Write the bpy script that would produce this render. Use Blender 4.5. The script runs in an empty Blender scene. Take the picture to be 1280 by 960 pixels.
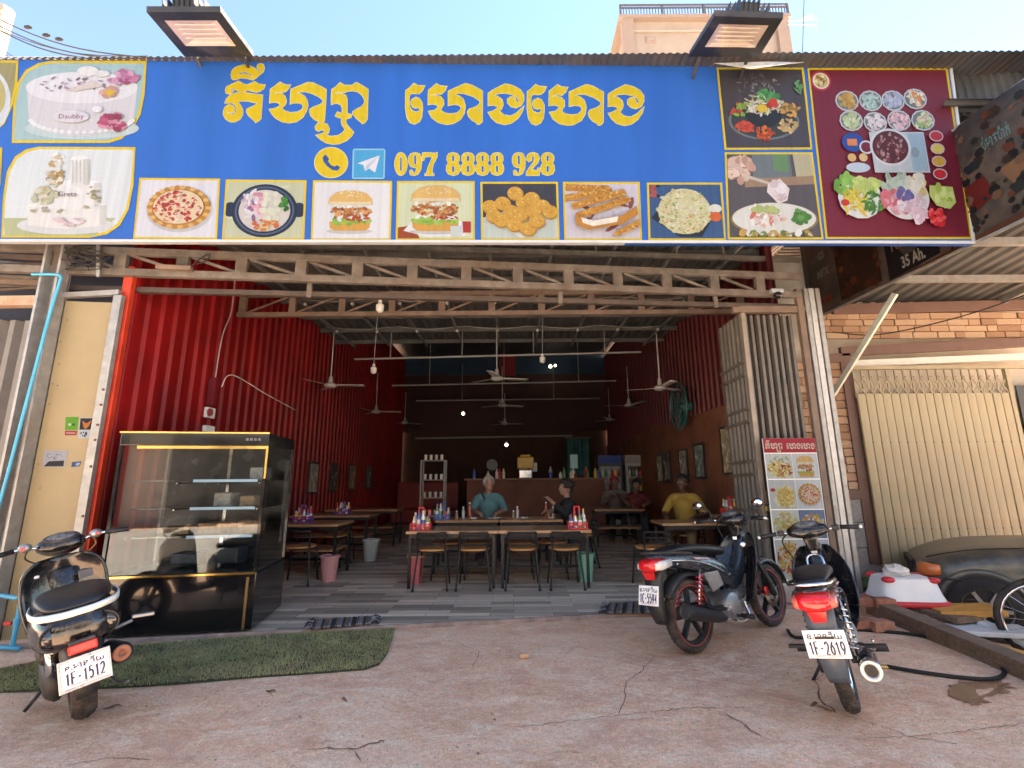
import bpy, bmesh, math, random
from mathutils import Vector, Matrix
from math import sin, cos, pi, radians

scene = bpy.context.scene
col = scene.collection
rnd = random.Random(7)

# ---------------------------------------------------------------- camera
W0, H0, FPX = 1280.0, 960.0, 586.0
EYE = Vector((0.0, 0.0, 1.32))
PITCH, ROLL = radians(11.4), radians(0.4)
FWD = Vector((0, cos(PITCH), sin(PITCH)))
R0 = Vector((1, 0, 0)); U0 = Vector((0, -sin(PITCH), cos(PITCH)))
RGT = cos(ROLL) * R0 - sin(ROLL) * U0
UPV = sin(ROLL) * R0 + cos(ROLL) * U0
cam = bpy.data.cameras.new('camera'); cam_o = bpy.data.objects.new('camera', cam)
col.objects.link(cam_o)
cam.sensor_width = 36; cam.lens = FPX / W0 * 36; cam.clip_start = 0.05; cam.clip_end = 3000
cam_o.matrix_world = Matrix((( RGT.x, UPV.x, -FWD.x, EYE.x), (RGT.y, UPV.y, -FWD.y, EYE.y),
                             (RGT.z, UPV.z, -FWD.z, EYE.z), (0, 0, 0, 1)))
scene.camera = cam_o

# ---------------------------------------------------------------- sky, sun, exposure
SUN_EL, SUN_AZ = radians(55), radians(64)          # azimuth clockwise from +Y: the sun stands behind the shop
world = bpy.data.worlds.new('World'); scene.world = world; world.use_nodes = True
wn = world.node_tree; wn.nodes.clear()
sky = wn.nodes.new('ShaderNodeTexSky'); sky.sky_type = 'NISHITA'; sky.sun_disc = False
sky.sun_elevation = SUN_EL; sky.sun_rotation = SUN_AZ
sky.air_density = 1.0; sky.dust_density = 0.0; sky.ozone_density = 2.5
bg = wn.nodes.new('ShaderNodeBackground'); bg.inputs[1].default_value = 0.05
wo = wn.nodes.new('ShaderNodeOutputWorld')
wn.links.new(sky.outputs[0], bg.inputs[0]); wn.links.new(bg.outputs[0], wo.inputs[0])
sun = bpy.data.lights.new('sun', 'SUN'); sun.energy = 5.0; sun.angle = radians(0.5); sun.color = (1, 0.95, 0.86)
sun_o = bpy.data.objects.new('sun', sun); col.objects.link(sun_o)
sdir = Vector((sin(SUN_AZ) * cos(SUN_EL), cos(SUN_AZ) * cos(SUN_EL), sin(SUN_EL)))
sun_o.rotation_euler = sdir.to_track_quat('Z', 'Y').to_euler()
sun_o.location = sdir * 40
scene.view_settings.view_transform = 'Standard'; scene.view_settings.look = 'None'
scene.view_settings.gamma = 1.0; scene.view_settings.exposure = 3.35
scene.view_settings.use_curve_mapping = False
scene.view_settings.use_white_balance = True; scene.view_settings.white_balance_temperature = 7250
scene.render.engine = 'CYCLES'
scene.cycles.use_denoising = True
scene.cycles.max_bounces = 8; scene.cycles.diffuse_bounces = 5; scene.cycles.glossy_bounces = 4
scene.cycles.transmission_bounces = 8; scene.cycles.transparent_max_bounces = 12
scene.cycles.sample_clamp_indirect = 6

# ---------------------------------------------------------------- survey helpers
def ray(px, py):
    return (RGT * ((px - 640) / FPX) + UPV * (-(py - 480) / FPX) + FWD)
def P(px, py, y):
    d = ray(px, py); return EYE + d * ((y - EYE.y) / d.y)
def G(px, py, z=0.0):
    d = ray(px, py); return EYE + d * ((z - EYE.z) / d.z)
def PX(px, py, x):
    d = ray(px, py); return EYE + d * ((x - EYE.x) / d.x)
def PP(px, py, o, n):
    d = ray(px, py); return EYE + d * ((o - EYE).dot(n) / d.dot(n))

# ---------------------------------------------------------------- materials
def srgb(r, g=None, b=None):
    if g is None: r, g, b = r
    def f(c):
        c /= 255.0
        return c / 12.92 if c <= 0.04045 else ((c + 0.055) / 1.055) ** 2.4
    return (f(r), f(g), f(b))
MATS = {}
def pm(name, c, rough=0.55, metal=0.0, var=0.12, scale=6.0, bump=0.0, bscale=60.0, dirt=None, dirt_amt=0.35,
       dirt_scale=2.5, coat=0.0, spec=0.5, trans=0.0, ior=1.45, emit=None, estr=0.0, stretch=(1, 1, 1), rvar=0.12, alpha=1.0):
    if name in MATS: return MATS[name]
    m = bpy.data.materials.new(name); m.use_nodes = True; nt = m.node_tree; N = nt.nodes; L = nt.links
    b = N['Principled BSDF']
    b.inputs['Roughness'].default_value = rough; b.inputs['Metallic'].default_value = metal
    b.inputs['Coat Weight'].default_value = coat; b.inputs['Specular IOR Level'].default_value = spec
    b.inputs['Transmission Weight'].default_value = trans; b.inputs['IOR'].default_value = ior
    b.inputs['Alpha'].default_value = alpha
    tc = N.new('ShaderNodeTexCoord'); mp = N.new('ShaderNodeMapping'); mp.inputs['Scale'].default_value = stretch
    L.new(tc.outputs['Object'], mp.inputs[0])
    nz = N.new('ShaderNodeTexNoise'); nz.inputs['Scale'].default_value = scale; nz.inputs['Detail'].default_value = 6
    nz.inputs['Roughness'].default_value = 0.6
    L.new(mp.outputs[0], nz.inputs['Vector'])
    cr = N.new('ShaderNodeValToRGB'); cr.color_ramp.elements[0].position = 0.3; cr.color_ramp.elements[1].position = 0.7
    cr.color_ramp.elements[0].color = (*[x * (1 - var) for x in c], 1)
    cr.color_ramp.elements[1].color = (*[min(1, x * (1 + var)) for x in c], 1)
    L.new(nz.outputs[0], cr.inputs[0]); out = cr.outputs[0]
    if dirt:
        n2 = N.new('ShaderNodeTexNoise'); n2.inputs['Scale'].default_value = dirt_scale; n2.inputs['Detail'].default_value = 8
        n2.inputs['Roughness'].default_value = 0.7
        L.new(tc.outputs['Object'], n2.inputs['Vector'])
        r2 = N.new('ShaderNodeValToRGB'); r2.color_ramp.elements[0].position = 0.62 - dirt_amt * 0.4
        r2.color_ramp.elements[1].position = 0.92 - dirt_amt * 0.4
        L.new(n2.outputs[0], r2.inputs[0])
        mx = N.new('ShaderNodeMixRGB'); L.new(r2.outputs[0], mx.inputs[0]); L.new(out, mx.inputs[1])
        mx.inputs[2].default_value = (*dirt, 1); out = mx.outputs[0]
    L.new(out, b.inputs['Base Color'])
    if rvar:
        mr = N.new('ShaderNodeMapRange'); mr.inputs[3].default_value = max(0.02, rough - rvar); mr.inputs[4].default_value = min(1, rough + rvar)
        L.new(nz.outputs[0], mr.inputs[0]); L.new(mr.outputs[0], b.inputs['Roughness'])
    if bump:
        n3 = N.new('ShaderNodeTexNoise'); n3.inputs['Scale'].default_value = bscale; n3.inputs['Detail'].default_value = 5
        L.new(mp.outputs[0], n3.inputs['Vector'])
        bp = N.new('ShaderNodeBump'); bp.inputs['Strength'].default_value = bump; bp.inputs['Distance'].default_value = 0.01
        L.new(n3.outputs[0], bp.inputs['Height']); L.new(bp.outputs[0], b.inputs['Normal'])
    if emit:
        b.inputs['Emission Color'].default_value = (*emit, 1); b.inputs['Emission Strength'].default_value = estr
    MATS[name] = m; return m

def print_mat():
    """flat print: the colour of each printed patch is stored per face"""
    if 'print' in MATS: return MATS['print']
    m = bpy.data.materials.new('print'); m.use_nodes = True; nt = m.node_tree; N = nt.nodes; L = nt.links
    b = N['Principled BSDF']; at = N.new('ShaderNodeAttribute'); at.attribute_name = 'ink'
    tc = N.new('ShaderNodeTexCoord'); nz = N.new('ShaderNodeTexNoise'); nz.inputs['Scale'].default_value = 55; nz.inputs['Detail'].default_value = 4
    L.new(tc.outputs['Object'], nz.inputs['Vector'])
    mr = N.new('ShaderNodeMapRange'); mr.inputs[1].default_value = .3; mr.inputs[2].default_value = .7
    mr.inputs[3].default_value = 0.365; mr.inputs[4].default_value = 0.395
    L.new(nz.outputs[0], mr.inputs[0])
    mp = N.new('ShaderNodeMapping'); mp.inputs['Scale'].default_value = (9, 9, .25); L.new(tc.outputs['Object'], mp.inputs[0])
    n2 = N.new('ShaderNodeTexNoise'); n2.inputs['Scale'].default_value = 3; n2.inputs['Detail'].default_value = 6; L.new(mp.outputs[0], n2.inputs['Vector'])
    m2 = N.new('ShaderNodeMapRange'); m2.inputs[1].default_value = .35; m2.inputs[2].default_value = .75
    m2.inputs[3].default_value = 1.04; m2.inputs[4].default_value = .88; L.new(n2.outputs[0], m2.inputs[0])
    ml = N.new('ShaderNodeMath'); ml.operation = 'MULTIPLY'; L.new(mr.outputs[0], ml.inputs[0]); L.new(m2.outputs[0], ml.inputs[1])
    vm = N.new('ShaderNodeVectorMath'); vm.operation = 'SCALE'; L.new(at.outputs['Color'], vm.inputs[0]); L.new(ml.outputs[0], vm.inputs['Scale'])
    vt = N.new('ShaderNodeVectorMath'); vt.operation = 'MULTIPLY'; vt.inputs[1].default_value = (.93, 1, 1.1); L.new(vm.outputs[0], vt.inputs[0])
    L.new(vt.outputs[0], b.inputs['Base Color']); b.inputs['Roughness'].default_value = 0.55; b.inputs['Specular IOR Level'].default_value = .25
    MATS['print'] = m; return m

# ---------------------------------------------------------------- mesh builder
def frame_of(d, hint=Vector((0, 0, 1))):
    d = Vector(d).normalized()
    if abs(d.dot(hint)) > 0.98: hint = Vector((1, 0, 0))
    s = d.cross(hint).normalized(); u = s.cross(d).normalized()
    return s, u, d
class MB:
    def __init__(s): s.v = []; s.f = []; s.m = []; s.c = []; s.cur = 0; s.ink = None
    def add(s, vs, fs):
        n = len(s.v); s.v += [Vector(x) for x in vs]
        for f in fs: s.f.append([i + n for i in f]); s.m.append(s.cur); s.c.append(s.ink)
        return s
    def box(s, c, size, M=None):
        x, y, z = [a / 2 for a in size]; c = Vector(c)
        vs = [Vector(p) for p in ((-x, -y, -z), (x, -y, -z), (x, y, -z), (-x, y, -z), (-x, -y, z), (x, -y, z), (x, y, z), (-x, y, z))]
        if M is not None: vs = [M @ p for p in vs]
        return s.add([p + c for p in vs], [(0, 3, 2, 1), (4, 5, 6, 7), (0, 1, 5, 4), (1, 2, 6, 5), (2, 3, 7, 6), (3, 0, 4, 7)])
    def bar(s, a, b, w, h, hint=Vector((0, 0, 1))):
        a = Vector(a); b = Vector(b); sd, u, d = frame_of(b - a, hint)
        vs = [p + sd * i * w / 2 + u * j * h / 2 for p in (a, b) for (i, j) in ((-1, -1), (1, -1), (1, 1), (-1, 1))]
        return s.add(vs, [(3, 2, 1, 0), (4, 5, 6, 7), (0, 1, 5, 4), (1, 2, 6, 5), (2, 3, 7, 6), (3, 0, 4, 7)])
    def tube(s, path, r, n=8, cap=True, closed=False):
        path = [Vector(p) for p in path]; k = len(path)
        rs = r if isinstance(r, (list, tuple)) else [r] * k
        vs = []; prev = None
        for i, p in enumerate(path):
            if closed: d = path[(i + 1) % k] - path[i - 1]
            else: d = path[min(i + 1, k - 1)] - path[max(i - 1, 0)]
            d = d.normalized() if d.length > 1e-9 else Vector((0, 0, 1))
            if prev is None: a, b, _ = frame_of(d)
            else:
                a = prev - d * prev.dot(d)
                a = a.normalized() if a.length > 1e-6 else frame_of(d)[0]
                b = d.cross(a).normalized() if False else a.cross(d).normalized()
            prev = a
            for j in range(n):
                t = 2 * pi * j / n; vs.append(p + a * (cos(t) * rs[i]) + b * (sin(t) * rs[i]))
        fs = []
        for i in range(k if closed else k - 1):
            i2 = (i + 1) % k
            for j in range(n):
                j2 = (j + 1) % n; fs.append((i * n + j, i * n + j2, i2 * n + j2, i2 * n + j))
        if cap and not closed:
            fs.append(tuple(range(n - 1, -1, -1))); fs.append(tuple((k - 1) * n + j for j in range(n)))
        return s.add(vs, fs)
    def lathe(s, o, axis, prof, n=20, closed=False, a0=0.0, a1=2 * pi, hint=Vector((0, 0, 1)), cap=True):
        """prof: (distance along axis, radius)"""
        o = Vector(o); a, b, d = frame_of(axis, hint); vs = []; full = abs(a1 - a0 - 2 * pi) < 1e-6
        k = n if full else n + 1
        for t, r in prof:
            for j in range(k):
                w = a0 + (a1 - a0) * j / n; vs.append(o + d * t + a * (cos(w) * r) + b * (sin(w) * r))
        fs = []; m = len(prof)
        for i in range(m if closed else m - 1):
            i2 = (i + 1) % m
            for j in range(n):
                j2 = (j + 1) % k; fs.append((i * k + j, i2 * k + j, i2 * k + j2, i * k + j2))
        if full and not closed and cap:
            if prof[0][1] > 1e-5: fs.append(tuple(range(k)))
            if prof[-1][1] > 1e-5: fs.append(tuple((m - 1) * k + j for j in range(k - 1, -1, -1)))
        return s.add(vs, fs)
    def loft(s, secs, n=16, cap=True):
        """secs: (x, y, z, half width, half height, exponent[, tilt]) across the x axis"""
        vs = []
        for q in secs:
            x, y, z, hw, hh, e = q[:6]; tl = q[6] if len(q) > 6 else 0.0
            for j in range(n):
                t = 2 * pi * j / n; c, d = cos(t), sin(t)
                yy = math.copysign(abs(c) ** (2 / e), c) * hw; zz = math.copysign(abs(d) ** (2 / e), d) * hh
                vs.append((x - zz * sin(tl), y + yy, z + zz * cos(tl)))
        fs = []
        for i in range(len(secs) - 1):
            for j in range(n):
                j2 = (j + 1) % n; fs.append((i * n + j, i * n + j2, (i + 1) * n + j2, (i + 1) * n + j))
        if cap: fs.append(tuple(range(n - 1, -1, -1))); fs.append(tuple((len(secs) - 1) * n + j for j in range(n)))
        return s.add(vs, fs)
    def ball(s, c, r, n=12, m=8, M=None):
        c = Vector(c); r = (r, r, r) if not isinstance(r, (tuple, list)) else r
        vs = [Vector((0, 0, -r[2]))]; fs = []
        for i in range(1, m):
            a = -pi / 2 + pi * i / m
            for j in range(n): t = 2 * pi * j / n; vs.append(Vector((cos(a) * cos(t) * r[0], cos(a) * sin(t) * r[1], sin(a) * r[2])))
        vs.append(Vector((0, 0, r[2])))
        for j in range(n):
            j2 = (j + 1) % n; fs.append((0, 1 + j2, 1 + j)); fs.append((len(vs) - 1, 1 + (m - 2) * n + j, 1 + (m - 2) * n + j2))
            for i in range(m - 2): fs.append((1 + i * n + j, 1 + i * n + j2, 1 + (i + 1) * n + j2, 1 + (i + 1) * n + j))
        if M is not None: vs = [M @ p for p in vs]
        return s.add([p + c for p in vs], fs)
    def cap_limb(s, a, b, ra, rb, n=10):
        a = Vector(a); b = Vector(b); d = (b - a).normalized()
        prof = []
        L = (b - a).length
        for i in range(5): t = pi / 2 * i / 4; prof.append((-cos(t) * ra, max(1e-4, sin(t) * ra)))
        for i in range(5): t = pi / 2 * i / 4; prof.append((L + sin(t) * rb, max(1e-4, cos(t) * rb)))
        return s.lathe(a, d, prof, n)
    def sheet(s, rows):
        n = len(s.v); k = len(rows[0]); vs = [p for r in rows for p in r]
        return s.add(vs, [(i * k + j, i * k + j + 1, (i + 1) * k + j + 1, (i + 1) * k + j) for i in range(len(rows) - 1) for j in range(k - 1)])
    def prism(s, poly, d):
        n = len(poly); d = Vector(d); vs = [Vector(p) for p in poly] + [Vector(p) + d for p in poly]
        return s.add(vs, [tuple(range(n - 1, -1, -1)), tuple(range(n, 2 * n))] + [(i, (i + 1) % n, n + (i + 1) % n, n + i) for i in range(n)])
    def poly(s, pts): return s.add(pts, [tuple(range(len(pts)))])
    def build(s, name, mat, parent=None, smooth=False, bevel=0.0, sub=0, solid=0.0, world=True, angle=None):
        off = Vector((0, 0, 0))
        if parent is not None and world:
            q = parent
            while q is not None: off += q.location; q = q.parent
        me = bpy.data.meshes.new(name); me.from_pydata([v - off for v in s.v], [], s.f)
        mats = mat if isinstance(mat, (list, tuple)) else [mat]
        for m in mats: me.materials.append(m)
        if len(mats) > 1: me.polygons.foreach_set('material_index', s.m)
        if any(c is not None for c in s.c):
            at = me.attributes.new('ink', 'FLOAT_COLOR', 'FACE')
            flat = []
            for c in s.c: flat += [*(c or (0.5, 0.5, 0.5)), 1.0]
            at.data.foreach_set('color', flat)
        if smooth: me.polygons.foreach_set('use_smooth', [True] * len(me.polygons))
        me.update()
        o = bpy.data.objects.new(name, me); col.objects.link(o)
        if parent is not None: o.parent = parent
        if smooth and angle:
            bm = bmesh.new(); bm.from_mesh(me); bm.normal_update()
            for e in bm.edges:
                if len(e.link_faces) == 2 and e.calc_face_angle(0) > radians(angle): e.smooth = False
            bm.to_mesh(me); bm.free()
        if solid:
            md = o.modifiers.new('thick', 'SOLIDIFY'); md.thickness = solid; md.offset = 0
        if bevel:
            md = o.modifiers.new('bevel', 'BEVEL'); md.width = bevel; md.segments = 2; md.limit_method = 'ANGLE'
        if sub:
            md = o.modifiers.new('sub', 'SUBSURF'); md.levels = sub; md.render_levels = sub
        return o
def tag(o, label=None, cat=None, group=None, kind=None):
    if label: o['label'] = label
    if cat: o['category'] = cat
    if group: o['group'] = group
    if kind: o['kind'] = kind
    return o
def thing(name, label, cat, loc=(0, 0, 0), group=None, rot=None):
    o = bpy.data.objects.new(name, None); col.objects.link(o); o.location = Vector(loc); o.empty_display_size = 0.1
    if rot: o.rotation_euler = rot
    return tag(o, label, cat, group)
def struct(o): o['kind'] = 'structure'; return o
def copy_tree(o, parent=None):
    c = o.copy(); col.objects.link(c); c.parent = parent
    for ch in o.children: copy_tree(ch, c)
    return c
def bz(a, b, c, d, n=10):
    a, b, c, d = map(Vector, (a, b, c, d))
    return [a * (1 - t) ** 3 + b * 3 * t * (1 - t) ** 2 + c * 3 * t * t * (1 - t) + d * t ** 3 for t in [i / n for i in range(n + 1)]]
def smooth_path(pts, k=6, closed=False):
    pts = [Vector(p) for p in pts]; n = len(pts); out = []
    for i in range(n if closed else n - 1):
        if closed: p0, p1, p2, p3 = pts[i - 1], pts[i], pts[(i + 1) % n], pts[(i + 2) % n]
        else: p0, p1, p2, p3 = pts[max(i - 1, 0)], pts[i], pts[i + 1], pts[min(i + 2, n - 1)]
        for j in range(k):
            t = j / k
            out.append(0.5 * ((2 * p1) + (p2 - p0) * t + (2 * p0 - 5 * p1 + 4 * p2 - p3) * t * t + (3 * p1 - p0 - 3 * p2 + p3) * t ** 3))
    if not closed: out.append(pts[-1])
    return out
def curve_fill(splines, mapf, offset=0.0):
    """fill closed 2D outlines (holes included); returns verts, faces mapped by mapf(u, v)"""
    cu = bpy.data.curves.new('outline', 'CURVE'); cu.dimensions = '2D'; cu.fill_mode = 'BOTH'; cu.offset = offset
    for sp in splines:
        q = cu.splines.new('POLY'); q.points.add(len(sp) - 1); q.use_cyclic_u = True
        for i, p in enumerate(sp): q.points[i].co = (p[0], p[1], 0, 1)
    o = bpy.data.objects.new('outline', cu); col.objects.link(o)
    dg = bpy.context.evaluated_depsgraph_get(); me = o.evaluated_get(dg).to_mesh()
    vs = [mapf(v.co.x, v.co.y) for v in me.vertices]; fs = [tuple(p.vertices) for p in me.polygons]
    bpy.data.objects.remove(o); bpy.data.curves.remove(cu)
    return vs, fs
def text_fill(body, size, mapf, align='CENTER', bold=0.0, space=1.0):
    cu = bpy.data.curves.new('writing', 'FONT'); cu.body = body; cu.size = size; cu.align_x = align; cu.align_y = 'CENTER'
    cu.offset = bold; cu.resolution_u = 3; cu.space_character = space
    o = bpy.data.objects.new('writing', cu); col.objects.link(o)
    dg = bpy.context.evaluated_depsgraph_get(); me = o.evaluated_get(dg).to_mesh()
    vs = [mapf(v.co.x, v.co.y) for v in me.vertices]; fs = [tuple(p.vertices) for p in me.polygons]
    bpy.data.objects.remove(o); bpy.data.curves.remove(cu)
    return vs, fs
# ================================================================ SETTING
# ---- ground: one sheet out to the horizon, fine near the shop
def ground_h(x, y):
    h = 0.012 * sin(x * 1.3 + 0.4) * sin(y * 1.1) + 0.008 * sin(x * 2.9 + y * 1.7) + 0.004 * sin(x * 7 + 1) * sin(y * 6.1)
    fade = max(0, min(1, (6 - abs(x)) / 2)) * max(0, min(1, (y - 0.2) / 1.0))
    edge = max(0, min(1, (4.1 + 0.14 * x - y) / 0.7)) if y < 6 else 0
    d = max(0, min(1, (x - 3.5) / .35)) * max(0, min(1, (y - 2.6) / .8)) * max(0, min(1, (30 - x) / 10)) * max(0, min(1, (40 - y) / 10))
    return h * fade * edge - .3 * d * d * (3 - 2 * d)
def concrete_mat():
    m = bpy.data.materials.new('old_red_dust_concrete'); m.use_nodes = True; nt = m.node_tree; N = nt.nodes; L = nt.links
    b = N['Principled BSDF']; tc = N.new('ShaderNodeTexCoord')
    def noise(scale, det=8, rough=.6, st=None, dist=0):
        n = N.new('ShaderNodeTexNoise'); n.inputs['Scale'].default_value = scale; n.inputs['Detail'].default_value = det
        n.inputs['Roughness'].default_value = rough; n.inputs['Distortion'].default_value = dist
        if st:
            mp = N.new('ShaderNodeMapping'); mp.inputs['Scale'].default_value = st; mp.inputs['Rotation'].default_value = (0, 0, .25)
            L.new(tc.outputs['Object'], mp.inputs[0]); L.new(mp.outputs[0], n.inputs['Vector'])
        else: L.new(tc.outputs['Object'], n.inputs['Vector'])
        return n
    def ramp(src, stops):
        r = N.new('ShaderNodeValToRGB'); e = r.color_ramp.elements
        while len(e) < len(stops): e.new(.5)
        for i, (p, c) in enumerate(stops): e[i].position = p; e[i].color = (*c, 1) if isinstance(c, tuple) else (c, c, c, 1)
        L.new(src, r.inputs[0]); return r
    def mix(f, a, bb, t='MIX'):
        x = N.new('ShaderNodeMixRGB'); x.blend_type = t
        if isinstance(f, float): x.inputs[0].default_value = f
        else: L.new(f, x.inputs[0])
        L.new(a, x.inputs[1])
        if isinstance(bb, tuple): x.inputs[2].default_value = (*bb, 1)
        else: L.new(bb, x.inputs[2])
        return x.outputs[0]
    base = ramp(noise(.9, 9, .62, (1, 1.6, 1), .6).outputs[0], [(.25, (.61, .315, .19)), (.5, (.8, .465, .295)), (.75, (.86, .57, .385))])
    worn = ramp(noise(3.2, 12, .78, (1, 1.8, 1), 1.2).outputs[0], [(.48, 0.0), (.6, .85)])
    c = mix(worn.outputs[0], base.outputs[0], (.86, .65, .46))
    fine = ramp(noise(38, 6, .75).outputs[0], [(.3, .72), (.7, 1.25)])
    c = mix(1.0, c, fine.outputs[0], 'MULTIPLY')
    flake = ramp(noise(7.5, 12, .85, (1, 2.6, 1), 1.6).outputs[0], [(.5, 0.0), (.585, .8)])
    c = mix(flake.outputs[0], c, (.86, .63, .47))
    rust = ramp(noise(2.3, 10, .72, (1, 1.5, 1), 1.0).outputs[0], [(.5, 0.0), (.64, .6)])
    c = mix(rust.outputs[0], c, (.6, .28, .18))
    speck = ramp(noise(130, 3, .8).outputs[0], [(.3, .62), (.55, 1.05), (.75, 1.3)])
    c = mix(1.0, c, speck.outputs[0], 'MULTIPLY')
    mud = ramp(noise(1.5, 10, .7, (1, 2.4, 1), .8).outputs[0], [(.57, 0.0), (.75, .45)])
    c = mix(mud.outputs[0], c, (.36, .17, .1))
    # cracks
    vo = N.new('ShaderNodeTexVoronoi'); vo.feature = 'DISTANCE_TO_EDGE'; vo.inputs['Scale'].default_value = .62
    wv = noise(2.5, 6, .7); vm = N.new('ShaderNodeVectorMath'); vm.operation = 'MULTIPLY_ADD'
    L.new(wv.outputs['Color'], vm.inputs[0]); vm.inputs[1].default_value = (.35, .35, 0); L.new(tc.outputs['Object'], vm.inputs[2])
    L.new(vm.outputs[0], vo.inputs['Vector'])
    ck = ramp(vo.outputs['Distance'], [(.0, 1.0), (.006, 0.0)])
    cm = ramp(noise(1.1, 3).outputs[0], [(.6, 0.0), (.66, .6)])
    cf = N.new('ShaderNodeMath'); cf.operation = 'MULTIPLY'; L.new(ck.outputs[0], cf.inputs[0]); L.new(cm.outputs[0], cf.inputs[1])
    c = mix(cf.outputs[0], c, (.07, .045, .035))
    L.new(c, b.inputs['Base Color'])
    rr = ramp(worn.outputs[0], [(0, .62), (1, .85)]); L.new(rr.outputs[0], b.inputs['Roughness'])
    bp = N.new('ShaderNodeBump'); bp.inputs['Strength'].default_value = .5; bp.inputs['Distance'].default_value = .014
    hn = noise(14, 10, .75); hh = N.new('ShaderNodeMath'); hh.operation = 'MULTIPLY_ADD'; L.new(cf.outputs[0], hh.inputs[0]); hh.inputs[1].default_value = -1.5
    L.new(hn.outputs[0], hh.inputs[2]); L.new(hh.outputs[0], bp.inputs['Height']); L.new(bp.outputs[0], b.inputs['Normal'])
    MATS['concrete'] = m; return m
def axis(pts):
    out = []
    for a, b, n in pts: out += [a + (b - a) * i / n for i in range(n)]
    return out + [pts[-1][1]]
gx = axis([(-900, -60, 4), (-60, -8, 8), (-8, 8, 150), (8, 60, 8), (60, 900, 4)])
gy = axis([(-900, -40, 4), (-40, 0, 8), (0, 6, 60), (6, 12, 12), (12, 60, 8), (60, 900, 4)])
g = MB(); g.sheet([[(x, y, ground_h(x, y)) for x in gx] for y in gy])
o = g.build('ground', concrete_mat(), smooth=True); struct(o)
tag(o, 'worn reddish concrete forecourt with cracks and mud stains', 'ground')
del o['category']

m = MB(); m.sheet([[(x, y, .006) for x in axis([(-300, 300, 40)])] for y in axis([(-6.6, 1.0, 6)])])
struct(m.build('road', pm('dusty_road', (.36, .35, .33), .9, var=.2, scale=.8, bump=.3, bscale=25, dirt=(.4, .32, .25), dirt_amt=.35, dirt_scale=.6)))  # unseen street strip, added so the sunlit ground bounces greyer, weaker light
# ---- shop floor (grey vinyl planks) with a thin concrete lip, edge skewed to the street
XL, XR, YB = -3.85, 3.3, 16.5
FLZ = 0.035
def yedge(x): return 4.72 + 0.15 * x
def plank_mat():
    m = bpy.data.materials.new('grey_vinyl_planks'); m.use_nodes = True; nt = m.node_tree; N = nt.nodes; L = nt.links
    b = N['Principled BSDF']; tc = N.new('ShaderNodeTexCoord'); br = N.new('ShaderNodeTexBrick')
    L.new(tc.outputs['Object'], br.inputs['Vector']); br.inputs['Scale'].default_value = 1
    br.inputs['Brick Width'].default_value = .62; br.inputs['Row Height'].default_value = .105; br.inputs['Mortar Size'].default_value = .0025
    br.inputs['Color1'].default_value = (.22, .185, .145, 1); br.inputs['Color2'].default_value = (.7, .59, .47, 1); br.inputs['Mortar'].default_value = (.06, .055, .05, 1)
    br.offset = .37; br.inputs['Bias'].default_value = .1
    mp = N.new('ShaderNodeMapping'); mp.inputs['Scale'].default_value = (2, 22, 1); L.new(tc.outputs['Object'], mp.inputs[0])
    nz = N.new('ShaderNodeTexNoise'); nz.inputs['Scale'].default_value = 3; nz.inputs['Detail'].default_value = 7; L.new(mp.outputs[0], nz.inputs['Vector'])
    r = N.new('ShaderNodeMapRange'); r.inputs[3].default_value = .55; r.inputs[4].default_value = 1.4; L.new(nz.outputs[0], r.inputs[0])
    v = N.new('ShaderNodeVectorMath'); v.operation = 'SCALE'; L.new(br.outputs[0], v.inputs[0]); L.new(r.outputs[0], v.inputs['Scale'])
    L.new(v.outputs[0], b.inputs['Base Color']); b.inputs['Roughness'].default_value = .5
    MATS['planks'] = m; return m
f = MB(); n = 24
xs = [XL - 0.05 + (XR + 0.1 - XL) * i / n for i in range(n + 1)]
f.sheet([[(x, yedge(x), FLZ) for x in xs], [(x, YB + .1, FLZ) for x in xs]])
struct(f.build('shop_floor', plank_mat()))
k = MB(); pts = [(x, yedge(x) + rnd.uniform(-.008, .008)) for x in axis([(XL - .9, XR + .1, 60)])]
rows = [[(x, y - .02, -0.03) for x, y in pts], [(x, y - .012, FLZ - .008) for x, y in pts], [(x, y - .002, FLZ + .003) for x, y in pts], [(x, y + .02, FLZ + .003) for x, y in pts]]
k.sheet(rows); struct(k.build('floor_edge', pm('edge_concrete', (.30, .21, .17), .85, var=.3, scale=9, bump=.4, bscale=40)))

# ---- corrugated sheet helper
def corrug(a, b, z0, z1, pitch, depth, rib, n_out, flip=False):
    """vertical trapezoid-rib sheet from a to b (xy), ribs raised along n_out"""
    a = Vector((a[0], a[1], 0)); b = Vector((b[0], b[1], 0)); L = (b - a).length; d = (b - a) / L; no = Vector((*n_out, 0)).normalized()
    prof = [(0, 0)]; t = pitch * .5
    while t + rib < L:
        prof += [(t - rib * .5, 0), (t - rib * .22, depth), (t + rib * .22, depth), (t + rib * .5, 0)]; t += pitch
    prof.append((L, 0))
    m = MB(); m.sheet([[a + d * u + no * h + Vector((0, 0, z)) for u, h in prof] for z in (z0, z1)])
    return m
red = pm('red_paint_sheet', (.19, .004, .005), .5, var=.4, scale=2.5, dirt=(.12, .004, .006), dirt_amt=.4, bump=.12, bscale=6, spec=.3, stretch=(1, 1, .3))
wl = corrug((XL, 4.42), (XL, YB), -.02, 5.58, .2, .032, .085, (1, 0)).build('wall_left', red, solid=.004)
struct(wl)
# plinth strip of the left wall behind the show case, brighter orange-red edge board
m = MB(); m.box((XL + .0, 4.43, 1.7), (.09, .06, 3.5)); eb = m.build('edge_board', pm('orange_red_paint', (.4, .03, .01), .5, var=.2), wl, bevel=.006)

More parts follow.
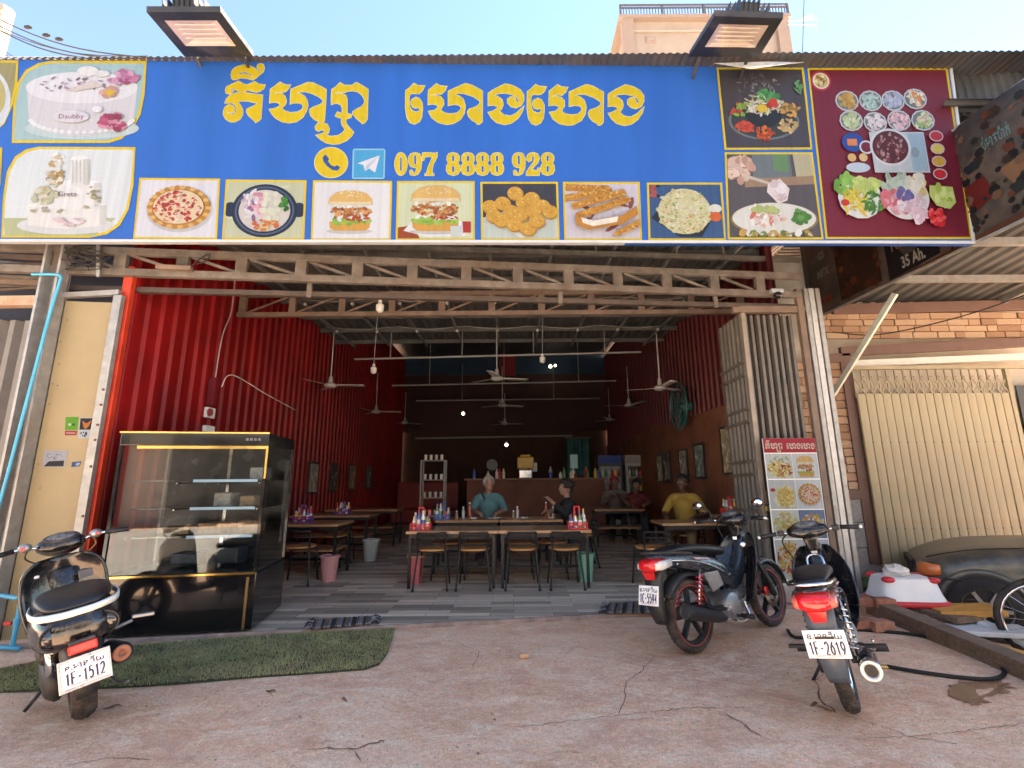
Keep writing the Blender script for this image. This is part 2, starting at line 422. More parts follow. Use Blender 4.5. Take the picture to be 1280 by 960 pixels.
terra = pm('terracotta_plaster', (.2, .075, .042), .8, var=.2, scale=1.5, bump=.1, bscale=14, dirt=(.09, .035, .025), dirt_amt=.35)
dkred = pm('dark_red_sheet', (.09, .01, .012), .55, var=.2, scale=2)
m = MB(); m.box((XR + .06, (5.55 + YB) / 2, 1.2), (.12, YB - 5.55, 2.44)); wr = m.build('wall_right', terra); struct(wr)
up = corrug((XR + .03, 5.55), (XR + .03, YB), 2.42, 5.58, .2, .03, .08, (-1, 0)).build('upper_sheet', dkred, wr, solid=.004)
m = MB(); m.box(((XL + XR) / 2, YB + .12, 3.0), (XR - XL + .6, .14, 6.0)); wb = m.build('wall_back', pm('brown_plaster', (.07, .03, .02), .85, var=.25, scale=1.2)); struct(wb)
m = MB(); m.box(((XL + XR) / 2, YB + .05, 3.95), (XR - XL + .2, .1, 2.0)); m.build('upper_board', pm('maroon_board', (.05, .02, .018), .75, var=.2, scale=.9), wb)
m = MB(); m.box(((XL + XR) / 2, YB + .04, 5.85), (XR - XL + .2, .08, 1.7)); m.build('blue_tarpaulin', pm('navy_tarpaulin', (.012, .04, .085), .6, var=.3, scale=1.5), wb)
m = MB(); m.box((-.15, YB - .02, 5.75), (.55, .02, 1.6)); m.build('red_strip', pm('red_tarpaulin', (.25, .01, .02), .6), wb)
m = MB(); m.bar((-3.4, YB - .03, 2.72), (2.1, YB - .03, 2.78), .05, .06); m.build('pale_rail', pm('pale_rail_paint', (.2, .19, .17), .6), wb)

# ---- ceiling over the front half, roof sheet over all
zinc = pm('zinc_underside', (.09, .09, .09), .6, metal=.1, var=.3, scale=2.5, dirt=(.1, .06, .04), dirt_amt=.35)
CZ = 4.3
def flat_corrug(x0, x1, y0, y1, z0, z1, pitch, depth, along='y'):
    m = MB(); prof = []
    if along == 'y':
        n = max(2, int((x1 - x0) / pitch * 4)); prof = [(x0 + (x1 - x0) * i / n, depth * (0, 1, 1, 0)[i % 4]) for i in range(n + 1)]
        m.sheet([[(x, y, z + h) for x, h in prof] for y, z in ((y0, z0), (y1, z1))])
    else:
        n = max(2, int((y1 - y0) / pitch * 4)); prof = [(y0 + (y1 - y0) * i / n, depth * (0, 1, 1, 0)[i % 4], z0 + (z1 - z0) * i / n) for i in range(n + 1)]
        m.sheet([[(x, y, z + h) for y, h, z in prof] for x in (x0, x1)])
    return m
ce = flat_corrug(XL - .9, XR + .2, 4.5, 10.0, CZ, CZ, .16, .028).build('ceiling', zinc); struct(ce)
steel = pm('brown_primer_steel', (.15, .1, .075), .65, var=.3, scale=4, dirt=(.22, .16, .12), dirt_amt=.35, bump=.05)
for y in (5.0, 5.8, 6.6, 7.4, 8.2, 9.0, 9.8):
    m = MB(); m.bar((XL, y, CZ - .05), (XR, y, CZ - .05), .05, .08); m.build('purlin', pm('dark_purlin', (.1, .095, .09), .6, var=.2), ce)
for i in range(9):
    x = XL + .4 + (XR - XL - .8) * i / 8; m = MB(); m.bar((x, 4.6, CZ - .115), (x, 9.95, CZ - .115), .035, .05); m.build('rafter', pm('grey_rafter', (.16, .155, .15), .6, var=.3), ce)
# main roof: gently rising to the back, wavy front edge above the sign
def roof_sheet(x0, x1, y0, y1, z0, z1, pitch=.076, amp=.009, k=6):
    n = int((x1 - x0) / pitch * k); m = MB(); xs = [x0 + (x1 - x0) * i / n for i in range(n + 1)]
    m.sheet([[(x, y, z + amp * cos(2 * pi * i / k)) for i, x in enumerate(xs)] for y, z in ((y0, z0), (y1, z1))]); return m
rz = P(640, 74, 4.02).z
roof = roof_sheet(-7.5, 8.6, 3.98, 17.0, rz + .018, rz + .2).build('roof', pm('roof_zinc', (.07, .07, .075), .5, metal=.3, var=.25, scale=3, dirt=(.12, .07, .05)), smooth=True)
struct(roof)
m = MB(); m.box((-.5, 4.36, rz - .09), (13.6, .06, .12)); m.build('front_purlin', steel, roof)
# gable infill over the ceiling so that no sky light leaks in behind the sign
m = MB(); m.box((-1.2, 4.62, 5.0), (8.8, .03, 1.3)); m.build('gable_sheet', zinc, roof)

# ---- light partition and counter at the back of the room
t = thing('back_counter', 'long dusky pink counter wall before the back of the dining room', 'counter', (0.7, 11.6, FLZ))
m = MB(); m.box((0.55, 11.6, .66), (3.3, .16, 1.25)); m.build('counter_wall', pm('dusky_pink_plaster', (.16, .065, .05), .8, var=.3, scale=2), t, bevel=.01)
m = MB(); m.box((0.55, 11.55, 1.305), (3.4, .35, .04)); m.build('counter_top', pm('counter_wood', (.22, .11, .06), .5), t, bevel=.005)
t = thing('teal_curtain', 'dark teal cloth curtain hanging left of the drink fridges', 'curtain', (1.75, 12.6, FLZ))
m = MB(); rows = []
for z in (.05, 2.35): rows.append([(1.45 + .6 * i / 48, 12.6 + .035 * sin(i * .8), z) for i in range(49)])
m.sheet(rows); m.build('cloth', pm('teal_cloth', (.02, .1, .1), .9, var=.3), t, smooth=True, solid=.004)
m = MB(); m.tube([(1.4, 12.6, 2.38), (2.1, 12.6, 2.38)], .015, 8); m.build('rod', steel, t)
m = MB(); m.box((1.62, 12.53, 1.75), (.2, .01, .36)); m.build('paper_notice', pm('pale_cyan_paper', (.45, .7, .72), .6), t)
# ================================================================ SHOP SIGN
SO, SN = Vector((0, 4.1, 0)), Vector((-0.02, 1, 0)).normalized()
def SP(px, py, lay=0): return PP(px, py, SO, SN) - SN * (0.0009 * lay)
sg = thing('shop_sign', 'long blue printed shop sign with food pictures and yellow lettering', 'sign', PP(600, 300, SO, SN))
m = MB(); q = [SP(-170, 70.5), SP(1187, 80), SP(1217, 305), SP(-170, 301.5)]
m.prism([p + SN * .045 for p in q], SN * -.044); m.build('board', pm('blue_vinyl', tuple(x * .46 for x in srgb(42, 108, 205)), .5, var=.1, scale=4, stretch=(1, 1, .08), bump=.25, bscale=2.2, spec=.3), sg)
white_al = pm('white_aluminium', (.36, .38, .4), .4, metal=.1, var=.08)
m = MB()
for a, b in (((-170, 71.5), (1187, 80.5)), ((1187.5, 80), (1217, 304)), ((1218, 303), (-170, 300.5))):
    m.bar(SP(*a, 3) + SN * .02, SP(*b, 3) + SN * .02, .055, .028, hint=SN.cross(SP(*b) - SP(*a)))
m.build('frame', white_al, sg, bevel=.004)
YEL, CRM = srgb(240, 208, 30), srgb(247, 240, 190)
class Pr:
    """flat print inside a four-cornered picture field, u to the right and v downwards"""
    def __init__(s, quad, mapf, lay=2): s.q = quad; s.map = mapf; s.m = MB(); s.l = lay; s.r = random.Random(int(quad[0][0] * 7 + quad[0][1]))
    def pt(s, u, v, l):
        a, b, c, d = s.q
        x = (a[0] * (1 - u) + b[0] * u) * (1 - v) + (d[0] * (1 - u) + c[0] * u) * v
        y = (a[1] * (1 - u) + b[1] * u) * (1 - v) + (d[1] * (1 - u) + c[1] * u) * v
        return s.map(x, y, l)
    def up(s, k=1): s.l += k * .35
    def poly(s, uv, c): s.up(); s.m.ink = c; s.m.poly([s.pt(min(.995, max(.005, u)), min(.995, max(.005, v)), s.l) for u, v in uv][::-1]); return s
    def el(s, u, v, ru, rv, c, n=24, a0=0, a1=2 * pi, rot=0):
        w = [(a0 + (a1 - a0) * i / n) for i in range(n + (0 if a1 - a0 > 6.28 else 1))]
        return s.poly([(u + ru * cos(t) * cos(rot) - rv * sin(t) * sin(rot), v + ru * cos(t) * sin(rot) + rv * sin(t) * cos(rot)) for t in w], c)
    def scat(s, u, v, ru, rv, n, sz, cols, asp=.7, hole=0.0):
        s.up(2); l0 = s.l
        for i in range(n):
            while True:
                a, b = s.r.uniform(-1, 1), s.r.uniform(-1, 1); d = a * a + b * b
                if hole <= d <= 1: break
            c = s.r.choice(cols); j = s.r.uniform(.8, 1.15); s.m.ink = tuple(min(1, x * j) for x in c)
            th = s.r.uniform(0, pi); k = s.r.uniform(.6, 1.3) * sz; x0, y0 = u + a * ru, v + b * rv
            s.m.poly([s.pt(min(.99, max(.01, x0 + k * cos(t) * cos(th) - k * asp * sin(t) * sin(th))), min(.99, max(.01, y0 + k * cos(t) * sin(th) + k * asp * sin(t) * cos(th))), l0 + .2 * s.r.random() + .002 * i)
                      for t in [-2 * pi * q / 7 for q in range(7)]])
        s.up(1 + .006 * n); return s
    def done(s, name, parent): return s.m.build(name, print_mat(), parent)
def inset(q, d):
    cx = sum(p[0] for p in q) / len(q); cy = sum(p[1] for p in q) / len(q)
    return [(x + d * (1 if x < cx else -1), y + d * (1 if y < cy else -1)) for x, y in q]
def field(quad, bgc, parent, mapf=SP, border=YEL, w=2.6):
    pr = Pr(quad, mapf); 
    if border: pr.poly([(0, 0), (1, 0), (1, 1), (0, 1)], border)
    pr.q = inset(quad, w); pr.poly([(0, 0), (1, 0), (1, 1), (0, 1)], bgc); return pr
S = srgb
BUN, BUN2 = S(226, 170, 80), S(205, 140, 60)
def pizza(pr, u=.5, v=.5, ru=.4, rv=.4):
    pr.el(u + .01, v + .04, ru * 1.06, rv * 1.06, S(205, 205, 200)); pr.el(u, v, ru, rv, S(214, 160, 88), 40)
    for i in range(34):
        t = 2 * pi * i / 34; pr.el(u + ru * .92 * cos(t), v + rv * .92 * sin(t), ru * .1, rv * .1, S(206, 142, 66) if i % 2 else S(236, 190, 116), 8)
    pr.el(u, v, ru * .8, rv * .8, S(240, 216, 176))
    pr.scat(u, v, ru * .74, rv * .74, 150, .028, [S(205, 70, 60), S(238, 205, 170), S(225, 150, 120), S(248, 230, 205), S(190, 60, 50)])
def hotpot(pr):
    pr.scat(.5, .5, .48, .45, 20, .09, [S(214, 214, 180), S(200, 205, 165)], .2)
    for sx in (.06, .94): pr.el(sx, .5, .09, .13, S(40, 55, 80))
    pr.el(.5, .52, .42, .47, S(35, 45, 70), 36); pr.el(.5, .52, .38, .43, S(90, 105, 130), 36); pr.el(.5, .52, .355, .4, S(35, 45, 70), 36); pr.el(.5, .52, .33, .37, S(222, 214, 205), 36)
    pr.scat(.33, .42, .12, .25, 26, .07, [S(240, 238, 240), S(215, 190, 210), S(150, 110, 150)], .35)
    pr.scat(.45, .45, .07, .26, 14, .09, [S(236, 190, 200), S(225, 160, 175)], .3)
    for i in range(14): pr.el(.6 + .13 * pr.r.uniform(-1, 1), .42 + .24 * pr.r.uniform(-1, 1), .045, .05, S(228, 232, 205), 10)
    pr.scat(.75, .4, .05, .14, 16, .04, [S(80, 150, 60), S(50, 120, 50)]); pr.scat(.53, .78, .16, .09, 30, .035, [S(235, 150, 80), S(225, 110, 60), S(240, 200, 140)])
def burger(pr, u=.48, sc=1.0, v0=.15):
    pr.el(u, v0 + .72 * sc, .3 * sc, .05, S(205, 205, 200))
    pr.poly([(u - .27 * sc, v0 + .55 * sc), (u + .27 * sc, v0 + .55 * sc), (u + .26 * sc, v0 + .66 * sc), (u + .2 * sc, v0 + .71 * sc), (u - .2 * sc, v0 + .71 * sc), (u - .26 * sc, v0 + .66 * sc)], BUN)
    pr.scat(u, v0 + .55 * sc, .28 * sc, .05, 24, .045, [S(140, 185, 70), S(170, 205, 90)]); pr.scat(u + .1, v0 + .5 * sc, .16 * sc, .04, 8, .05, [S(200, 60, 45)], .4)
    pr.scat(u, v0 + .38 * sc, .27 * sc, .11 * sc, 80, .036, [S(200, 130, 70), S(170, 95, 50), S(226, 168, 100)]); pr.scat(u - .05, v0 + .28 * sc, .24 * sc, .02, 10, .045, [S(240, 240, 225)], .5)
    pr.poly([(u - .29 * sc, v0 + .25 * sc), (u - .28 * sc, v0 + .14 * sc), (u - .2 * sc, v0 + .04 * sc), (u - .08 * sc, v0), (u + .08 * sc, v0), (u + .2 * sc, v0 + .04 * sc), (u + .28 * sc, v0 + .14 * sc), (u + .29 * sc, v0 + .25 * sc)], S(233, 190, 112))
    pr.poly([(u - .28 * sc, v0 + .25 * sc), (u + .28 * sc, v0 + .25 * sc), (u + .27 * sc, v0 + .2 * sc), (u - .27 * sc, v0 + .2 * sc)], S(240, 220, 175))
    pr.scat(u, v0 + .08 * sc, .18 * sc, .07 * sc, 26, .012, [S(250, 235, 195)])
def wedge(pr, pts, c): pr.poly(pts, c)
# --- seven small pictures along the lower edge
quads = [[(174, 222), (276, 223), (272, 300), (166, 299)], [(282, 224), (384, 225), (381, 300.5), (277, 300)], [(391, 225), (491, 226), (489, 301), (388, 301)],
         [(496, 226), (594, 226), (594, 301), (494, 301)], [(600, 227), (698, 227), (700, 301), (601, 301)], [(703, 227), (800, 227), (803, 301), (705, 301)], [(808, 228), (903, 228), (908, 301), (810, 301)]]
pr = field(quads[0], S(232, 232, 238), sg); pizza(pr, .52, .48, .4, .37); pr.done('pizza_picture', sg)
pr = field(quads[1], S(206, 210, 175), sg); hotpot(pr); pr.done('hot_pot_picture', sg)
pr = field(quads[2], S(236, 236, 236), sg); burger(pr); pr.done('burger_picture', sg)
pr = field(quads[3], S(222, 230, 190), sg); pr.poly([(0, .8), (.2, .76), (.3, 1), (0, 1)], S(170, 80, 40)); pr.poly([(.08, .86), (.3, .52), (.75, .6), (.97, .82), (.9, .95), (.4, .97)], S(244, 244, 244)); burger(pr, .5, 1.15, .05)
pr.poly([(.7, .78), (.84, .78), (.83, .97), (.71, .97)], S(214, 222, 214)); pr.poly([(.86, .7), (.97, .7), (.97, .9), (.87, .9)], S(190, 60, 50)); pr.done('burger_plate_picture', sg)
pr = field(quads[4], S(70, 70, 78), sg); pr.poly([(0, .62), (.3, .5), (.8, .55), (1, .6), (1, 1), (0, 1)], S(206, 216, 205)); pr.poly([(.05, .62), (.5, .98), (.62, .97), (.95, .6), (.5, .45)], S(232, 236, 226))
for (u, v) in [(.1, .42), (.27, .36), (.44, .18), (.55, .36), (.66, .28), (.8, .42), (.9, .52), (.15, .6), (.38, .52), (.5, .58), (.68, .52), (.25, .68), (.42, .76), (.6, .84), (.72, .7)]:
    pr.el(u + .01, v + .02, .11, .125, S(190, 135, 45), 14); pr.el(u, v, .105, .12, S(226, 172, 72), 14); pr.scat(u, v, .09, .1, 16, .016, [S(244, 205, 110), S(206, 150, 56), S(236, 188, 90)])
pr.done('fried_ball_picture', sg)
pr = field(quads[5], S(222, 214, 222), sg); pr.scat(.5, .5, .45, .45, 14, .14, [S(235, 230, 240), S(198, 188, 200), S(150, 90, 80)], .3)
for (u, v, L, r) in [(.3, .08, .28, .02), (.3, .2, .3, -.12), (.45, .3, .34, -.18), (.5, .46, .34, -.22), (.85, .85, .2, -.3)]:
    pr.poly([(u - L, v + .07 - L * r * 2), (u + L, v + .07 + L * r * 2), (u + L + .04, v + L * r * 2), (u + L, v - .06 + L * r * 2), (u - L, v - .06 - L * r * 2), (u - L - .03, v - L * r * 2)], S(214, 150, 62))
    for k in range(9): pr.scat(u + L * (k / 4 - 1), v + L * r * 2 * (k / 4 - 1), .04, .05, 5, .02, [S(240, 190, 100), S(196, 128, 45)])
pr.poly([(.12, .62), (.3, .72), (.75, .62), (.95, .45), (.97, .6), (.75, .78), (.3, .88), (.14, .8)], S(206, 140, 55)); pr.poly([(.2, .66), (.35, .72), (.7, .64), (.68, .74), (.36, .82), (.22, .76)], S(250, 245, 225))
pr.done('cheese_stick_picture', sg)
pr = field(quads[6], S(60, 95, 140), sg); pr.poly([(.02, .62), (.3, .2), (.97, .4), (.7, .97), (.4, .97)], S(40, 48, 58)); pr.scat(.12, .12, .12, .1, 8, .05, [S(190, 90, 80), S(20, 30, 50)])
pr.el(.48, .5, .36, .42, S(226, 220, 170), 30); pr.scat(.48, .5, .37, .43, 60, .05, [S(232, 226, 180), S(214, 206, 150)]); pr.scat(.48, .5, .36, .42, 260, .024, [S(224, 224, 180), S(236, 230, 200), S(206, 206, 150), S(220, 200, 130), S(236, 232, 205), S(240, 236, 210), S(150, 176, 96), S(224, 150, 90)], .5); pr.el(.9, .45, .09, .08, S(235, 235, 220)); pr.el(.9, .6, .08, .09, S(226, 110, 50)); pr.done('fried_rice_picture', sg)
# --- right-hand pictures
pr = field([(895, 84), (1005, 84), (1016, 187.5), (905, 188)], S(78, 74, 80), sg)
pr.scat(.45, .2, .26, .14, 60, .03, [S(120, 118, 124), S(150, 148, 152), S(100, 98, 104)], .3); pr.el(.48, .66, .42, .24, S(120, 128, 128), 36); pr.el(.48, .655, .39, .22, S(66, 72, 74), 36)
pr.poly([(.26, .5), (.7, .5), (.68, .66), (.58, .73), (.38, .73), (.28, .66)], S(40, 44, 48))
pr.scat(.5, .45, .24, .13, 90, .045, [S(225, 215, 195), S(236, 230, 220), S(205, 190, 160), S(170, 190, 110)], .3); pr.scat(.56, .33, .12, .06, 20, .04, [S(70, 150, 80), S(90, 170, 100)]); pr.el(.47, .5, .07, .05, S(236, 200, 70)); pr.scat(.6, .44, .05, .05, 8, .04, [S(200, 70, 50)])
for (u, v, c) in [(.24, .74, [S(214, 90, 60), S(196, 60, 40)]), (.47, .82, [S(226, 120, 50), S(190, 70, 30)]), (.75, .72, [S(236, 210, 160), S(206, 170, 110)]), (.8, .52, [S(226, 170, 90), S(150, 120, 60)]), (.19, .52, [S(130, 190, 80), S(190, 80, 60)])]: pr.scat(u, v, .1, .08, 32, .035, c, .5)
pr.scat(.93, .22, .05, .09, 9, .05, [S(110, 170, 110)], .25); pr.done('hot_pot_table_picture', sg)
pr = field([(905, 190), (1016, 190), (1030, 300), (909, 300)], S(96, 90, 92), sg)
pr.poly([(.3, 0), (.75, 0), (.75, .3), (.3, .3)], S(118, 128, 130)); pr.poly([(.55, 0), (.72, 0), (.72, .22), (.55, .2)], S(110, 150, 100)); pr.poly([(.78, 0), (1, 0), (1, .3), (.8, .3)], S(196, 186, 150))
pr.poly([(.2, .3), (1, .26), (1, .36), (.2, .4)], S(170, 140, 110)); pr.scat(.15, .18, .14, .14, 26, .07, [S(232, 196, 176), S(214, 168, 146), S(240, 210, 192)])
pr.poly([(.2, .24), (.66, .4), (.66, .43), (.2, .28)], S(214, 200, 180)); pr.el(.5, .78, .48, .2, S(150, 130, 90), 36); pr.el(.5, .77, .46, .185, S(236, 234, 222), 36)
pr.scat(.4, .74, .2, .1, 40, .06, [S(236, 190, 170), S(246, 236, 226), S(214, 120, 100), S(250, 246, 240)], .4); pr.scat(.4, .67, .14, .03, 10, .05, [S(190, 205, 130)]); pr.scat(.8, .76, .1, .06, 16, .05, [S(110, 160, 80), S(80, 140, 60)])
pr.poly([(.46, .36), (.6, .3), (.7, .42), (.66, .56), (.56, .6), (.44, .46)], S(246, 232, 228)); pr.scat(.56, .46, .09, .11, 12, .05, [S(250, 242, 240), S(236, 214, 212)]); pr.scat(.5, .96, .46, .03, 24, .05, [S(214, 170, 90), S(120, 140, 70), S(236, 236, 230)]); pr.done('dipping_meat_picture', sg)
MAR = S(128, 32, 52)
pr = field([(1008, 84), (1185, 84), (1216, 300), (1031, 300)], MAR, sg)
pr.el(.08, .07, .075, .06, S(190, 50, 60)); pr.el(.08, .07, .06, .048, S(240, 235, 220)); pr.el(.08, .07, .05, .04, S(200, 190, 120)); pr.scat(.08, .07, .045, .035, 26, .012, [S(226, 200, 110), S(170, 110, 60), S(240, 230, 190)])
tray = [((.25, .19), [S(214, 176, 90), S(196, 150, 70)]), ((.42, .19), [S(190, 214, 206), S(160, 196, 190)]), ((.58, .19), [S(200, 206, 226), S(170, 180, 206)]), ((.74, .18), [S(236, 236, 214), S(236, 150, 70)]),
        ((.26, .31), [S(214, 226, 180), S(190, 206, 150)]), ((.43, .32), [S(236, 226, 226), S(214, 196, 200)]), ((.6, .31), [S(226, 170, 180), S(240, 206, 210)]), ((.77, .31), [S(220, 232, 190), S(236, 180, 170), S(170, 200, 110)])]
for (u, v), cs in tray:
    pr.el(u, v, .085, .062, S(206, 212, 214), 12); pr.el(u, v, .075, .053, S(120, 130, 130), 12); pr.scat(u, v, .062, .043, 34, .02, cs, .5)
pr.el(.25, .44, .08, .058, S(40, 80, 160), 12); pr.poly([(.21, .42), (.28, .42), (.28, .46), (.21, .46)], S(236, 140, 80)); pr.el(.23, .53, .03, .024, S(236, 190, 120)); pr.el(.31, .53, .03, .024, S(240, 200, 140)); pr.el(.265, .59, .085, .03, S(206, 220, 230))
pr.poly([(.37, .38), (.76, .38), (.77, .62), (.38, .62)], S(206, 212, 214)); pr.poly([(.64, .39), (.755, .39), (.76, .61), (.65, .61)], S(170, 196, 210)); pr.el(.34, .47, .05, .04, S(226, 226, 226)); pr.el(.34, .47, .038, .03, MAR)
pr.el(.51, .47, .145, .11, S(232, 232, 230), 32); pr.el(.51, .47, .128, .097, S(96, 30, 34), 32); pr.scat(.51, .47, .115, .088, 60, .012, [S(150, 80, 76), S(196, 150, 140), S(120, 40, 40)]); pr.el(.68, .5, .03, .03, S(150, 170, 180))
for i, c in enumerate([S(214, 50, 60), S(240, 214, 110), S(226, 180, 70), S(214, 50, 60)]): pr.el(.845 - .004 * i, .405 + .075 * i, .052, .034, S(226, 200, 200), 10); pr.el(.845 - .004 * i, .405 + .075 * i, .043, .027, c, 10)
pr.el(.25, .77, .155, .125, S(240, 240, 236), 14); pr.scat(.19, .7, .1, .06, 30, .03, [S(120, 180, 70), S(150, 200, 90)]); pr.scat(.3, .7, .09, .05, 26, .03, [S(190, 214, 110), S(214, 226, 130)]); pr.scat(.22, .8, .1, .07, 40, .03, [S(240, 220, 90), S(236, 206, 70)], .3); pr.scat(.33, .8, .07, .06, 40, .025, [S(90, 150, 60), S(70, 130, 50)], .3); pr.el(.14, .8, .03, .02, S(226, 60, 50))
pr.el(.565, .77, .165, .13, S(236, 236, 230), 30); pr.scat(.5, .69, .1, .05, 24, .04, [S(176, 200, 170), S(206, 220, 200)], .5); pr.scat(.65, .7, .07, .05, 16, .035, [S(240, 214, 150), S(236, 230, 210)]); pr.scat(.48, .8, .08, .07, 28, .035, [S(226, 120, 130), S(240, 180, 186)]); pr.scat(.62, .83, .1, .07, 32, .035, [S(246, 226, 230), S(236, 200, 210)]); pr.scat(.56, .75, .05, .03, 12, .025, [S(120, 110, 170)])
pr.poly([(.74, .7), (.9, .71), (.91, .8), (.86, .84), (.77, .82), (.73, .76)], S(206, 220, 120)); pr.scat(.82, .76, .07, .05, 18, .03, [S(190, 210, 90), S(220, 232, 150)]); pr.scat(.76, .89, .05, .045, 22, .025, [S(226, 40, 50), S(240, 90, 90)]); pr.done('ingredient_picture', sg)
# --- left-hand cake pictures (leaf-shaped fields)
def leaf(outline, bgc):
    xs = [p[0] for p in outline]; ys = [p[1] for p in outline]
    quad = [(min(xs), min(ys)), (max(xs), min(ys)), (max(xs), max(ys)), (min(xs), max(ys))]
    pr = Pr(quad, SP); w, h = quad[1][0] - quad[0][0], quad[2][1] - quad[0][1]
    uv = [((x - quad[0][0]) / w, (y - quad[0][1]) / h) for x, y in outline]; pr.poly(uv, YEL)
    cu, cv = .5, .5; pr.poly([(cu + (u - cu) * (1 - 7 / w), cv + (v - cv) * (1 - 7 / h)) for u, v in uv], bgc); return pr
o1 = [(14, 179), (17, 130), (22, 104), (32, 88), (48, 79), (66, 75.5), (184.5, 76), (181, 118), (176, 143), (166, 162), (152, 174), (136, 179.5)]
pr = leaf(o1, S(176, 206, 206))
pr.el(.52, .82, .42, .13, S(206, 222, 220), 30)
pr.poly([(.12, .35), (.93, .3), (.9, .72), (.8, .84), (.62, .9), (.42, .91), (.22, .84), (.13, .7)], S(226, 222, 224)); pr.el(.52, .33, .41, .19, S(240, 238, 240), 36)
for i in range(20): t = .15 + 2.8 * i / 19; pr.el(.52 - .38 * cos(t), .7 + .17 * sin(t), .02, .025, S(246, 246, 246), 8)
pr.scat(.45, .3, .25, .1, 24, .022, [S(180, 150, 175), S(200, 180, 200), S(150, 120, 140)], .4); pr.poly([(.4, .37), (.6, .25), (.68, .32), (.48, .38)], S(228, 214, 206)); pr.el(.57, .14, .08, .06, S(244, 240, 236)); pr.el(.67, .17, .06, .04, S(236, 232, 228))
pr.scat(.83, .21, .1, .08, 30, .04, [S(206, 130, 165), S(180, 90, 130), S(226, 170, 195)]); pr.scat(.73, .39, .06, .05, 14, .03, [S(226, 170, 150)]); pr.el(.73, .4, .035, .035, S(226, 190, 60)); pr.scat(.75, .76, .09, .1, 34, .035, [S(196, 90, 120), S(226, 150, 170), S(170, 70, 100)]); pr.el(.64, .6, .04, .04, S(244, 240, 244), 8)
pr.el(.45, .69, .13, .07, S(244, 238, 240)); pr.el(.45, .69, .12, .06, S(232, 226, 230))
a, b = text_fill('Daubby', .075, lambda x, y: pr.pt(.45 + x * .8, .69 - y, pr.l + 1.5)); pr.m.ink = S(150, 100, 120); pr.m.add(a, b); pr.done('round_cake_picture', sg)
o2 = [(1, 297), (4, 246), (9, 214), (19, 196), (32, 187), (48, 183), (170.5, 184), (167, 232), (161, 262), (150, 282), (134, 293), (112, 298)]
pr = leaf(o2, S(232, 238, 238)); pr.poly([(.02, .78), (.85, .78), (.7, .97), (.03, .97)], S(190, 196, 150)); pr.el(.48, .86, .36, .1, S(226, 228, 226), 30)
for (u0, u1, v0, v1, c) in [(.2, .78, .64, .86, S(244, 242, 236)), (.38, .74, .4, .66, S(246, 244, 240)), (.52, .66, .14, .42, S(240, 238, 232))]:
    pr.poly([(u0, v0), (u1, v0), (u1, v1), ((u0 + u1) / 2, v1 + .04), (u0, v1)], c); pr.el((u0 + u1) / 2, v0, (u1 - u0) / 2, .035, S(250, 249, 246), 20); pr.poly([(u1 - .05, v0), (u1, v0), (u1, v1), (u1 - .05, v1)], S(222, 222, 214))
for k in range(5): pr.poly([(.53 + .028 * k, .15), (.54 + .028 * k, .15), (.54 + .028 * k, .4), (.53 + .028 * k, .4)], S(214, 212, 204))
pr.scat(.42, .16, .05, .07, 14, .025, [S(180, 150, 90), S(214, 196, 160), S(240, 236, 226)]); pr.scat(.41, .28, .06, .08, 16, .025, [S(190, 160, 100), S(240, 236, 226)]); pr.scat(.38, .38, .07, .05, 14, .025, [S(226, 220, 200), S(180, 150, 100)])
pr.scat(.33, .54, .09, .09, 26, .03, [S(206, 206, 170), S(226, 222, 196), S(190, 180, 140)]); pr.scat(.5, .83, .12, .05, 22, .025, [S(236, 206, 206), S(244, 226, 226)]); pr.scat(.68, .6, .06, .15, 12, .018, [S(190, 180, 140), S(170, 160, 120)]); pr.scat(.35, .7, .12, .05, 8, .018, [S(190, 180, 150)])
a, b = text_fill('Greta', .075, lambda x, y: pr.pt(.5 + x * .8, .53 - y, pr.l + 1.5)); pr.m.ink = S(120, 100, 80); pr.m.add(a, b); pr.done('tiered_cake_picture', sg)
o3 = [(-120, 75), (24, 75.5), (22, 104), (16, 132), (6, 155), (-10, 168), (-30, 174), (-125, 176)]
pr = leaf(o3, S(170, 160, 110)); pr.el(.75, .5, .18, .38, S(226, 232, 236)); pr.el(.75, .45, .14, .28, S(206, 190, 120)); pr.done('plate_picture', sg)
o4 = [(-120, 184), (4, 184), (1, 230), (-6, 262), (-16, 280), (-34, 292), (-125, 296)]
pr = leaf(o4, S(200, 206, 196)); pr.el(.5, .5, .3, .3, S(230, 225, 215)); pr.done('plate_picture', sg)

# --- lettering: traced outlines
A1 = (100 / 835., 270, 75); A2 = (140 / 1280., 335, 90); A3 = (170 / 1280., 500, 95)
def T(pts, a, dx=0, dy=0): return [(a[1] + x * a[0] + dx, a[2] + y * a[0] + dy) for x, y in pts]
g_ii = [(165, 190), (158, 150), (175, 105), (220, 72), (290, 55), (350, 60), (400, 85), (440, 115), (466, 132), (470, 108), (445, 97), (430, 78), (440, 50), (465, 40), (495, 50), (508, 85), (495, 125), (460, 155), (420, 190), (385, 210), (330, 195), (260, 188), (210, 205), (180, 208)]
g_iih = [(220, 152), (265, 127), (310, 125), (360, 145), (396, 182), (385, 184), (340, 158), (290, 145), (240, 156)]
g_hat = [(105, 345), (100, 310), (115, 280), (170, 255), (235, 225), (285, 250), (330, 265), (370, 245), (405, 228), (450, 255), (515, 262), (500, 300), (460, 330), (420, 337), (370, 325), (330, 315), (290, 338), (255, 338), (215, 315), (170, 302), (140, 302), (150, 320), (185, 325), (170, 342), (135, 358)]
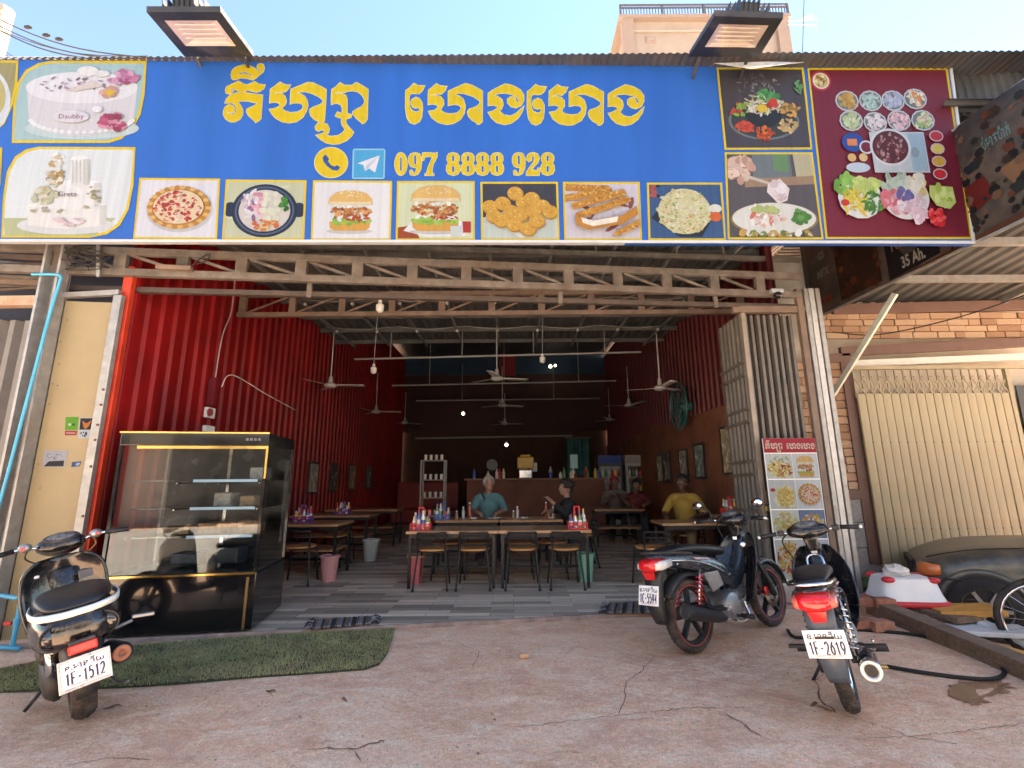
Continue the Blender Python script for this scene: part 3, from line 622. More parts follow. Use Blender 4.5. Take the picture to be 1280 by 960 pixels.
g_pho = [(95, 450), (110, 410), (150, 370), (210, 347), (280, 342), (370, 354), (488, 370), (485, 420), (478, 500), (472, 610), (445, 640), (415, 655), (390, 625), (340, 580), (318, 540), (325, 515), (370, 495), (410, 475), (442, 455), (400, 445), (330, 430), (270, 428), (225, 440), (255, 470), (280, 520), (280, 570), (255, 620), (200, 648), (150, 648), (105, 620), (78, 575), (80, 530), (100, 490), (140, 468), (180, 480), (200, 515), (190, 545), (160, 555), (115, 540), (110, 547), (140, 568), (180, 572), (210, 550), (220, 510), (202, 468), (172, 450), (130, 450)]
g_ha = [(30, 200), (80, 165), (140, 118), (175, 140), (215, 153), (258, 150), (240, 190), (205, 225), (170, 235), (110, 228), (60, 240), (62, 249), (110, 243), (160, 250), (195, 280), (212, 330), (200, 375), (165, 410), (160, 420), (200, 450), (260, 468), (330, 462), (380, 440), (405, 410), (395, 370), (350, 355), (300, 355), (255, 368), (258, 280), (265, 200), (350, 165), (400, 145), (460, 120), (520, 128), (590, 160), (668, 205), (662, 330), (655, 440), (645, 560), (630, 575), (580, 578), (570, 562), (530, 545), (490, 500), (475, 450), (485, 425), (530, 400), (600, 375), (632, 345), (630, 325), (590, 290), (510, 250), (430, 228), (370, 228), (325, 240), (370, 250), (420, 280), (450, 330), (458, 390), (440, 450), (400, 520), (330, 570), (240, 585), (160, 570), (90, 530), (45, 480), (18, 430), (80, 420), (130, 395), (142, 375), (120, 355), (80, 345), (20, 355), (25, 280)]
g_sa = [(730, 205), (780, 170), (825, 125), (880, 155), (960, 155), (1010, 122), (1080, 160), (1145, 200), (1140, 350), (1135, 540), (1110, 580), (1080, 595), (1060, 570), (1010, 530), (970, 480), (972, 455), (1010, 430), (1070, 400), (1105, 360), (1105, 320), (1080, 270), (1030, 230), (960, 215), (900, 225), (870, 240), (800, 232), (760, 245), (770, 252), (840, 250), (890, 270), (905, 310), (905, 480), (960, 490), (950, 520), (890, 540), (890, 590), (930, 640), (980, 690), (960, 730), (900, 785), (820, 820), (740, 828), (660, 810), (600, 770), (550, 725), (610, 710), (650, 690), (640, 662), (600, 667), (580, 680), (545, 660), (540, 625), (570, 590), (630, 583), (680, 600), (702, 650), (690, 700), (655, 722), (720, 738), (800, 730), (850, 700), (885, 660), (850, 610), (840, 570), (845, 530), (800, 520), (770, 505), (795, 460), (850, 480), (850, 420), (840, 380), (800, 360), (765, 360), (725, 375), (725, 280)]
g_e = [(55, 140), (95, 110), (130, 72), (165, 90), (232, 95), (215, 135), (185, 165), (150, 168), (110, 165), (90, 180), (85, 230), (90, 290), (110, 325), (145, 342), (180, 335), (185, 310), (175, 295), (150, 305), (120, 295), (102, 260), (110, 225), (150, 202), (185, 215), (210, 260), (213, 310), (205, 390), (180, 435), (135, 455), (95, 440), (65, 390), (52, 300)]
g_h2 = [(268, 135), (305, 108), (345, 75), (380, 95), (442, 100), (420, 145), (390, 172), (345, 170), (300, 178), (285, 190), (330, 184), (380, 195), (408, 225), (412, 270), (385, 315), (380, 325), (420, 350), (480, 360), (540, 350), (572, 320), (575, 295), (555, 275), (510, 268), (455, 280), (455, 145), (520, 115), (615, 72), (680, 90), (777, 145), (775, 430), (750, 455), (725, 455), (720, 440), (680, 420), (645, 380), (635, 340), (650, 315), (720, 290), (755, 260), (750, 235), (690, 195), (600, 165), (540, 163), (500, 180), (550, 185), (595, 220), (615, 280), (605, 350), (570, 410), (500, 450), (440, 458), (360, 440), (300, 395), (270, 335), (330, 325), (360, 295), (350, 275), (310, 265), (265, 272), (266, 200)]
g_ng = [(830, 165), (900, 120), (990, 75), (1060, 92), (1130, 130), (1165, 180), (1165, 230), (1140, 280), (1090, 302), (1045, 290), (1012, 255), (1012, 220), (1040, 198), (1075, 200), (1090, 225), (1095, 250), (1115, 252), (1118, 230), (1095, 195), (1040, 172), (980, 163), (920, 168), (870, 185), (920, 195), (960, 225), (972, 270), (955, 310), (935, 335), (980, 370), (1040, 380), (1100, 350), (1140, 310), (1163, 290), (1150, 340), (1110, 400), (1050, 445), (985, 460), (910, 440), (860, 395), (830, 345), (880, 330), (925, 300), (910, 285), (870, 275), (830, 280)]
g_dot = [(735, 325), (748, 308), (757, 320), (757, 338), (745, 342)]
SIGN_GLYPHS = [[T(g_ii, A1), T(g_iih, A1)], [T(g_hat, A1)], [T(g_pho, A1)], [T(g_ha, A2)], [T(g_sa, A2)]]
for k, (dx, dy) in enumerate(((0, 0), (151, 1.2))):
    SIGN_GLYPHS += [[T(g_e, A3, dx + k, dy)], [T(g_h2, A3, dx, dy), T(g_dot, A3, dx, dy)], [T(g_ng, A3, dx - k, dy)]]
def oval(cx, cy, rx, ry, n=20): return [(cx + rx * cos(2 * pi * i / n), cy + ry * sin(2 * pi * i / n)) for i in range(n)]
def slit(cx, cy, rx, ry): return [(cx - rx, cy - ry * .7), (cx, cy - ry), (cx + rx, cy - ry * .7), (cx + rx, cy + ry * .7), (cx, cy + ry), (cx - rx, cy + ry * .7)]
def digit(d, x, y, w, h):
    X = lambda u, v: (x + u * w, y + v * h)
    if d == '0': return [oval(x + w * .5, y + h * .5, w * .5, h * .5), slit(x + w * .5, y + h * .5, w * .11, h * .38)]
    if d == '8':
        out = [X(.5, 0), X(.78, .04), X(.95, .16), X(.95, .34), X(.84, .46), X(.98, .58), X(1, .78), X(.85, .94), X(.5, 1), X(.15, .94), X(0, .78), X(.02, .58), X(.16, .46), X(.05, .34), X(.05, .16), X(.22, .04)]
        return [out, slit(x + w * .5, y + h * .25, w * .12, h * .16), slit(x + w * .5, y + h * .72, w * .12, h * .18)]
    if d == '9': return [[X(.5, 0), X(.82, .05), X(.98, .22), X(1, .45), X(.95, .72), X(.75, .93), X(.45, 1), X(.12, .97), X(.08, .82), X(.2, .76), X(.32, .83), X(.35, .92), X(.55, .88), X(.62, .66), X(.42, .65), X(.14, .6), X(0, .42), X(0, .2), X(.18, .05)], slit(x + w * .5, y + h * .32, w * .12, h * .25)]
    if d == '7': return [[X(0, .03), X(.1, 0), X(.9, .03), X(1, 0), X(1, .18), X(.74, .5), X(.66, .72), X(.66, .92), X(.78, .93), X(.78, 1), X(.18, 1), X(.18, .93), X(.3, .9), X(.38, .66), X(.62, .3), X(.72, .19), X(.3, .17), X(.14, .2), X(.1, .34), X(0, .34)]]
    if d == '2': return [[X(.05, .3), X(.1, .12), X(.3, .02), X(.55, 0), X(.85, .06), X(.97, .24), X(.88, .44), X(.6, .6), X(.38, .76), X(.62, .78), X(.8, .8), X(.88, .68), X(1, .68), X(.96, 1), X(.03, 1), X(.03, .86), X(.3, .62), X(.56, .42), X(.62, .24), X(.55, .1), X(.44, .1), X(.42, .2), X(.4, .34), X(.2, .4)]]
DX = [('0', 493.5, 15.5), ('9', 511, 16), ('7', 528, 18.5), ('8', 558, 17), ('8', 576.5, 17), ('8', 595, 16.5), ('8', 613, 16.5), ('9', 640.5, 16), ('2', 657.5, 17), ('8', 676, 17)]
for d, x, w in DX: SIGN_GLYPHS.append(digit(d, x, 191, w, 28.5))
for gl in SIGN_GLYPHS:
    neg = [[(x, -y) for x, y in sp] for sp in gl]
    m = MB(); vs, fs = curve_fill(neg, lambda u, v: SP(u, -v, 4.5)); m.ink = YEL; m.add(vs, fs)
    vs, fs = curve_fill(neg, lambda u, v: SP(u, -v, 3), .75); m.ink = CRM; m.add(vs, fs)
    m.build('letter', print_mat(), sg)
m = MB(); m.ink = CRM; m.poly([SP(x, y, 3) for x, y in oval(414, 203.5, 21.4, 19.6, 36)]); m.ink = YEL; m.poly([SP(x, y, 4) for x, y in oval(414, 203.5, 20.5, 18.7, 36)])
hs = [(403.5, 197), (407.5, 193.5), (411.5, 199), (410, 202), (414, 207), (419, 208.5), (421.5, 206.8), (425.5, 209.5), (422, 213.5), (416, 213), (409, 208), (404.5, 202)]
m.ink = S(40, 92, 170); vs, fs = curve_fill([[(x, -y) for x, y in hs]], lambda u, v: SP(u, -v, 5.5)); m.add(vs, fs); m.build('phone_symbol', print_mat(), sg)
m = MB(); m.ink = S(150, 214, 240); m.poly([SP(*p, 3) for p in [(441, 188), (443, 186), (480, 186), (482, 188), (481, 222), (479, 224), (441.5, 224), (440, 222)]]); m.ink = S(76, 178, 226)
m.poly([SP(*p, 4) for p in [(443, 188), (480, 188), (479, 222), (442, 222)]]); m.ink = S(240, 240, 246); m.poly([SP(*p, 5) for p in [(475, 194.5), (469, 216), (461.5, 211), (456.5, 214.5), (454.5, 206.5), (447, 204.5)]])
m.ink = S(205, 214, 226); m.poly([SP(*p, 6) for p in [(475, 194.5), (456.5, 214.5), (457.5, 207.5)]]); m.build('paper_plane_symbol', print_mat(), sg)
# torn flap of vinyl at the upper edge
m = MB(); q = [(893, 79), (925, 84), (940, 86), (985, 80), (1005, 78), (960, 77)]
m.poly([P(x, y, 3.98 if i in (1, 2, 3) else 4.06) for i, (x, y) in enumerate(q)]); m.build('torn_vinyl_flap', pm('vinyl_back', (.6, .55, .48), .5, var=.3, scale=20), sg, solid=.002)

# ================================================================ FLOOD LIGHTS on the roof edge
def floodlight(label, outer, glass, yb, flip):
    """slanted housing seen from below: corners in order far-left, far-right, near-right, near-left"""
    P4 = [P(x, y, yy) for (x, y), yy in zip(outer, (3.35, 3.35, 3.95, 3.95))]
    t = thing('floodlight', label, 'floodlight', (P4[2] + P4[3]) / 2, 'flood lights on the roof edge')
    n = (P4[1] - P4[0]).cross(P4[3] - P4[0]).normalized()
    if n.z < 0: n = -n
    dark = pm('black_cast_aluminium', (.018, .018, .02), .5, var=.3, scale=9, dirt=(.12, .1, .09), dirt_amt=.3)
    m = MB(); up4 = [p + n * .05 for p in P4]; m.add(P4 + up4, [(4, 5, 6, 7), (0, 1, 5, 4), (1, 2, 6, 5), (2, 3, 7, 6), (3, 0, 4, 7)])
    c = sum(P4, Vector()) / 4
    def bil(u, v): return (P4[0] * (1 - u) + P4[1] * u) * (1 - v) + (P4[3] * (1 - u) + P4[2] * u) * v
    In = [bil(.14, .17), bil(.86, .17), bil(.86, .74), bil(.14, .74)]
    m.add(P4 + In, [(0, 4, 5, 1), (1, 5, 6, 2), (2, 6, 7, 3), (3, 7, 4, 0)]); m.build('housing', dark, t, bevel=.004)
    m = MB(); dp = [bil(.3, .32), bil(.7, .32), bil(.7, .66), bil(.3, .66)]; dp = [p + n * .035 for p in dp]
    inn = [p + n * .004 for p in In]; m.add(inn + dp, [(0, 1, 5, 4), (1, 2, 6, 5), (2, 3, 7, 6), (3, 0, 4, 7), (4, 5, 6, 7)]); m.build('reflector', pm('copper_reflector', (.72, .52, .4), .45, metal=.0, var=.1), t)
    m = MB()
    for i in range(6):
        v = .2 + .1 * i; m.bar(bil(.17, v) + n * .02, bil(.83, v) + n * .02, .008, .006)
    m.build('reflector_rib', pm('pale_copper', (.85, .72, .6), .4), t)
    m = MB(); m.add([p - n * .002 for p in In], [(0, 1, 2, 3)]); 
    m.build('glass', glass_mat('lamp_glass', .25), t)
    for k in range(9):
        u = .22 + .07 * k; m = MB(); a = bil(u, .0) + n * .05; b = bil(u, .55) + n * .05; h = .12 if 2 <= k <= 6 else .07
        m.bar(a + n * h / 2, b + n * h / 2, .006, h, hint=n); m.build('cooling_fin', dark, t)
    m = MB(); m.add([bil(.36, .02) + n * .05, bil(.64, .02) + n * .05, bil(.64, .5) + n * .05, bil(.36, .5) + n * .05] + [bil(.36, .02) + n * .13, bil(.64, .02) + n * .13, bil(.64, .5) + n * .13, bil(.36, .5) + n * .13], [(4, 5, 6, 7), (0, 1, 5, 4), (1, 2, 6, 5), (2, 3, 7, 6), (3, 0, 4, 7)])
    m.build('driver_box', dark, t, bevel=.004)
    for u in (.15, .85):
        m = MB(); m.bar(bil(u, .96) + n * .03, bil(u, .96) + Vector((0, .25, -.08)), .03, .012); m.build('bracket', dark, t)
    return t
def glass_mat(name='glass', refl=2.3):
    if name in MATS: return MATS[name]
    m = bpy.data.materials.new('clear_' + name); m.use_nodes = True; nt = m.node_tree; N = nt.nodes; L = nt.links
    N.remove(N['Principled BSDF']); out = N['Material Output']
    gl = N.new('ShaderNodeBsdfGlossy'); gl.inputs['Roughness'].default_value = .02; tr = N.new('ShaderNodeBsdfTransparent'); tr.inputs[0].default_value = (.93, .95, .95, 1)
    fr = N.new('ShaderNodeFresnel'); fr.inputs[0].default_value = 1.5; mx = N.new('ShaderNodeMixShader')
    ad = N.new('ShaderNodeMath'); ad.operation = 'MULTIPLY'; ad.inputs[1].default_value = refl; ad.use_clamp = True; L.new(fr.outputs[0], ad.inputs[0])
    L.new(ad.outputs[0], mx.inputs[0]); L.new(tr.outputs[0], mx.inputs[1]); L.new(gl.outputs[0], mx.inputs[2]); L.new(mx.outputs[0], out.inputs[0])
    MATS[name] = m; return m
floodlight('black flood light tilted over the blue sign, left of the yellow lettering', [(183, 15), (276, 15), (317, 71), (231, 71)], None, 4, 1)
floodlight('black flood light on the roof edge before the cream tower house', [(893, 20), (979, 23), (949, 71), (861, 71)], None, 4, 1)
# ================================================================ STEEL FRONT OF THE SHOP
FO, FN = Vector((0, 4.88, 0)), Vector((-0.13, 1, 0)).normalized()
def FP(px, py, off=0.0): return PP(px, py, FO + FN * off, FN)
def on(line, x):
    for (a, b), (c, d) in zip(line, line[1:]):
        if x <= c: return b + (d - b) * (x - a) / (c - a)
    a, b = line[-2]; c, d = line[-1]; return b + (d - b) * (x - a) / (c - a)
tan_steel = pm('dusty_tan_steel', (.125, .105, .09), .7, var=.4, scale=7, dirt=(.1, .065, .045), dirt_amt=.4, bump=.06, bscale=30)
galv = pm('galvanised_steel', (.3, .3, .29), .45, metal=.5, var=.2, scale=12, dirt=(.25, .2, .16), dirt_amt=.3)
c1 = [(-140, 304), (71, 311), (660, 333), (1000, 346)]; c2 = [(-140, 331), (71, 338), (660, 359), (1000, 369)]
t = thing('front_truss', 'tan steel lattice truss spanning the shop front under the sign', 'truss', FP(520, 345))
for name, ln in (('top_chord', c1), ('bottom_chord', c2)):
    m = MB(); m.bar(FP(*ln[0]), FP(*ln[-1]), .06, .075); m.build(name, tan_steel, t, bevel=.004)
xs_ = [79, 154, 231, 304, 378, 448, 516, 583, 647, 710, 771, 832, 891, 948]
for i, x in enumerate(xs_):
    m = MB(); a = FP(x, on(c1, x)); b = FP(x + 1.5, on(c2, x)); m.bar(a - Vector((0, 0, .0375)), Vector((a.x, a.y, b.z + .0375)), .11, .05, hint=FN); m.build('web_post', tan_steel, t)
    if i < len(xs_) - 1:
        x2 = xs_[i + 1]; m = MB(); m.bar(FP(x + 9, on(c1, x + 9) + 4.5), FP(x2 - 7, on(c2, x2) - 5), .02, .028); m.build('diagonal', tan_steel, t)
t = thing('upper_rail', 'thin steel rail tucked right under the lower edge of the sign', 'rail', FP(800, 320, .35))
m = MB(); m.bar(FP(250, 303, .35), FP(1000, 325, .35), .05, .06); m.build('rail', tan_steel, t)
for x in (330, 460, 590, 745, 846, 905):
    m = MB(); a = FP(x, on([(250, 303), (1000, 325)], x), .37); m.bar(a, a + Vector((0, 0, .18)), .03, .012, hint=FN); m.build('hanger', tan_steel, t)
t = thing('header_beam', 'dark brown steel header beam below the front truss', 'beam', FP(520, 372, .12))
m = MB(); m.bar(FP(60, 360, .12), FP(1000, 384, .12), .06, .055); m.build('beam', pm('dark_brown_steel', (.06, .042, .034), .65, var=.3), t, bevel=.004)
for x in (388, 700, 893): m = MB(); a = FP(x, 350 + (x - 388) * .03, .1); m.bar(a, a - Vector((0, 0, .2)), .05, .03, hint=FN); m.build('strap', tan_steel, t)
# second truss inside
t = thing('inner_truss', 'darker lattice truss just inside the shop, behind the header beam', 'truss', P(620, 385, 6.2))
b1 = [(283, 369), (985, 356)]; b2 = [(283, 394), (985, 372)]
for ln, nm in ((b1, 'top_chord'), (b2, 'bottom_chord')):
    a, b = P(*ln[0], 6.2), P(*ln[1], 6.2); a.x = max(a.x, XL + .04); b.x = min(b.x, XR - .02); b.z = a.z; m = MB(); m.bar(a, b, .06, .06); m.build(nm, steel, t)
za, zb = P(283, 369, 6.2).z, P(283, 394, 6.2).z
for i in range(11):
    x = XL + .1 + (XR - XL - .2) * i / 10; m = MB(); m.bar((x, 6.2, za), (x, 6.2, zb), .09, .05, hint=Vector((0, 1, 0))); m.build('web_post', steel, t)
    if i < 10: m = MB(); m.bar((x + .06, 6.2, zb + .03), (x + (XR - XL - .2) / 10 - .06, 6.2, za - .03), .018, .022); m.build('diagonal', steel, t)
# --- left side: pillar, cream panel, silver strip
t = thing('steel_pillar', 'grey steel channel pillar left of the cream panel', 'pillar', G(8, 846))
m = MB(); a = FP(76, 374, -.03); b = FP(50, 374, -.03); w = (a - b).length
cx = (a + b) / 2
for sx, ww, dep in ((0, w, .02),): m.box((cx.x, cx.y + .06, 1.9), (w, .02, 3.9))
m.box((cx.x + w / 2 - .012, cx.y, 1.9), (.024, .12, 3.9)); m.box((cx.x - w / 2 + .012, cx.y, 1.9), (.024, .12, 3.9)); m.build('channel', galv, t)
for z in (.6, 1.6, 2.6): m = MB(); m.lathe((cx.x + .02, cx.y - .005, z), (0, -1, 0), [(-.06, .012), (0, .012), (.012, .012), (.014, .0)], 8); m.build('bolt', steel, t)
t = thing('sheet_cladding', 'tall cream painted sheet panel with payment stickers beside the red wall', 'panel', FP(60, 790))
def edge_x(px, py, off): return FP(px, py, off)
m = MB(); L0, R0_ = FP(75, 376, .02), FP(145, 374, .02); z0, z1 = -.02, L0.z
m.prism([(L0.x, L0.y, z0), (R0_.x, R0_.y, z0), (R0_.x, R0_.y, z1), (L0.x, L0.y, z1)], FN * .02)
m.build('sheet', pm('cream_paint', (.27, .21, .115), .5, var=.1, scale=2, dirt=(.35, .25, .15), dirt_amt=.05, dirt_scale=6), t)
for px, py in ((84, 400), (76, 427), (74, 455), (72, 482), (128, 520), (62, 505), (50, 610), (48, 580), (66, 480)):
    m = MB(); a = FP(px, py, .018); m.lathe(a, -FN, [(0, .007), (.004, .006), (.005, 0)], 8); m.build('screw', steel, t)
def sticker(name, q, draw):
    pr = Pr(q, lambda x, y, l: FP(x, y, .0175 - .0007 * l), 0); draw(pr); pr.done(name, t)
def st1(p): p.poly([(0, 0), (1, 0), (1, .72), (0, .72)], S(110, 185, 50)); p.el(.35, .42, .12, .07, S(225, 235, 200)); p.el(.65, .42, .14, .07, S(40, 110, 50)); p.poly([(0, .76), (1, .76), (.95, 1), (0, 1)], S(190, 40, 60)); p.poly([(.1, .83), (.85, .83), (.85, .93), (.1, .93)], S(230, 160, 165))
sticker('green_red_sticker', [(82, 521), (98.5, 521), (96, 544), (81, 544)], st1)
def st2(p): p.poly([(0, 0), (1, 0), (.95, 1), (-.02, 1)], S(220, 225, 228)); p.poly([(.06, .03), (.96, .03), (.93, .58), (.05, .58)], S(24, 30, 46)); p.poly([(.35, .5), (.2, .15), (.5, .28), (.85, .12), (.7, .4), (.5, .55)], S(220, 130, 50)); p.scat(.45, .8, .4, .12, 14, .06, [S(40, 45, 55), S(90, 95, 105)])
sticker('bird_sticker', [(99.5, 522), (118, 522), (114.5, 548), (97.5, 548)], st2)
def st3(p): p.poly([(0, 0), (1, 0), (.96, 1), (0, 1)], S(205, 205, 210)); p.poly([(.05, .95), (.25, .65), (.9, .6), (.9, .95)], S(50, 50, 58)); p.scat(.5, .3, .4, .22, 20, .07, [S(160, 160, 165), S(225, 225, 228), S(120, 120, 128)], .3)
sticker('silver_notice', [(55, 563), (85, 563), (82, 584), (53, 584)], st3)
def st4(p): p.poly([(0, .1), (1, 0), (.97, .95), (0, 1)], S(60, 95, 150)); p.poly([(.5, .3), (.9, .25), (.85, .8), (.45, .75)], S(200, 215, 230))
sticker('small_blue_sticker', [(90, 577), (102, 576.5), (100, 583), (89, 584)], st4)
t = thing('silver_post', 'narrow galvanised post between the cream panel and the red wall', 'post', FP(92, 770))
a, b = FP(143.5, 372, -.01), FP(155, 372, -.01)
m = MB(); m.box(((a.x + b.x) / 2, (a.y + b.y) / 2, a.z / 2), ((b.x - a.x), .05, a.z + .04)); m.build('post', galv, t, bevel=.003)
for py in (487, 506, 531, 550, 583, 645): m = MB(); c = FP(148 - (py - 372) * .162, py, -.037); m.lathe(c, -FN, [(0, .012), (.008, .011), (.01, 0)], 8); m.build('bolt', pm('rust', (.12, .05, .03), .9, var=.3), t)
m = MB(); a = FP(75, 370, .0); b = FP(150, 366, .0); m.bar(a, b, .05, .05); m.build('top_rail', galv, t)
t0 = thing('blue_water_pipe', 'thin light blue water pipe running down the grey pillar', 'pipe', FP(0, 640, -.12))
bl = pm('blue_pvc', (.05, .33, .5), .4, var=.1)
m = MB(); m.tube(smooth_path([FP(40, 343, -.1), FP(68, 343, -.12), FP(75, 345, -.12), FP(75, 352, -.12), FP(62, 394, -.12), FP(34, 500, -.12), FP(0, 628, -.12), FP(-40, 760, -.12)], 5), .013, 8); m.build('pipe', bl, t0, smooth=True)
t0 = thing('blue_tap_pipe', 'blue pipe with red tap standing left of the parked scooter', 'pipe', G(14, 815))
b0 = G(14, 815)
m = MB(); m.tube(smooth_path([b0 + Vector((-.3, .1, .4)), b0 + Vector((-.04, 0, .4)), b0 + Vector((0, 0, .38)), b0 + Vector((0, 0, .02))], 6), .017, 10); m.tube([b0 + Vector((-.3, .05, .03)), b0 + Vector((.08, -.02, .03))], .017, 10); m.build('pipe', bl, t0, smooth=True)
m = MB(); m.lathe(b0 + Vector((0, 0, .2)), (0, 0, 1), [(0, .022), (.05, .022)], 10); m.build('joint', bl, t0)
m = MB(); m.box(b0 + Vector((-.07, 0, .21)), (.06, .02, .03)); m.build('red_tap', pm('red_plastic', (.5, .03, .03), .4), t0, bevel=.004)
# --- neighbour on the left: folded grey shutter, rusty headers
t = thing('grey_folding_shutter', 'grey folded metal shutter at the left edge beyond the pillar', 'shutter', FP(-40, 800, .3))
gsl = pm('grey_shutter_paint', (.16, .15, .14), .6, var=.2, scale=4, dirt=(.18, .12, .08), dirt_amt=.3)
X0 = FP(45, 402, .25); zt = X0.z
for i in range(9):
    x = X0.x - .04 - i * .13; y = X0.y - i * .017; m = MB()
    m.sheet([[(x - .05, y + .03, z), (x - .035, y - .03, z), (x + .02, y - .035, z), (x + .05, y + .03, z)] for z in (0, zt)]); m.build('slat', gsl, t, solid=.004)
m = MB(); m.box((X0.x - .6, X0.y + .06, zt / 2), (1.3, .02, zt)); m.build('backing', pm('painted_shade_sheet', (.03, .028, .026), .8), t)  # dark sheet; the shade behind the slats is put into its colour
t = thing('rusty_header', 'rust streaked pale steel header above the grey folded shutter', 'beam', FP(20, 378, .1))
m = MB(); m.bar(FP(-160, 380, .1), FP(54, 377, .1), .08, .1); m.build('beam', pm('rusty_cream_steel', (.42, .32, .22), .7, var=.2, scale=6, dirt=(.2, .08, .04), dirt_amt=.5), t)
t = thing('rod_bundle', 'bundle of rusty rods and scrap stacked over the left header', 'scrap', FP(20, 345, .3))
for i in range(10):
    m = MB(); a = FP(-60 + rnd.uniform(-20, 20), 318 + i * 5, .3 + rnd.uniform(-.1, .2)); b = FP(62, 322 + i * 4.5 + rnd.uniform(-8, 8), .3 + rnd.uniform(-.1, .2)); m.bar(a, b, .03, .035 if i % 3 else .06); m.build('rod', [steel, galv, tan_steel][i % 3], t)
m = MB(); a, b = FP(-300, 290, .7), FP(74, 290, .7); b = b + (a - b).normalized() * -.95; m.prism([(a.x, a.y, 1.5), (b.x, b.y, 1.5), (b.x, b.y, 5.4), (a.x, a.y, 5.4)], FN * .02); o = m.build('neighbour_wall', pm('dark_navy_sheet', (.03, .035, .06), .7), None); tag(o, 'dark sheet wall behind the rods at the left edge', 'wall')
# --- folding gate on the right
gate_m = pm('gate_steel', (.13, .115, .1), .5, metal=.25, var=.25, scale=9, dirt=(.2, .165, .13), dirt_amt=.35, stretch=(1, 1, .15))
gt = thing('folding_gate', 'brown grey steel folding gate pushed open to the right side', 'gate', (2.95, 5.4, FLZ))
zt = P(928, 392, 5.35).z; gz = FLZ + .02
for i in range(6):
    y = 5.40 + i * .105; m = MB(); x = 2.765
    m.sheet([[(x - .012, y - .045, z), (x - .03, y - .02, z), (x - .03, y + .02, z), (x - .012, y + .045, z)] for z in (gz, zt)]); m.build('slat', gate_m, gt, solid=.003)
for z in (.45, .95, 1.35, 1.5, 1.95, 2.1, 2.5, 2.65):
    m = MB(); m.bar((2.722, 5.35, z), (2.722, 5.98, z - .02), .012, .035); m.build('cross_strap', gate_m, gt)
m = MB(); m.bar((2.76, 5.34, gz), (2.76, 5.34, zt), .05, .05, hint=Vector((0, 1, 0))); m.build('stile', pm('worn_tan_stile', (.24, .2, .16), .5, metal=.2, var=.2), gt)
for i in range(8):
    x = 2.83 + i * .078; m = MB(); y = 5.42 + .012 * (i % 2)
    m.sheet([[(x - .03, y + .03, z), (x - .02, y - .02, z), (x + .008, y - .025, z), (x + .022, y + .03, z)] for z in (gz, zt)]); m.build('slat', gate_m, gt, solid=.003)
m = MB(); m.box((2.775, 5.3, 1.1), (.03, .03, .16)); m.build('handle', steel, gt, bevel=.005)
m = MB(); m.box((2.775, 5.29, .98), (.045, .03, .06)); m.build('padlock', pm('brass', (.4, .28, .1), .4, metal=.7), gt, bevel=.006)
t = thing('gate_jamb', 'silver and brown jamb posts at the right end of the folding gate', 'post', (3.5, 5.4, FLZ))
ja = FP(1005, 386, -.02)
for dx, w, mt in ((.0, .07, steel), (.085, .05, galv), (.15, .06, pm('pale_galvanised', (.42, .42, .41), .4, metal=.4, var=.15, scale=14)), (.225, .05, galv)):
    m = MB(); m.box((3.47 + dx, 5.36, 1.75), (w, .06, 3.6)); m.build('post', mt, t, bevel=.003)
m = MB(); m.bar((2.65, 5.36, zt + .05), (3.6, 5.38, zt + .05), .07, .08); m.build('lintel', steel, t)
# --- roll-up menu poster in front of the gate
po = thing('menu_poster', 'upright printed menu poster with red heading before the folding gate', 'poster', P(1005, 735, 5.2))
PO = Vector((0, 5.2, 0)); PNn = Vector((0, 1, 0))
def MP(px, py, l=0): return PP(px, py, PO, PNn) - PNn * (.0008 * l)
zt_, zb_ = MP(953, 548).z, .22; xa, xb = MP(953, 548).x, MP(1019, 549).x
m = MB(); m.box(((xa + xb) / 2, 5.208, (zt_ + zb_) / 2), (xb - xa, .012, zt_ - zb_)); m.build('panel', pm('poster_white', (.7, .7, .68), .4), po)
def MQ(u, v, l): return Vector((xa + (xb - xa) * u, 5.2 - .0008 * l, zt_ + (zb_ - zt_) * v))
class MapPr(Pr):
    def pt(s, u, v, l): a, b, c, d = s.q; return MQ(a + (b - a) * u, c + (d - c) * v, l)
def cell(u0, u1, v0, v1, bgc):
    p = MapPr.__new__(MapPr); p.q = (u0, u1, v0, v1); p.map = None; p.m = MB(); p.l = 1; p.r = random.Random(int(u0 * 31 + v0 * 97)); p.poly([(0, 0), (1, 0), (1, 1), (0, 1)], bgc); return p
p = cell(0, 1, 0, .105, S(196, 36, 58))
ow, oh = 527.0, 95.0
for gl in SIGN_GLYPHS[:11]:
    neg = [[(((x - 278) / ow) * .94 + .03, -(.12 + (y - 80) / oh * .8)) for x, y in sp] for sp in gl]
    vs, fs = curve_fill(neg, lambda u, v: MQ(u, -v * .105, 5), 0); p.m.ink = S(245, 215, 190); p.m.add(vs, fs)
p.done('heading', po)
YL = [S(236, 216, 130), S(222, 190, 90), S(206, 160, 70)]
p = cell(.01, .51, .11, .29, S(225, 228, 218)); p.scat(.5, .3, .42, .2, 40, .06, [S(190, 200, 170), S(226, 226, 214), S(160, 170, 140)]); p.scat(.5, .62, .44, .32, 200, .075, YL + [S(236, 230, 180), S(170, 60, 50)], .5); p.done('food_picture', po)
p = cell(.51, .99, .11, .29, S(232, 234, 228)); burger(p, .5, 1.15, .1); p.done('food_picture', po)
p = cell(.01, .51, .295, .5, S(214, 216, 210)); p.poly([(.1, .7), (.6, .15), (.9, .3), (.97, .95), (.3, .9)], S(240, 236, 206)); p.el(.58, .6, .3, .3, YL[1]); p.scat(.58, .58, .32, .32, 130, .12, YL + [S(244, 226, 150)], .18); p.el(.15, .35, .1, .06, S(180, 50, 50)); p.done('food_picture', po)
p = cell(.51, .99, .295, .5, S(234, 236, 232)); pizza(p, .5, .5, .42, .36); p.done('food_picture', po)
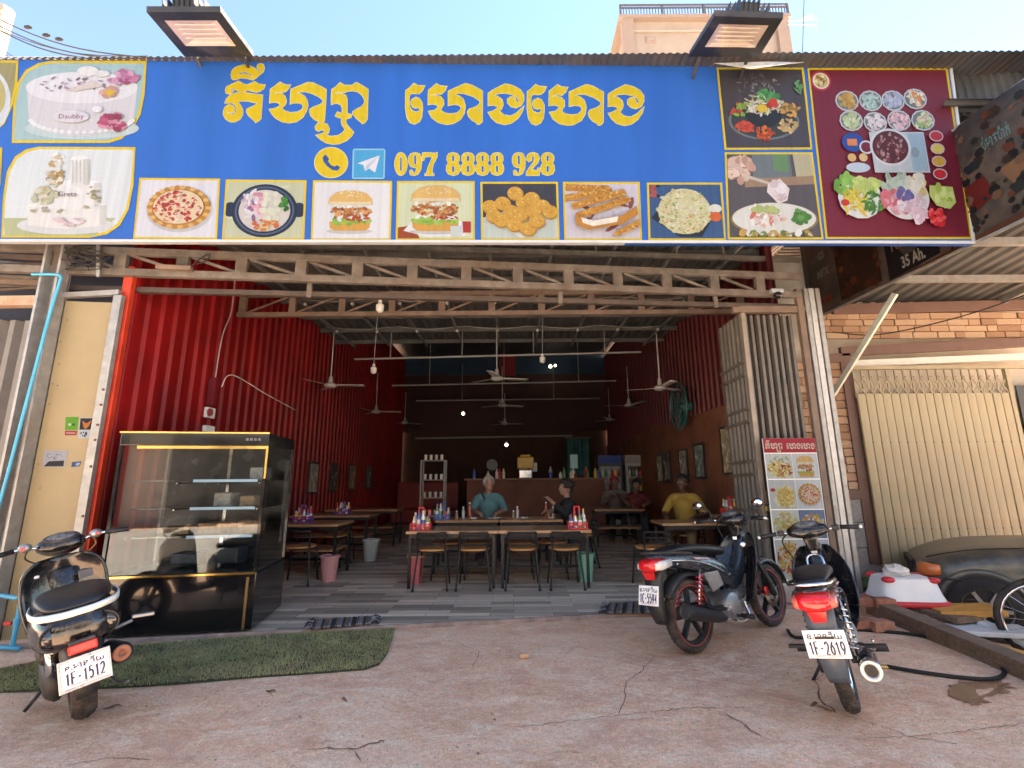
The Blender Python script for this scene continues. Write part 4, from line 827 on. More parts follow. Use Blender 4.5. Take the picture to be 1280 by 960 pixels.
p = cell(.01, .51, .505, .7, S(226, 226, 214)); p.el(.5, .5, .45, .4, S(190, 196, 150)); p.scat(.5, .5, .42, .38, 200, .075, YL + [S(190, 205, 150), S(236, 236, 220)], .4); p.done('food_picture', po)
p = cell(.51, .99, .505, .7, S(120, 140, 170)); p.scat(.5, .55, .44, .4, 170, .085, YL + [S(226, 150, 90), S(236, 236, 226)], .4); p.done('food_picture', po)
p = cell(.01, .51, .705, .97, S(226, 226, 214)); p.scat(.5, .5, .44, .42, 200, .075, YL + [S(190, 80, 60)], .4); p.done('food_picture', po)
p = cell(.51, .99, .705, .97, S(216, 220, 226)); p.scat(.5, .5, .44, .42, 200, .075, YL + [S(236, 170, 150)], .4); p.done('food_picture', po)
m = MB(); m.box(((xa + xb) / 2, 5.22, .13), (xb - xa + .04, .09, .18)); m.build('stand_base', galv, po, bevel=.01)
# --- small fittings under the truss
t = thing('security_camera', 'small white dome camera fixed under the right end of the truss', 'camera', FP(972, 369, -.05))
c = FP(972, 366, -.08); m = MB(); m.box(c + Vector((0, .04, .03)), (.15, .1, .05)); m.build('mount', white_al, t, bevel=.01)
m = MB(); m.ball(c + Vector((0, 0, -.03)), .045); m.build('dome', pm('black_gloss', (.01, .01, .012), .15), t, smooth=True)
def lantern(px, py, y, label, cordtop):
    c = P(px, py, y); t = thing('hanging_lamp', label, 'lamp', c, 'unlit lamps hanging from the ceiling')
    m = MB(); m.lathe(c + Vector((0, 0, -.07)), (0, 0, 1), [(0, .03), (.02, .05), (.1, .055), (.12, .03)], 14); m.build('shade', pm('white_plastic', (.7, .68, .64), .4), t, smooth=True, angle=40)
    m = MB(); m.lathe(c + Vector((0, 0, .05)), (0, 0, 1), [(0, .028), (.05, .024), (.06, .01)], 12); m.build('socket', pm('white_plastic', (.7, .68, .64), .4), t)
    m = MB(); m.tube([c + Vector((0, 0, .1)), Vector((c.x + .02, c.y, cordtop))], .006, 6); m.build('cord', white_al, t)
lantern(475, 384, 6.05, 'white lamp hanging at the truss above the left dining tables', 3.75)
lantern(467, 462, 8.0, 'white cage lamp hanging between the left fan and the middle fan', 4.25)
lantern(678, 449, 8.2, 'white cage lamp on a long cord right of the middle fan', 4.25)
t = thing('ballast_lamp', 'dusty fluorescent lamp body hanging at the left end of the truss', 'lamp', FP(215, 333, -.06))
m = MB(); m.bar(FP(196, 334, -.08), FP(240, 336, -.08), .06, .045); m.build('body', steel, t, bevel=.006)
m = MB(); m.tube(smooth_path([FP(236, 336, -.1), FP(252, 322, -.1), FP(262, 318, -.1), FP(258, 326, -.1), FP(246, 330, -.1)], 5), .006, 6); m.build('cable_loop', pm('black_rubber', (.012, .012, .012), .7), t)
t = thing('wire_tangle', 'tangle of dark cables tied at the left end of the front truss', 'wires', FP(115, 322, -.06))
for i in range(7):
    m = MB(); pts = [FP(88 + rnd.uniform(-10, 50), rnd.uniform(308, 340), -.06 - .01 * i) for _ in range(5)]; m.tube(smooth_path(pts, 5), .005, 5); m.build('wire', MATS['black_rubber'], t)
m = MB(); m.bar(FP(123, 306, -.06), FP(123, 346, -.06), .03, .02, hint=FN); m.build('clamp', galv, t)
# ================================================================ NEIGHBOUR ON THE RIGHT
NY = 6.7
nb = thing('neighbour_shop', 'neighbouring shop front with orange stone cladding and brown trim', 'building', (6.0, NY, -.3))
dirtwall = pm('pale_render', (.5, .44, .36), .7, var=.12, scale=3)
m = MB(); m.box((6.6, NY + .35, 2.2), (6.0, .1, 5.0)); m.build('wall', dirtwall, nb)
m = MB(); a = P(1262, 460, NY + .04); m.box((a.x + 1.5, NY + .02, 1.1), (3.0, .02, 3.0)); m.build('opening_shade_sheet', pm('painted_room_shade', (.03, .035, .04), .5), nb)  # flat dark sheet; the room's shade is put into its colour
trim = pm('brown_trim_paint', (.12, .065, .05), .6, var=.15)
def nbar(p, q, w, h, d=.06, name='trim', mat=None, y=NY):
    m = MB(); A, B = P(*p, y), P(*q, y); m.bar(A, B, d, h) if abs(A.z - B.z) < abs(A.x - B.x) else m.bar(A, Vector((A.x, y, B.z)), w, d, hint=Vector((0, 1, 0))); return m.build(name, mat or trim, nb, bevel=.004)
nbar((1040, 387), (1300, 381), .1, .16); nbar((1050, 440), (1300, 427), .1, .14); nbar((1015, 450), (1062, 447), .1, .13)
nbar((1056, 452), (1056, 705), .17, .1); nbar((1030, 618), (1085, 618), .1, .13, y=NY - .01)
nbar((1062, 455), (1300, 445), .1, .1, mat=pm('white_render', (.62, .6, .56), .6, var=.1), name='white_band', y=NY + .05)
# stone cladding pieces
clad = [pm('orange_stone_%d' % i, c, .8, var=.3, scale=14, bump=.5, bscale=50) for i, c in enumerate([(.31, .19, .115), (.36, .23, .145), (.26, .15, .09), (.38, .26, .17)])]
unit = MB(); unit.box((0, 0, 0), (1, 1, 1)); ub = unit.build('stone', clad[0], None); um = ub.data; bpy.data.objects.remove(ub)
ums = [um] + [um.copy() for _ in clad[1:]]
for i, q in enumerate(ums): q.materials.clear(); q.materials.append(clad[i])
def stones(x0, x1, z0, z1, rows, per, y):
    rh = (z1 - z0) / rows
    for r in range(rows):
        cuts = [x0] + sorted(x0 + (x1 - x0) * ((k + rnd.uniform(.25, .75)) / per) for k in range(per - 1)) + [x1]
        for a, b in zip(cuts, cuts[1:]):
            o = bpy.data.objects.new('stone', rnd.choice(ums)); col.objects.link(o); o.parent = nb
            o.scale = (b - a - .012, .05 + rnd.uniform(-.012, .02), rh - .012); o.location = Vector(((a + b) / 2, y, z0 + rh * (r + .5))) - nb.location
            o.rotation_euler = (rnd.uniform(-.03, .03), 0, rnd.uniform(-.01, .01))
A, B = P(1024, 455, NY), P(1050, 612, NY); stones(A.x - .35, A.x + .42, P(1050, 612, NY).z, P(1024, 453, NY).z, 16, 4, NY + .02)
A = P(1045, 424, NY); stones(A.x - .2, A.x + 3.4, P(1150, 425, NY).z + .03, P(1150, 391, NY).z, 4, 14, NY + .03)
gs = [pm('grey_stone_%d' % i, c, .85, var=.3, scale=8, bump=.5, bscale=40) for i, c in enumerate([(.2, .19, .18), (.26, .25, .24)])]
ums_ = ums; ums = [um.copy() for _ in gs]
for q, g_ in zip(ums, gs): q.materials.clear(); q.materials.append(g_)
stones(4.1, 5.05, -.3, P(1050, 622, NY).z, 4, 3, NY + .02); ums = ums_
# cream folding shutter
sh = thing('cream_folding_shutter', 'closed cream folding shutter with scissor lattice along its top', 'shutter', P(1170, 700, NY - .06))
cream = pm('cream_shutter_paint', (.32, .275, .175), .5, var=.2, scale=2, dirt=(.35, .22, .12), dirt_amt=.25, dirt_scale=5, stretch=(1, 1, .3))
x0, x1 = P(1068, 480, NY - .06).x, P(1256, 476, NY - .06).x; zl = P(1150, 492, NY - .06).z; zt = P(1150, 462, NY - .06).z; ns = 18
pw = (x1 - x0) / ns; base = None
for i in range(ns):
    x = x0 + pw * i; y = NY - .06
    if base is None:
        m = MB(); m.sheet([[(x, y, z), (x + pw * .05, y - .022, z), (x + pw * .5, y - .024, z), (x + pw * .93, y - .022, z), (x + pw * .98, y, z)] for z in (-.28, zl)]); base = m.build('slat', cream, sh, solid=.003)
    else:
        o = base.copy(); col.objects.link(o); o.parent = sh; o.location = base.location + Vector((pw * i, rnd.uniform(-.004, .004), 0))
    for z in (.62, 1.78, 2.72):
        m = MB(); m.lathe((x + pw * .98, y - .03, z), (0, -1, 0), [(0, .011), (.006, .01), (.008, 0)], 6); m.build('rivet', steel, sh)
for i in range(ns + 1):
    x = x0 + pw * i; m = MB(); m.bar((x, NY - .06, zl - .05), (x, NY - .06, zt), .018, .018, hint=Vector((0, 1, 0))); m.build('top_bar', cream, sh)
    if i < ns:
        for s in (0, 1):
            m = MB(); m.bar((x + pw * s, NY - .075 - .004 * s, zl), (x + pw * (1 - s), NY - .075 - .004 * s, zl + (zt - zl) * .62), .008, .016); m.build('lattice_bar', cream, sh)
m = MB(); m.bar((x0 - .05, NY - .06, zt + .03), (x1 + .5, NY - .06, zt + .03), .06, .05); m.build('top_rail', cream, sh)
m = MB(); m.bar((x1 + .03, NY - .07, -.28), (x1 + .03, NY - .07, zt), .06, .05, hint=Vector((0, 1, 0))); m.build('end_stile', cream, sh)
# canopy over the neighbour's yard, strut, beam
can = thing('neighbour_canopy', 'grey corrugated canopy roof over the neighbouring yard', 'canopy', (6.5, 5.0, 3.9))
m = flat_corrug(4.62, 10.5, 2.2, NY + .3, 4.45, 3.98, .2, .03); m.build('sheet', pm('canopy_zinc', (.09, .089, .087), .65, metal=.1, var=.2, scale=2), can)
for y, z in ((6.0, 3.95), (5.1, 4.02), (4.2, 4.1), (3.2, 4.2)): m = MB(); m.bar((4.62, y, z), (10.5, y, z), .06, .09); m.build('purlin', galv, can)
m = MB(); m.bar((4.7, 2.2, 4.36), (4.7, NY, 3.9), .07, .1); m.build('edge_beam', galv, can)
m = MB(); m.bar((7.4, 2.2, 4.36), (7.4, NY, 3.9), .07, .1); m.build('rafter', galv, can)
t = thing('diagonal_strut', 'pale green grey diagonal strut propping the side banner', 'strut', P(1032, 508, 6.3))
m = MB(); m.bar(P(1032, 508, 6.4), P(1119, 367, 5.6), .06, .06); m.build('strut', pm('pale_green_steel', (.4, .43, .38), .5, metal=.3, var=.15), t, bevel=.004)
# upper roof strip right of the sign
t = thing('side_roof_sheet', 'dark ribbed roof sheet seen from below right of the sign', 'roof', (6, 5.2, 5.3))
m = flat_corrug(4.45, 9.5, 4.08, 8.5, 5.05, 4.95, .1, .03, 'x'); m.build('sheet', pm('dark_zinc', (.045, .045, .045), .6, var=.4, scale=3), t)  # even dark zinc tone, slightly mottled
m = corrug((4.45, 4.3), (8.6, 4.1), 5.02, 5.6, .09, .02, .05, (0, -1)); m.build('fascia', pm('dark_zinc', (.045, .045, .045), .6), t)
for x in (4.9, 5.5, 6.2, 7.0, 8.0): m = MB(); m.bar((x, 4.12, 4.95), (x, 8.4, 4.85), .05, .07); m.build('rafter', pm('dark_purlin', (.1, .095, .09), .6), t)
# dark side banner with battery advertising
BX = 4.5
bn = thing('battery_banner', 'dark torn advertising banner slanting away right of the blue sign', 'banner', PX(1150, 330, BX))
def BP(px, py, l=0): return PX(px, py, BX) - Vector((.0012 * l, 0, 0))
ya, yb = 6.75, 3.2
def BU(u, v, l=0):  # u 0 far .. 1 near, v 0 top .. 1 bottom
    y = ya + (yb - ya) * u; zt = 4.95 - .25 * u; zb = 3.62 - .12 * u
    return Vector((BX - .0012 * l + .02 * sin(u * 21) * (1 - v) , y, zt + (zb - zt) * v))
m = MB(); m.sheet([[BU(u / 30, v / 6) + Vector((.004, 0, 0)) for u in range(31)] for v in range(7)]); m.build('cloth', pm('dark_banner_vinyl', (.028, .026, .026), .5, var=.4, scale=3, dirt=(.1, .07, .055), dirt_amt=.4), bn, solid=.003, smooth=True)
def bprint(name, pts, c, l=2): m = MB(); m.ink = c; m.poly([BU(u, v, l) for u, v in pts]); return m.build(name, print_mat(), bn)
def btext(s, u, v, size, c, hu=.3):
    m = MB(); m.ink = c; vs, fs = text_fill(s, size, lambda x, y: BU(u + x * hu, v - y, 4.5), bold=.004); m.add(vs, fs); m.build('lettering', print_mat(), bn)
bprint('patch', [(.43, .55), (.62, .55), (.62, .95), (.43, .98)], S(34, 32, 36)); bprint('patch', [(.2, .3), (.4, .3), (.4, .95), (.2, .95)], S(64, 40, 26)); bprint('red_patch', [(.7, .55), (.78, .52), (.8, .72), (.72, .78)], S(120, 36, 34), 3)
bprint('patch', [(.66, .15), (.98, .1), (.98, .45), (.68, .5)], S(28, 44, 46)); bprint('patch', [(.82, .55), (.98, .5), (.98, .78), (.86, .82)], S(150, 110, 80), 3); bprint('stripe', [(.45, .99), (.98, .93), (.98, .97), (.45, 1.0)], S(110, 60, 40), 3)
btext('NS40', .5, .68, .15, S(205, 150, 110), .26); btext('35 Ah.', .53, .88, .15, S(215, 205, 190), .22)
btext('GS', .12, .35, .12, S(190, 190, 190), .3); btext('MFX', .12, .55, .13, S(190, 180, 170), .3); btext('LPODS', .1, .86, .12, S(215, 90, 60), .3)
btext('ប់មាត់ប៉ាក់', .83, .3, .12, S(120, 150, 150), .16)
m = MB(); rr = random.Random(3)
for i in range(190):
    u, v = (rr.uniform(.2, .4), rr.uniform(.3, .95)) if i < 70 else (rr.uniform(.62, .98), rr.uniform(.05, .95)); m.ink = rr.choice([S(120, 66, 30), S(160, 90, 40), S(70, 60, 50), S(96, 50, 28)] if i < 70 else [S(40, 50, 52), S(30, 34, 38), S(110, 60, 40), S(60, 44, 36), S(24, 26, 30), S(130, 96, 74)]); s = rr.uniform(.01, .03)
    m.poly([BU(u + s * cos(t) * .6, v + s * 1.6 * sin(t), 4 + i * .02) for t in [k * pi / 3 for k in range(6)]])
m.build('faded_pictures', print_mat(), bn)['kind'] = 'stuff'
m = MB(); m.tube([BU(0, 1) + Vector((.01, 0, 0)), BU(1, 1) + Vector((.01, 0, 0))], .018, 8); m.build('lower_rail', galv, bn)
m = MB(); m.tube([BU(0, 0) + Vector((.01, 0, 0)), BU(1, 0) + Vector((.01, 0, 0))], .018, 8); m.build('upper_rail', galv, bn)
t = thing('sagging_cable', 'thin black cable sagging across the neighbouring shop front', 'cable', P(1150, 400, 6.2))
m = MB(); m.tube(smooth_path([P(1040, 415, 6.3), P(1100, 418, 6.1), P(1200, 396, 5.6), P(1300, 362, 5.0)], 6), .008, 6); m.build('cable', MATS['black_rubber'], t)

# ---- tower house behind, antenna, pole and wires
th = thing('tower_house', 'cream tower house with rooftop railing behind the shop roof', 'building', (11, 34, 0))
ch = pm('cream_house_render', (.18, .175, .16), .7, var=.12, scale=.6); conc = pm('grey_house_trim', (.16, .145, .135), .7, var=.1)
Y1 = 30.0
def TH(px, py, y=Y1): return P(px, py, y)
fl, fr_, zt = TH(783, 27).x, TH(975, 27).x, TH(780, 27.5).z
m = MB(); m.prism([(fl, Y1, 0), (fr_, Y1, 0), (fr_, Y1, zt), (fl, Y1, zt)], (0, 9, 0)); m.build('walls', ch, th)
m = MB(); m.box(((fl + fr_) / 2, Y1 - .1, zt - 1.0), (fr_ - fl, .12, .1)); m.build('ledge', pm('pale_ledge', (.24, .235, .225), .7), th)
for x in (fl, fr_): m = MB(); m.box((x, Y1 - .05, zt / 2), (.9, .5, zt)); m.build('corner_pillar', conc, th)
m = MB(); m.box(((fl + fr_) / 2, Y1 + 4.4, zt + .13), (fr_ - fl + 1.3, 9.6, .3)); m.build('roof_slab', conc, th)
rail_z = TH(780, 6.5, Y1 - .3).z; dk = pm('dark_railing', (.05, .055, .07), .5)
for dz in (0, .26): m = MB(); m.bar((fl - .5, Y1 - .3, rail_z - dz), (fr_ + .5, Y1 - .3, rail_z - dz), .1, .1); m.build('handrail', dk, th)
for i in range(58):
    x = fl - .5 + (fr_ - fl + 1.0) * i / 57; m = MB(); m.bar((x, Y1 - .3, zt + .25), (x, Y1 - .3, rail_z - .26), .06, .06, hint=Vector((0, 1, 0))); m.build('baluster', dk, th)
for i in range(5):
    x = fl - .5 + (fr_ - fl + 1.0) * i / 4; m = MB(); m.bar((x, Y1 - .3, zt + .25), (x, Y1 - .3, rail_z + .02), .14, .14, hint=Vector((0, 1, 0))); m.build('railing_post', dk, th)
a = TH(813, 50); m = MB(); m.box((a.x, Y1 - .02, a.z), (.75, .12, .55)); vb = m.build('vent', conc, th, bevel=.05); m = MB(); m.box((a.x, Y1 - .1, a.z), (.45, .06, .32)); m.build('grille', ch, vb)
t = thing('roof_antenna', 'thin aerial with cross bars beside the tower house', 'antenna', TH(1000, 60, 29))
m = MB(); m.tube([TH(1003, 70, 29), TH(1006, -30, 29)], .03, 6); m.build('mast', dk, t)
for (p, q) in (((985, 27), (1021, 24)), ((985, 31), (1022, 32)), ((1000, 25), (1015, 17)), ((1006, 24), (1018, 20)), ((1021, 22), (1022, 38))): m = MB(); m.tube([TH(*p, 29), TH(*q, 29)], .025, 5); m.build('cross_bar', galv, t)
t = thing('concrete_pole', 'weathered concrete power pole at the upper left corner', 'pole', (P(6, 60, 14).x, 14, 0))
m = MB(); x = P(2, 30, 14).x; zt = P(2, 12, 14).z
m.lathe((x, 14, 0), (0, 0, 1), [(0, .32), (zt, .26), (zt + .02, 0)], 14); m.build('shaft', pm('pink_concrete', (.3, .22, .18), .9, var=.3, scale=8, bump=.6, bscale=18), t, smooth=True, angle=50)
for i in range(3): m = MB(); m.box((x + .1, 13.7, zt - .25 - .3 * i), (.5, .06, .06)); m.build('step_iron', galv, t)
t = thing('power_lines', 'bundle of dark overhead power lines crossing the upper left sky', 'wires', P(60, 45, 13))
for i, (p, q) in enumerate([((-10, 20), (185, 72)), ((-10, 28), (170, 75)), ((-10, 33), (150, 75)), ((0, 38), (185, 70)), ((-10, 50), (60, 72)), ((-10, 56), (70, 75))]):
    m = MB(); A, B = P(*p, 13), P(*q, 12); Q = [A + (B - A) * k / 10 - Vector((0, 0, .35 * sin(pi * k / 10))) for k in range(11)]; m.tube(Q, .022 if i < 3 else .014, 5); m.build('wire', MATS['black_rubber'], t)
for p in ((35, 34), (58, 44), (74, 49)): m = MB(); c = P(*p, 12.8); m.ball(c, (.14, .06, .06), 8, 6); m.build('splice', MATS['black_rubber'], t)

# ---- parked car in the sunken yard, seen at its front corner
car = thing('parked_car', 'dusty dark grey old saloon car parked before the cream shutter', 'car', (4.78, 5.1, -.3))
cz = -.3; cy = 5.7
paint = pm('dusty_grey_car_paint', (.085, .088, .08), .35, metal=.2, var=.25, scale=5, dirt=(.22, .18, .13), dirt_amt=.4, coat=.2)
fx = 4.28
def cs(x, hw, z0, z1, e=4): return (x, cy + .2, (z0 + z1) / 2 + cz, hw, (z1 - z0) / 2, e)
m = MB(); m.loft([cs(fx, .55, .42, .62), cs(fx + .05, .72, .32, .7), cs(fx + .25, .80, .24, .8), cs(fx + .5, .83, .22, .88, 5), cs(fx + 1.25, .84, .22, .95, 5), cs(fx + 2.6, .84, .22, .97, 5), cs(fx + 3.6, .83, .24, .98, 5), cs(fx + 4.15, .78, .32, .95, 4), cs(fx + 4.3, .65, .45, .85)], 28)
m.build('body', paint, car, smooth=True, sub=1)
m = MB(); m.loft([cs(fx + 1.15, .72, .9, .95, 4), cs(fx + 1.75, .64, .9, 1.36, 4), cs(fx + 2.4, .62, .9, 1.42, 4), cs(fx + 3.1, .64, .9, 1.36, 4), cs(fx + 3.75, .7, .9, .98, 4)], 20); m.build('cabin', pm('car_glass', (.015, .018, .02), .08), car, smooth=True, sub=1)
m = MB(); m.loft([cs(fx - .06, .5, .3, .42, 3), cs(fx, .74, .28, .46, 3), cs(fx + .2, .83, .28, .47, 3), cs(fx + .42, .85, .3, .46, 3)], 20); m.build('bumper', pm('grey_bumper', (.09, .085, .08), .6, var=.2, dirt=(.2, .16, .12)), car, smooth=True)
m = MB(); m.loft([(fx + .015, cy - .36, cz + .6, .1, .06, 3), (fx + .08, cy - .45, cz + .62, .12, .07, 3), (fx + .2, cy - .56, cz + .63, .05, .055, 3)], 14); m.build('headlight', pm('amber_lens', (.65, .17, .05), .15, coat=.6), car, smooth=True)
m = MB(); m.tube(smooth_path([(fx + .12, cy + .2 - .58, cz + .735), (fx + .3, cy + .2 - .64, cz + .80), (fx + .6, cy + .2 - .66, cz + .862), (fx + 1.2, cy + .2 - .67, cz + .92)], 5), .007, 6); m.build('bonnet_seam', pm('black_plastic', (.015, .015, .016), .5), car)
m = MB(); m.box((fx - .0, cy + .2, cz + .62), (.04, .7, .1)); m.build('grille', pm('black_plastic', (.015, .015, .016), .5), car, bevel=.01)
def car_wheel(x, y, s):
    m = MB(); m.lathe((x, y - s * .09, cz + .3), (0, s, 0), [(0, .2), (0, .27), (.02, .3), (.16, .3), (.18, .27), (.18, .2)], 28, closed=True); w = m.build('wheel', pm('tyre_rubber', (.022, .021, .02), .85, var=.25, dirt=(.12, .09, .07), dirt_amt=.4), car, smooth=True, angle=40)
    m = MB(); m.lathe((x, y - s * .06, cz + .3), (0, s, 0), [(.03, .0), (0, .05), (.03, .08), (.03, .17), (0, .2), (.1, .2)], 24); m.build('rim', pm('alloy_rim', (.35, .35, .34), .4, metal=.7), w, smooth=True, angle=40)
    for k in range(6):
        a = 2 * pi * k / 6; m = MB(); m.bar((x, y - s * .075, cz + .3), (x + .18 * cos(a), y - s * .075, cz + .3 + .18 * sin(a)), .035, .015, hint=Vector((0, 1, 0))); m.build('spoke', MATS['alloy_rim'], w)
    return w
for x in (fx + .5, fx + 3.05):
    car_wheel(x, cy - .60, 1); car_wheel(x, cy + 1.0, -1)
    m = MB(); m.lathe((x, cy - .648, cz + .3), (0, 1, 0), [(0, .33), (-.012, .36), (.02, .38), (.1, .36)], 24, a0=0, a1=pi, hint=Vector((0, 0, 1))); m.build('wheel_arch', paint, car, smooth=True)
    m = MB(); m.lathe((x, cy - .644, cz + .3), (0, 1, 0), [(0, .335), (.05, .335), (.05, 0)], 24); m.build('arch_recess', MATS['black_plastic'], car)
m = MB(); m.tube([(fx + .2, cy - .655, cz + .56), (fx + 4.1, cy - .655, cz + .58)], .012, 6); m.build('side_moulding', MATS['black_plastic'], car)

car.rotation_euler = (0, 0, radians(-35))
# ---- bicycle at the right edge
bk = thing('bicycle', 'old bicycle standing at the right edge before the grey car', 'bicycle', (4.45, 4.2, -.2))
bx, by, bz_ = 4.45, 4.2, .12
chrome = pm('chrome', (.7, .7, .7), .15, metal=1.0, var=.05)
for x in (bx, bx + 1.05):
    m = MB(); m.tube([(x + .33 * cos(2 * pi * i / 36), by, bz_ + .33 * sin(2 * pi * i / 36)) for i in range(36)], .022, 8, closed=True); w = m.build('wheel', MATS['tyre_rubber'], bk, smooth=True)
    m = MB(); m.tube([(x + .3 * cos(2 * pi * i / 36), by, bz_ + .3 * sin(2 * pi * i / 36)) for i in range(36)], .012, 6, closed=True); m.build('rim', chrome, w, smooth=True)
    m = MB(); m.lathe((x, by - .04, bz_), (0, 1, 0), [(0, .02), (.08, .02)], 10); m.build('hub', chrome, w)
    for i in range(18):
        a = 2 * pi * i / 18; m = MB(); m.tube([(x, by + (.03 if i % 2 else -.03), bz_), (x + .3 * cos(a), by, bz_ + .3 * sin(a))], .0018, 4); m.build('spoke', chrome, w)
fm = pm('bicycle_frame_paint', (.05, .02, .02), .4)
for nm, pts, r in (('fork', [(bx, by, bz_), (bx + .08, by, bz_ + .3), (bx + .15, by, bz_ + .6)], .014), ('down_tube', [(bx + .14, by, bz_ + .55), (bx + .55, by, bz_ - .02)], .017), ('top_tube', [(bx + .15, by, bz_ + .58), (bx + .7, by, bz_ + .45)], .015), ('seat_tube', [(bx + .55, by, bz_ - .02), (bx + .75, by, bz_ + .58)], .016), ('chain_stay', [(bx + .55, by, bz_ - .02), (bx + 1.05, by, bz_)], .01), ('handlebar', [(bx + .3, by - .28, bz_ + .72), (bx + .18, by - .1, bz_ + .7), (bx + .18, by + .1, bz_ + .7), (bx + .3, by + .28, bz_ + .72)], .012)):
    m = MB(); m.tube(pts, r, 8); m.build(nm, fm, bk, smooth=True)
m = MB(); m.loft([(bx + .62, by, bz_ + .63, .02, .02, 2), (bx + .75, by, bz_ + .64, .06, .03, 2.5), (bx + .9, by, bz_ + .65, .09, .035, 2.5), (bx + .93, by, bz_ + .65, .05, .02, 2.5)]); m.build('saddle', MATS['black_plastic'], bk, smooth=True)

bk.rotation_euler = (0, 0, radians(-30))
# ---- junk on the yard edge: beam, planks, bricks, stool, hose
wood = pm('weathered_wood', (.17, .11, .075), .85, var=.4, scale=3, stretch=(1.5, 14, 14), bump=.4, bscale=12, dirt=(.3, .22, .16), dirt_amt=.3)
def plank(name, label, a, b, w, h, mat, cat='plank', grp='loose planks at the yard edge', hint=Vector((0, 0, 1))):
    m = MB(); m.bar(a, b, w, h, hint); o = m.build(name, mat, None, bevel=.006); c = (Vector(a) + Vector(b)) / 2
    for v in o.data.vertices: v.co -= c
    o.location = c; return tag(o, label, cat, grp)
plank('timber_beam', 'long weathered timber beam along the edge of the yard', G(1098, 768, .0) + Vector((0, .05, .05)), G(1300, 868, 0) + Vector((.15, -.1, .03)), .16, .17, wood, 'beam', None)
plank('timber_plank', 'brown plank sloping under the white and red stool', G(1062, 738, .06), G(1200, 775, .06) + Vector((.1, 0, 0)), .32, .05, wood)
wa = pm('orange_edged_wood', (.55, .27, .06), .7, var=.25, scale=4, stretch=(1, 8, 8)); wt = pm('pale_blue_white_board', (.52, .56, .58), .6, var=.15, scale=5, dirt=(.3, .22, .15), dirt_amt=.3)
plank('timber_plank', 'plank with bright orange edge right of the white stool', P(1166, 763, 4.75), P(1247, 762, 4.6), .3, .05, wa)
plank('timber_plank', 'pale white board lying below the orange edged plank', P(1183, 785, 4.5), P(1290, 790, 4.35), .3, .04, wt)
plank('timber_plank', 'second pale board slanting to the right edge of the yard', P(1225, 778, 4.55), P(1310, 815, 4.2), .16, .04, wt)
plank('timber_plank', 'orange plank low at the right edge under the bicycle wheel', P(1212, 800, 4.2), P(1300, 825, 4.0), .12, .05, wa)
plank('timber_plank', 'dark plank under the boards beside the timber beam', P(1150, 775, 4.6), P(1300, 835, 4.1), .3, .06, wood)
brick_m = [pm('brick_red_%d' % i, c, .9, var=.3, scale=14, bump=.4, bscale=40) for i, c in enumerate([(.3, .12, .075), (.36, .17, .11), (.24, .1, .07)])]
for i, (px, py, z, lab) in enumerate([(1088, 786, .05, 'lower red brick behind the right motorcycle, left one'), (1112, 788, .05, 'lower red brick behind the right motorcycle, right one'), (1092, 768, .135, 'upper pale red brick on the stack by the timber beam'), (1116, 770, .135, 'upper red brick next to the timber beam end')]):
    c = G(px, py + 6, 0) + Vector((0, .1, z)); m = MB(); m.box((0, 0, 0), (.19, .12, .08), Matrix.Rotation(rnd.uniform(-.15, .15), 3, 'Z')); o = m.build('brick', brick_m[i % 3], None, bevel=.006); o.location = c; tag(o, lab, 'brick', 'bricks by the timber beam')
# stool: white plastic step stool with red foot and red corners
c = G(1132, 752, .1); c.z = .1
st = thing('plastic_stool', 'white plastic step stool with red rim and red corner caps', 'stool', c)
wp = pm('white_stool_plastic', (.75, .76, .77), .35, var=.05); rp = pm('red_stool_plastic', (.55, .03, .04), .35, var=.08)
m = MB(); R_ = Matrix.Rotation(-.12, 3, 'Z')
def ring(w, d, z, e=5, n=28):
    out = []
    for j in range(n):
        t = 2 * pi * j / n; cc, ss = cos(t), sin(t); out.append(c + R_ @ Vector((math.copysign(abs(cc) ** (2 / e), cc) * w, math.copysign(abs(ss) ** (2 / e), ss) * d, z)))
    return out
def rings(rs): m = MB(); m.sheet([q + [q[0]] for q in rs]); return m
m = rings([ring(.30, .2, .035), ring(.27, .18, .1), ring(.245, .16, .2), ring(.235, .155, .235), ring(.2, .13, .245), ring(.001, .001, .24)]); m.build('body', wp, st, smooth=True, angle=50)
m = rings([ring(.31, .21, -.01), ring(.325, .22, .005), ring(.32, .215, .035), ring(.29, .19, .045)]); m.build('foot_rim', rp, st, smooth=True)
for sx in (-1, 1):
    for sy in (-1, 1):
        m = MB(); q = c + R_ @ Vector((sx * .2, sy * .125, .225)); m.ball(q, (.062, .05, .03), 12, 8); m.build('corner_cap', rp, st, smooth=True)
t = thing('plastic_bag', 'crumpled pale plastic bag lying on the white stool', 'bag', c + Vector((-.03, 0, .25)))
m = MB(); rr = random.Random(5); n0 = len(m.v); m.ball(c + Vector((-.05, 0, .29)), (.12, .09, .06), 14, 9)
m.v = [v + Vector((rr.uniform(-.018, .018), rr.uniform(-.018, .018), rr.uniform(-.012, .012))) for v in m.v]; m.build('bag', pm('pale_bag', (.6, .57, .53), .4, var=.15), t)
t = thing('green_bundle', 'crumpled dark green cloth bundle left of the white stool', 'cloth', G(1088, 735, .1))
m = MB(); g0 = G(1090, 738, .1); g0.z = .16; m.ball(g0, (.13, .1, .08), 14, 9); m.v = [v + Vector((rr.uniform(-.015, .015), rr.uniform(-.015, .015), rr.uniform(-.012, .012))) for v in m.v]; m.build('cloth', pm('olive_cloth', (.09, .12, .05), .9, var=.4, scale=18), t, smooth=True)
t = thing('litter_heap', 'heap of coloured scraps and offcuts before the grey stone pier', 'litter', G(1075, 742, .03))
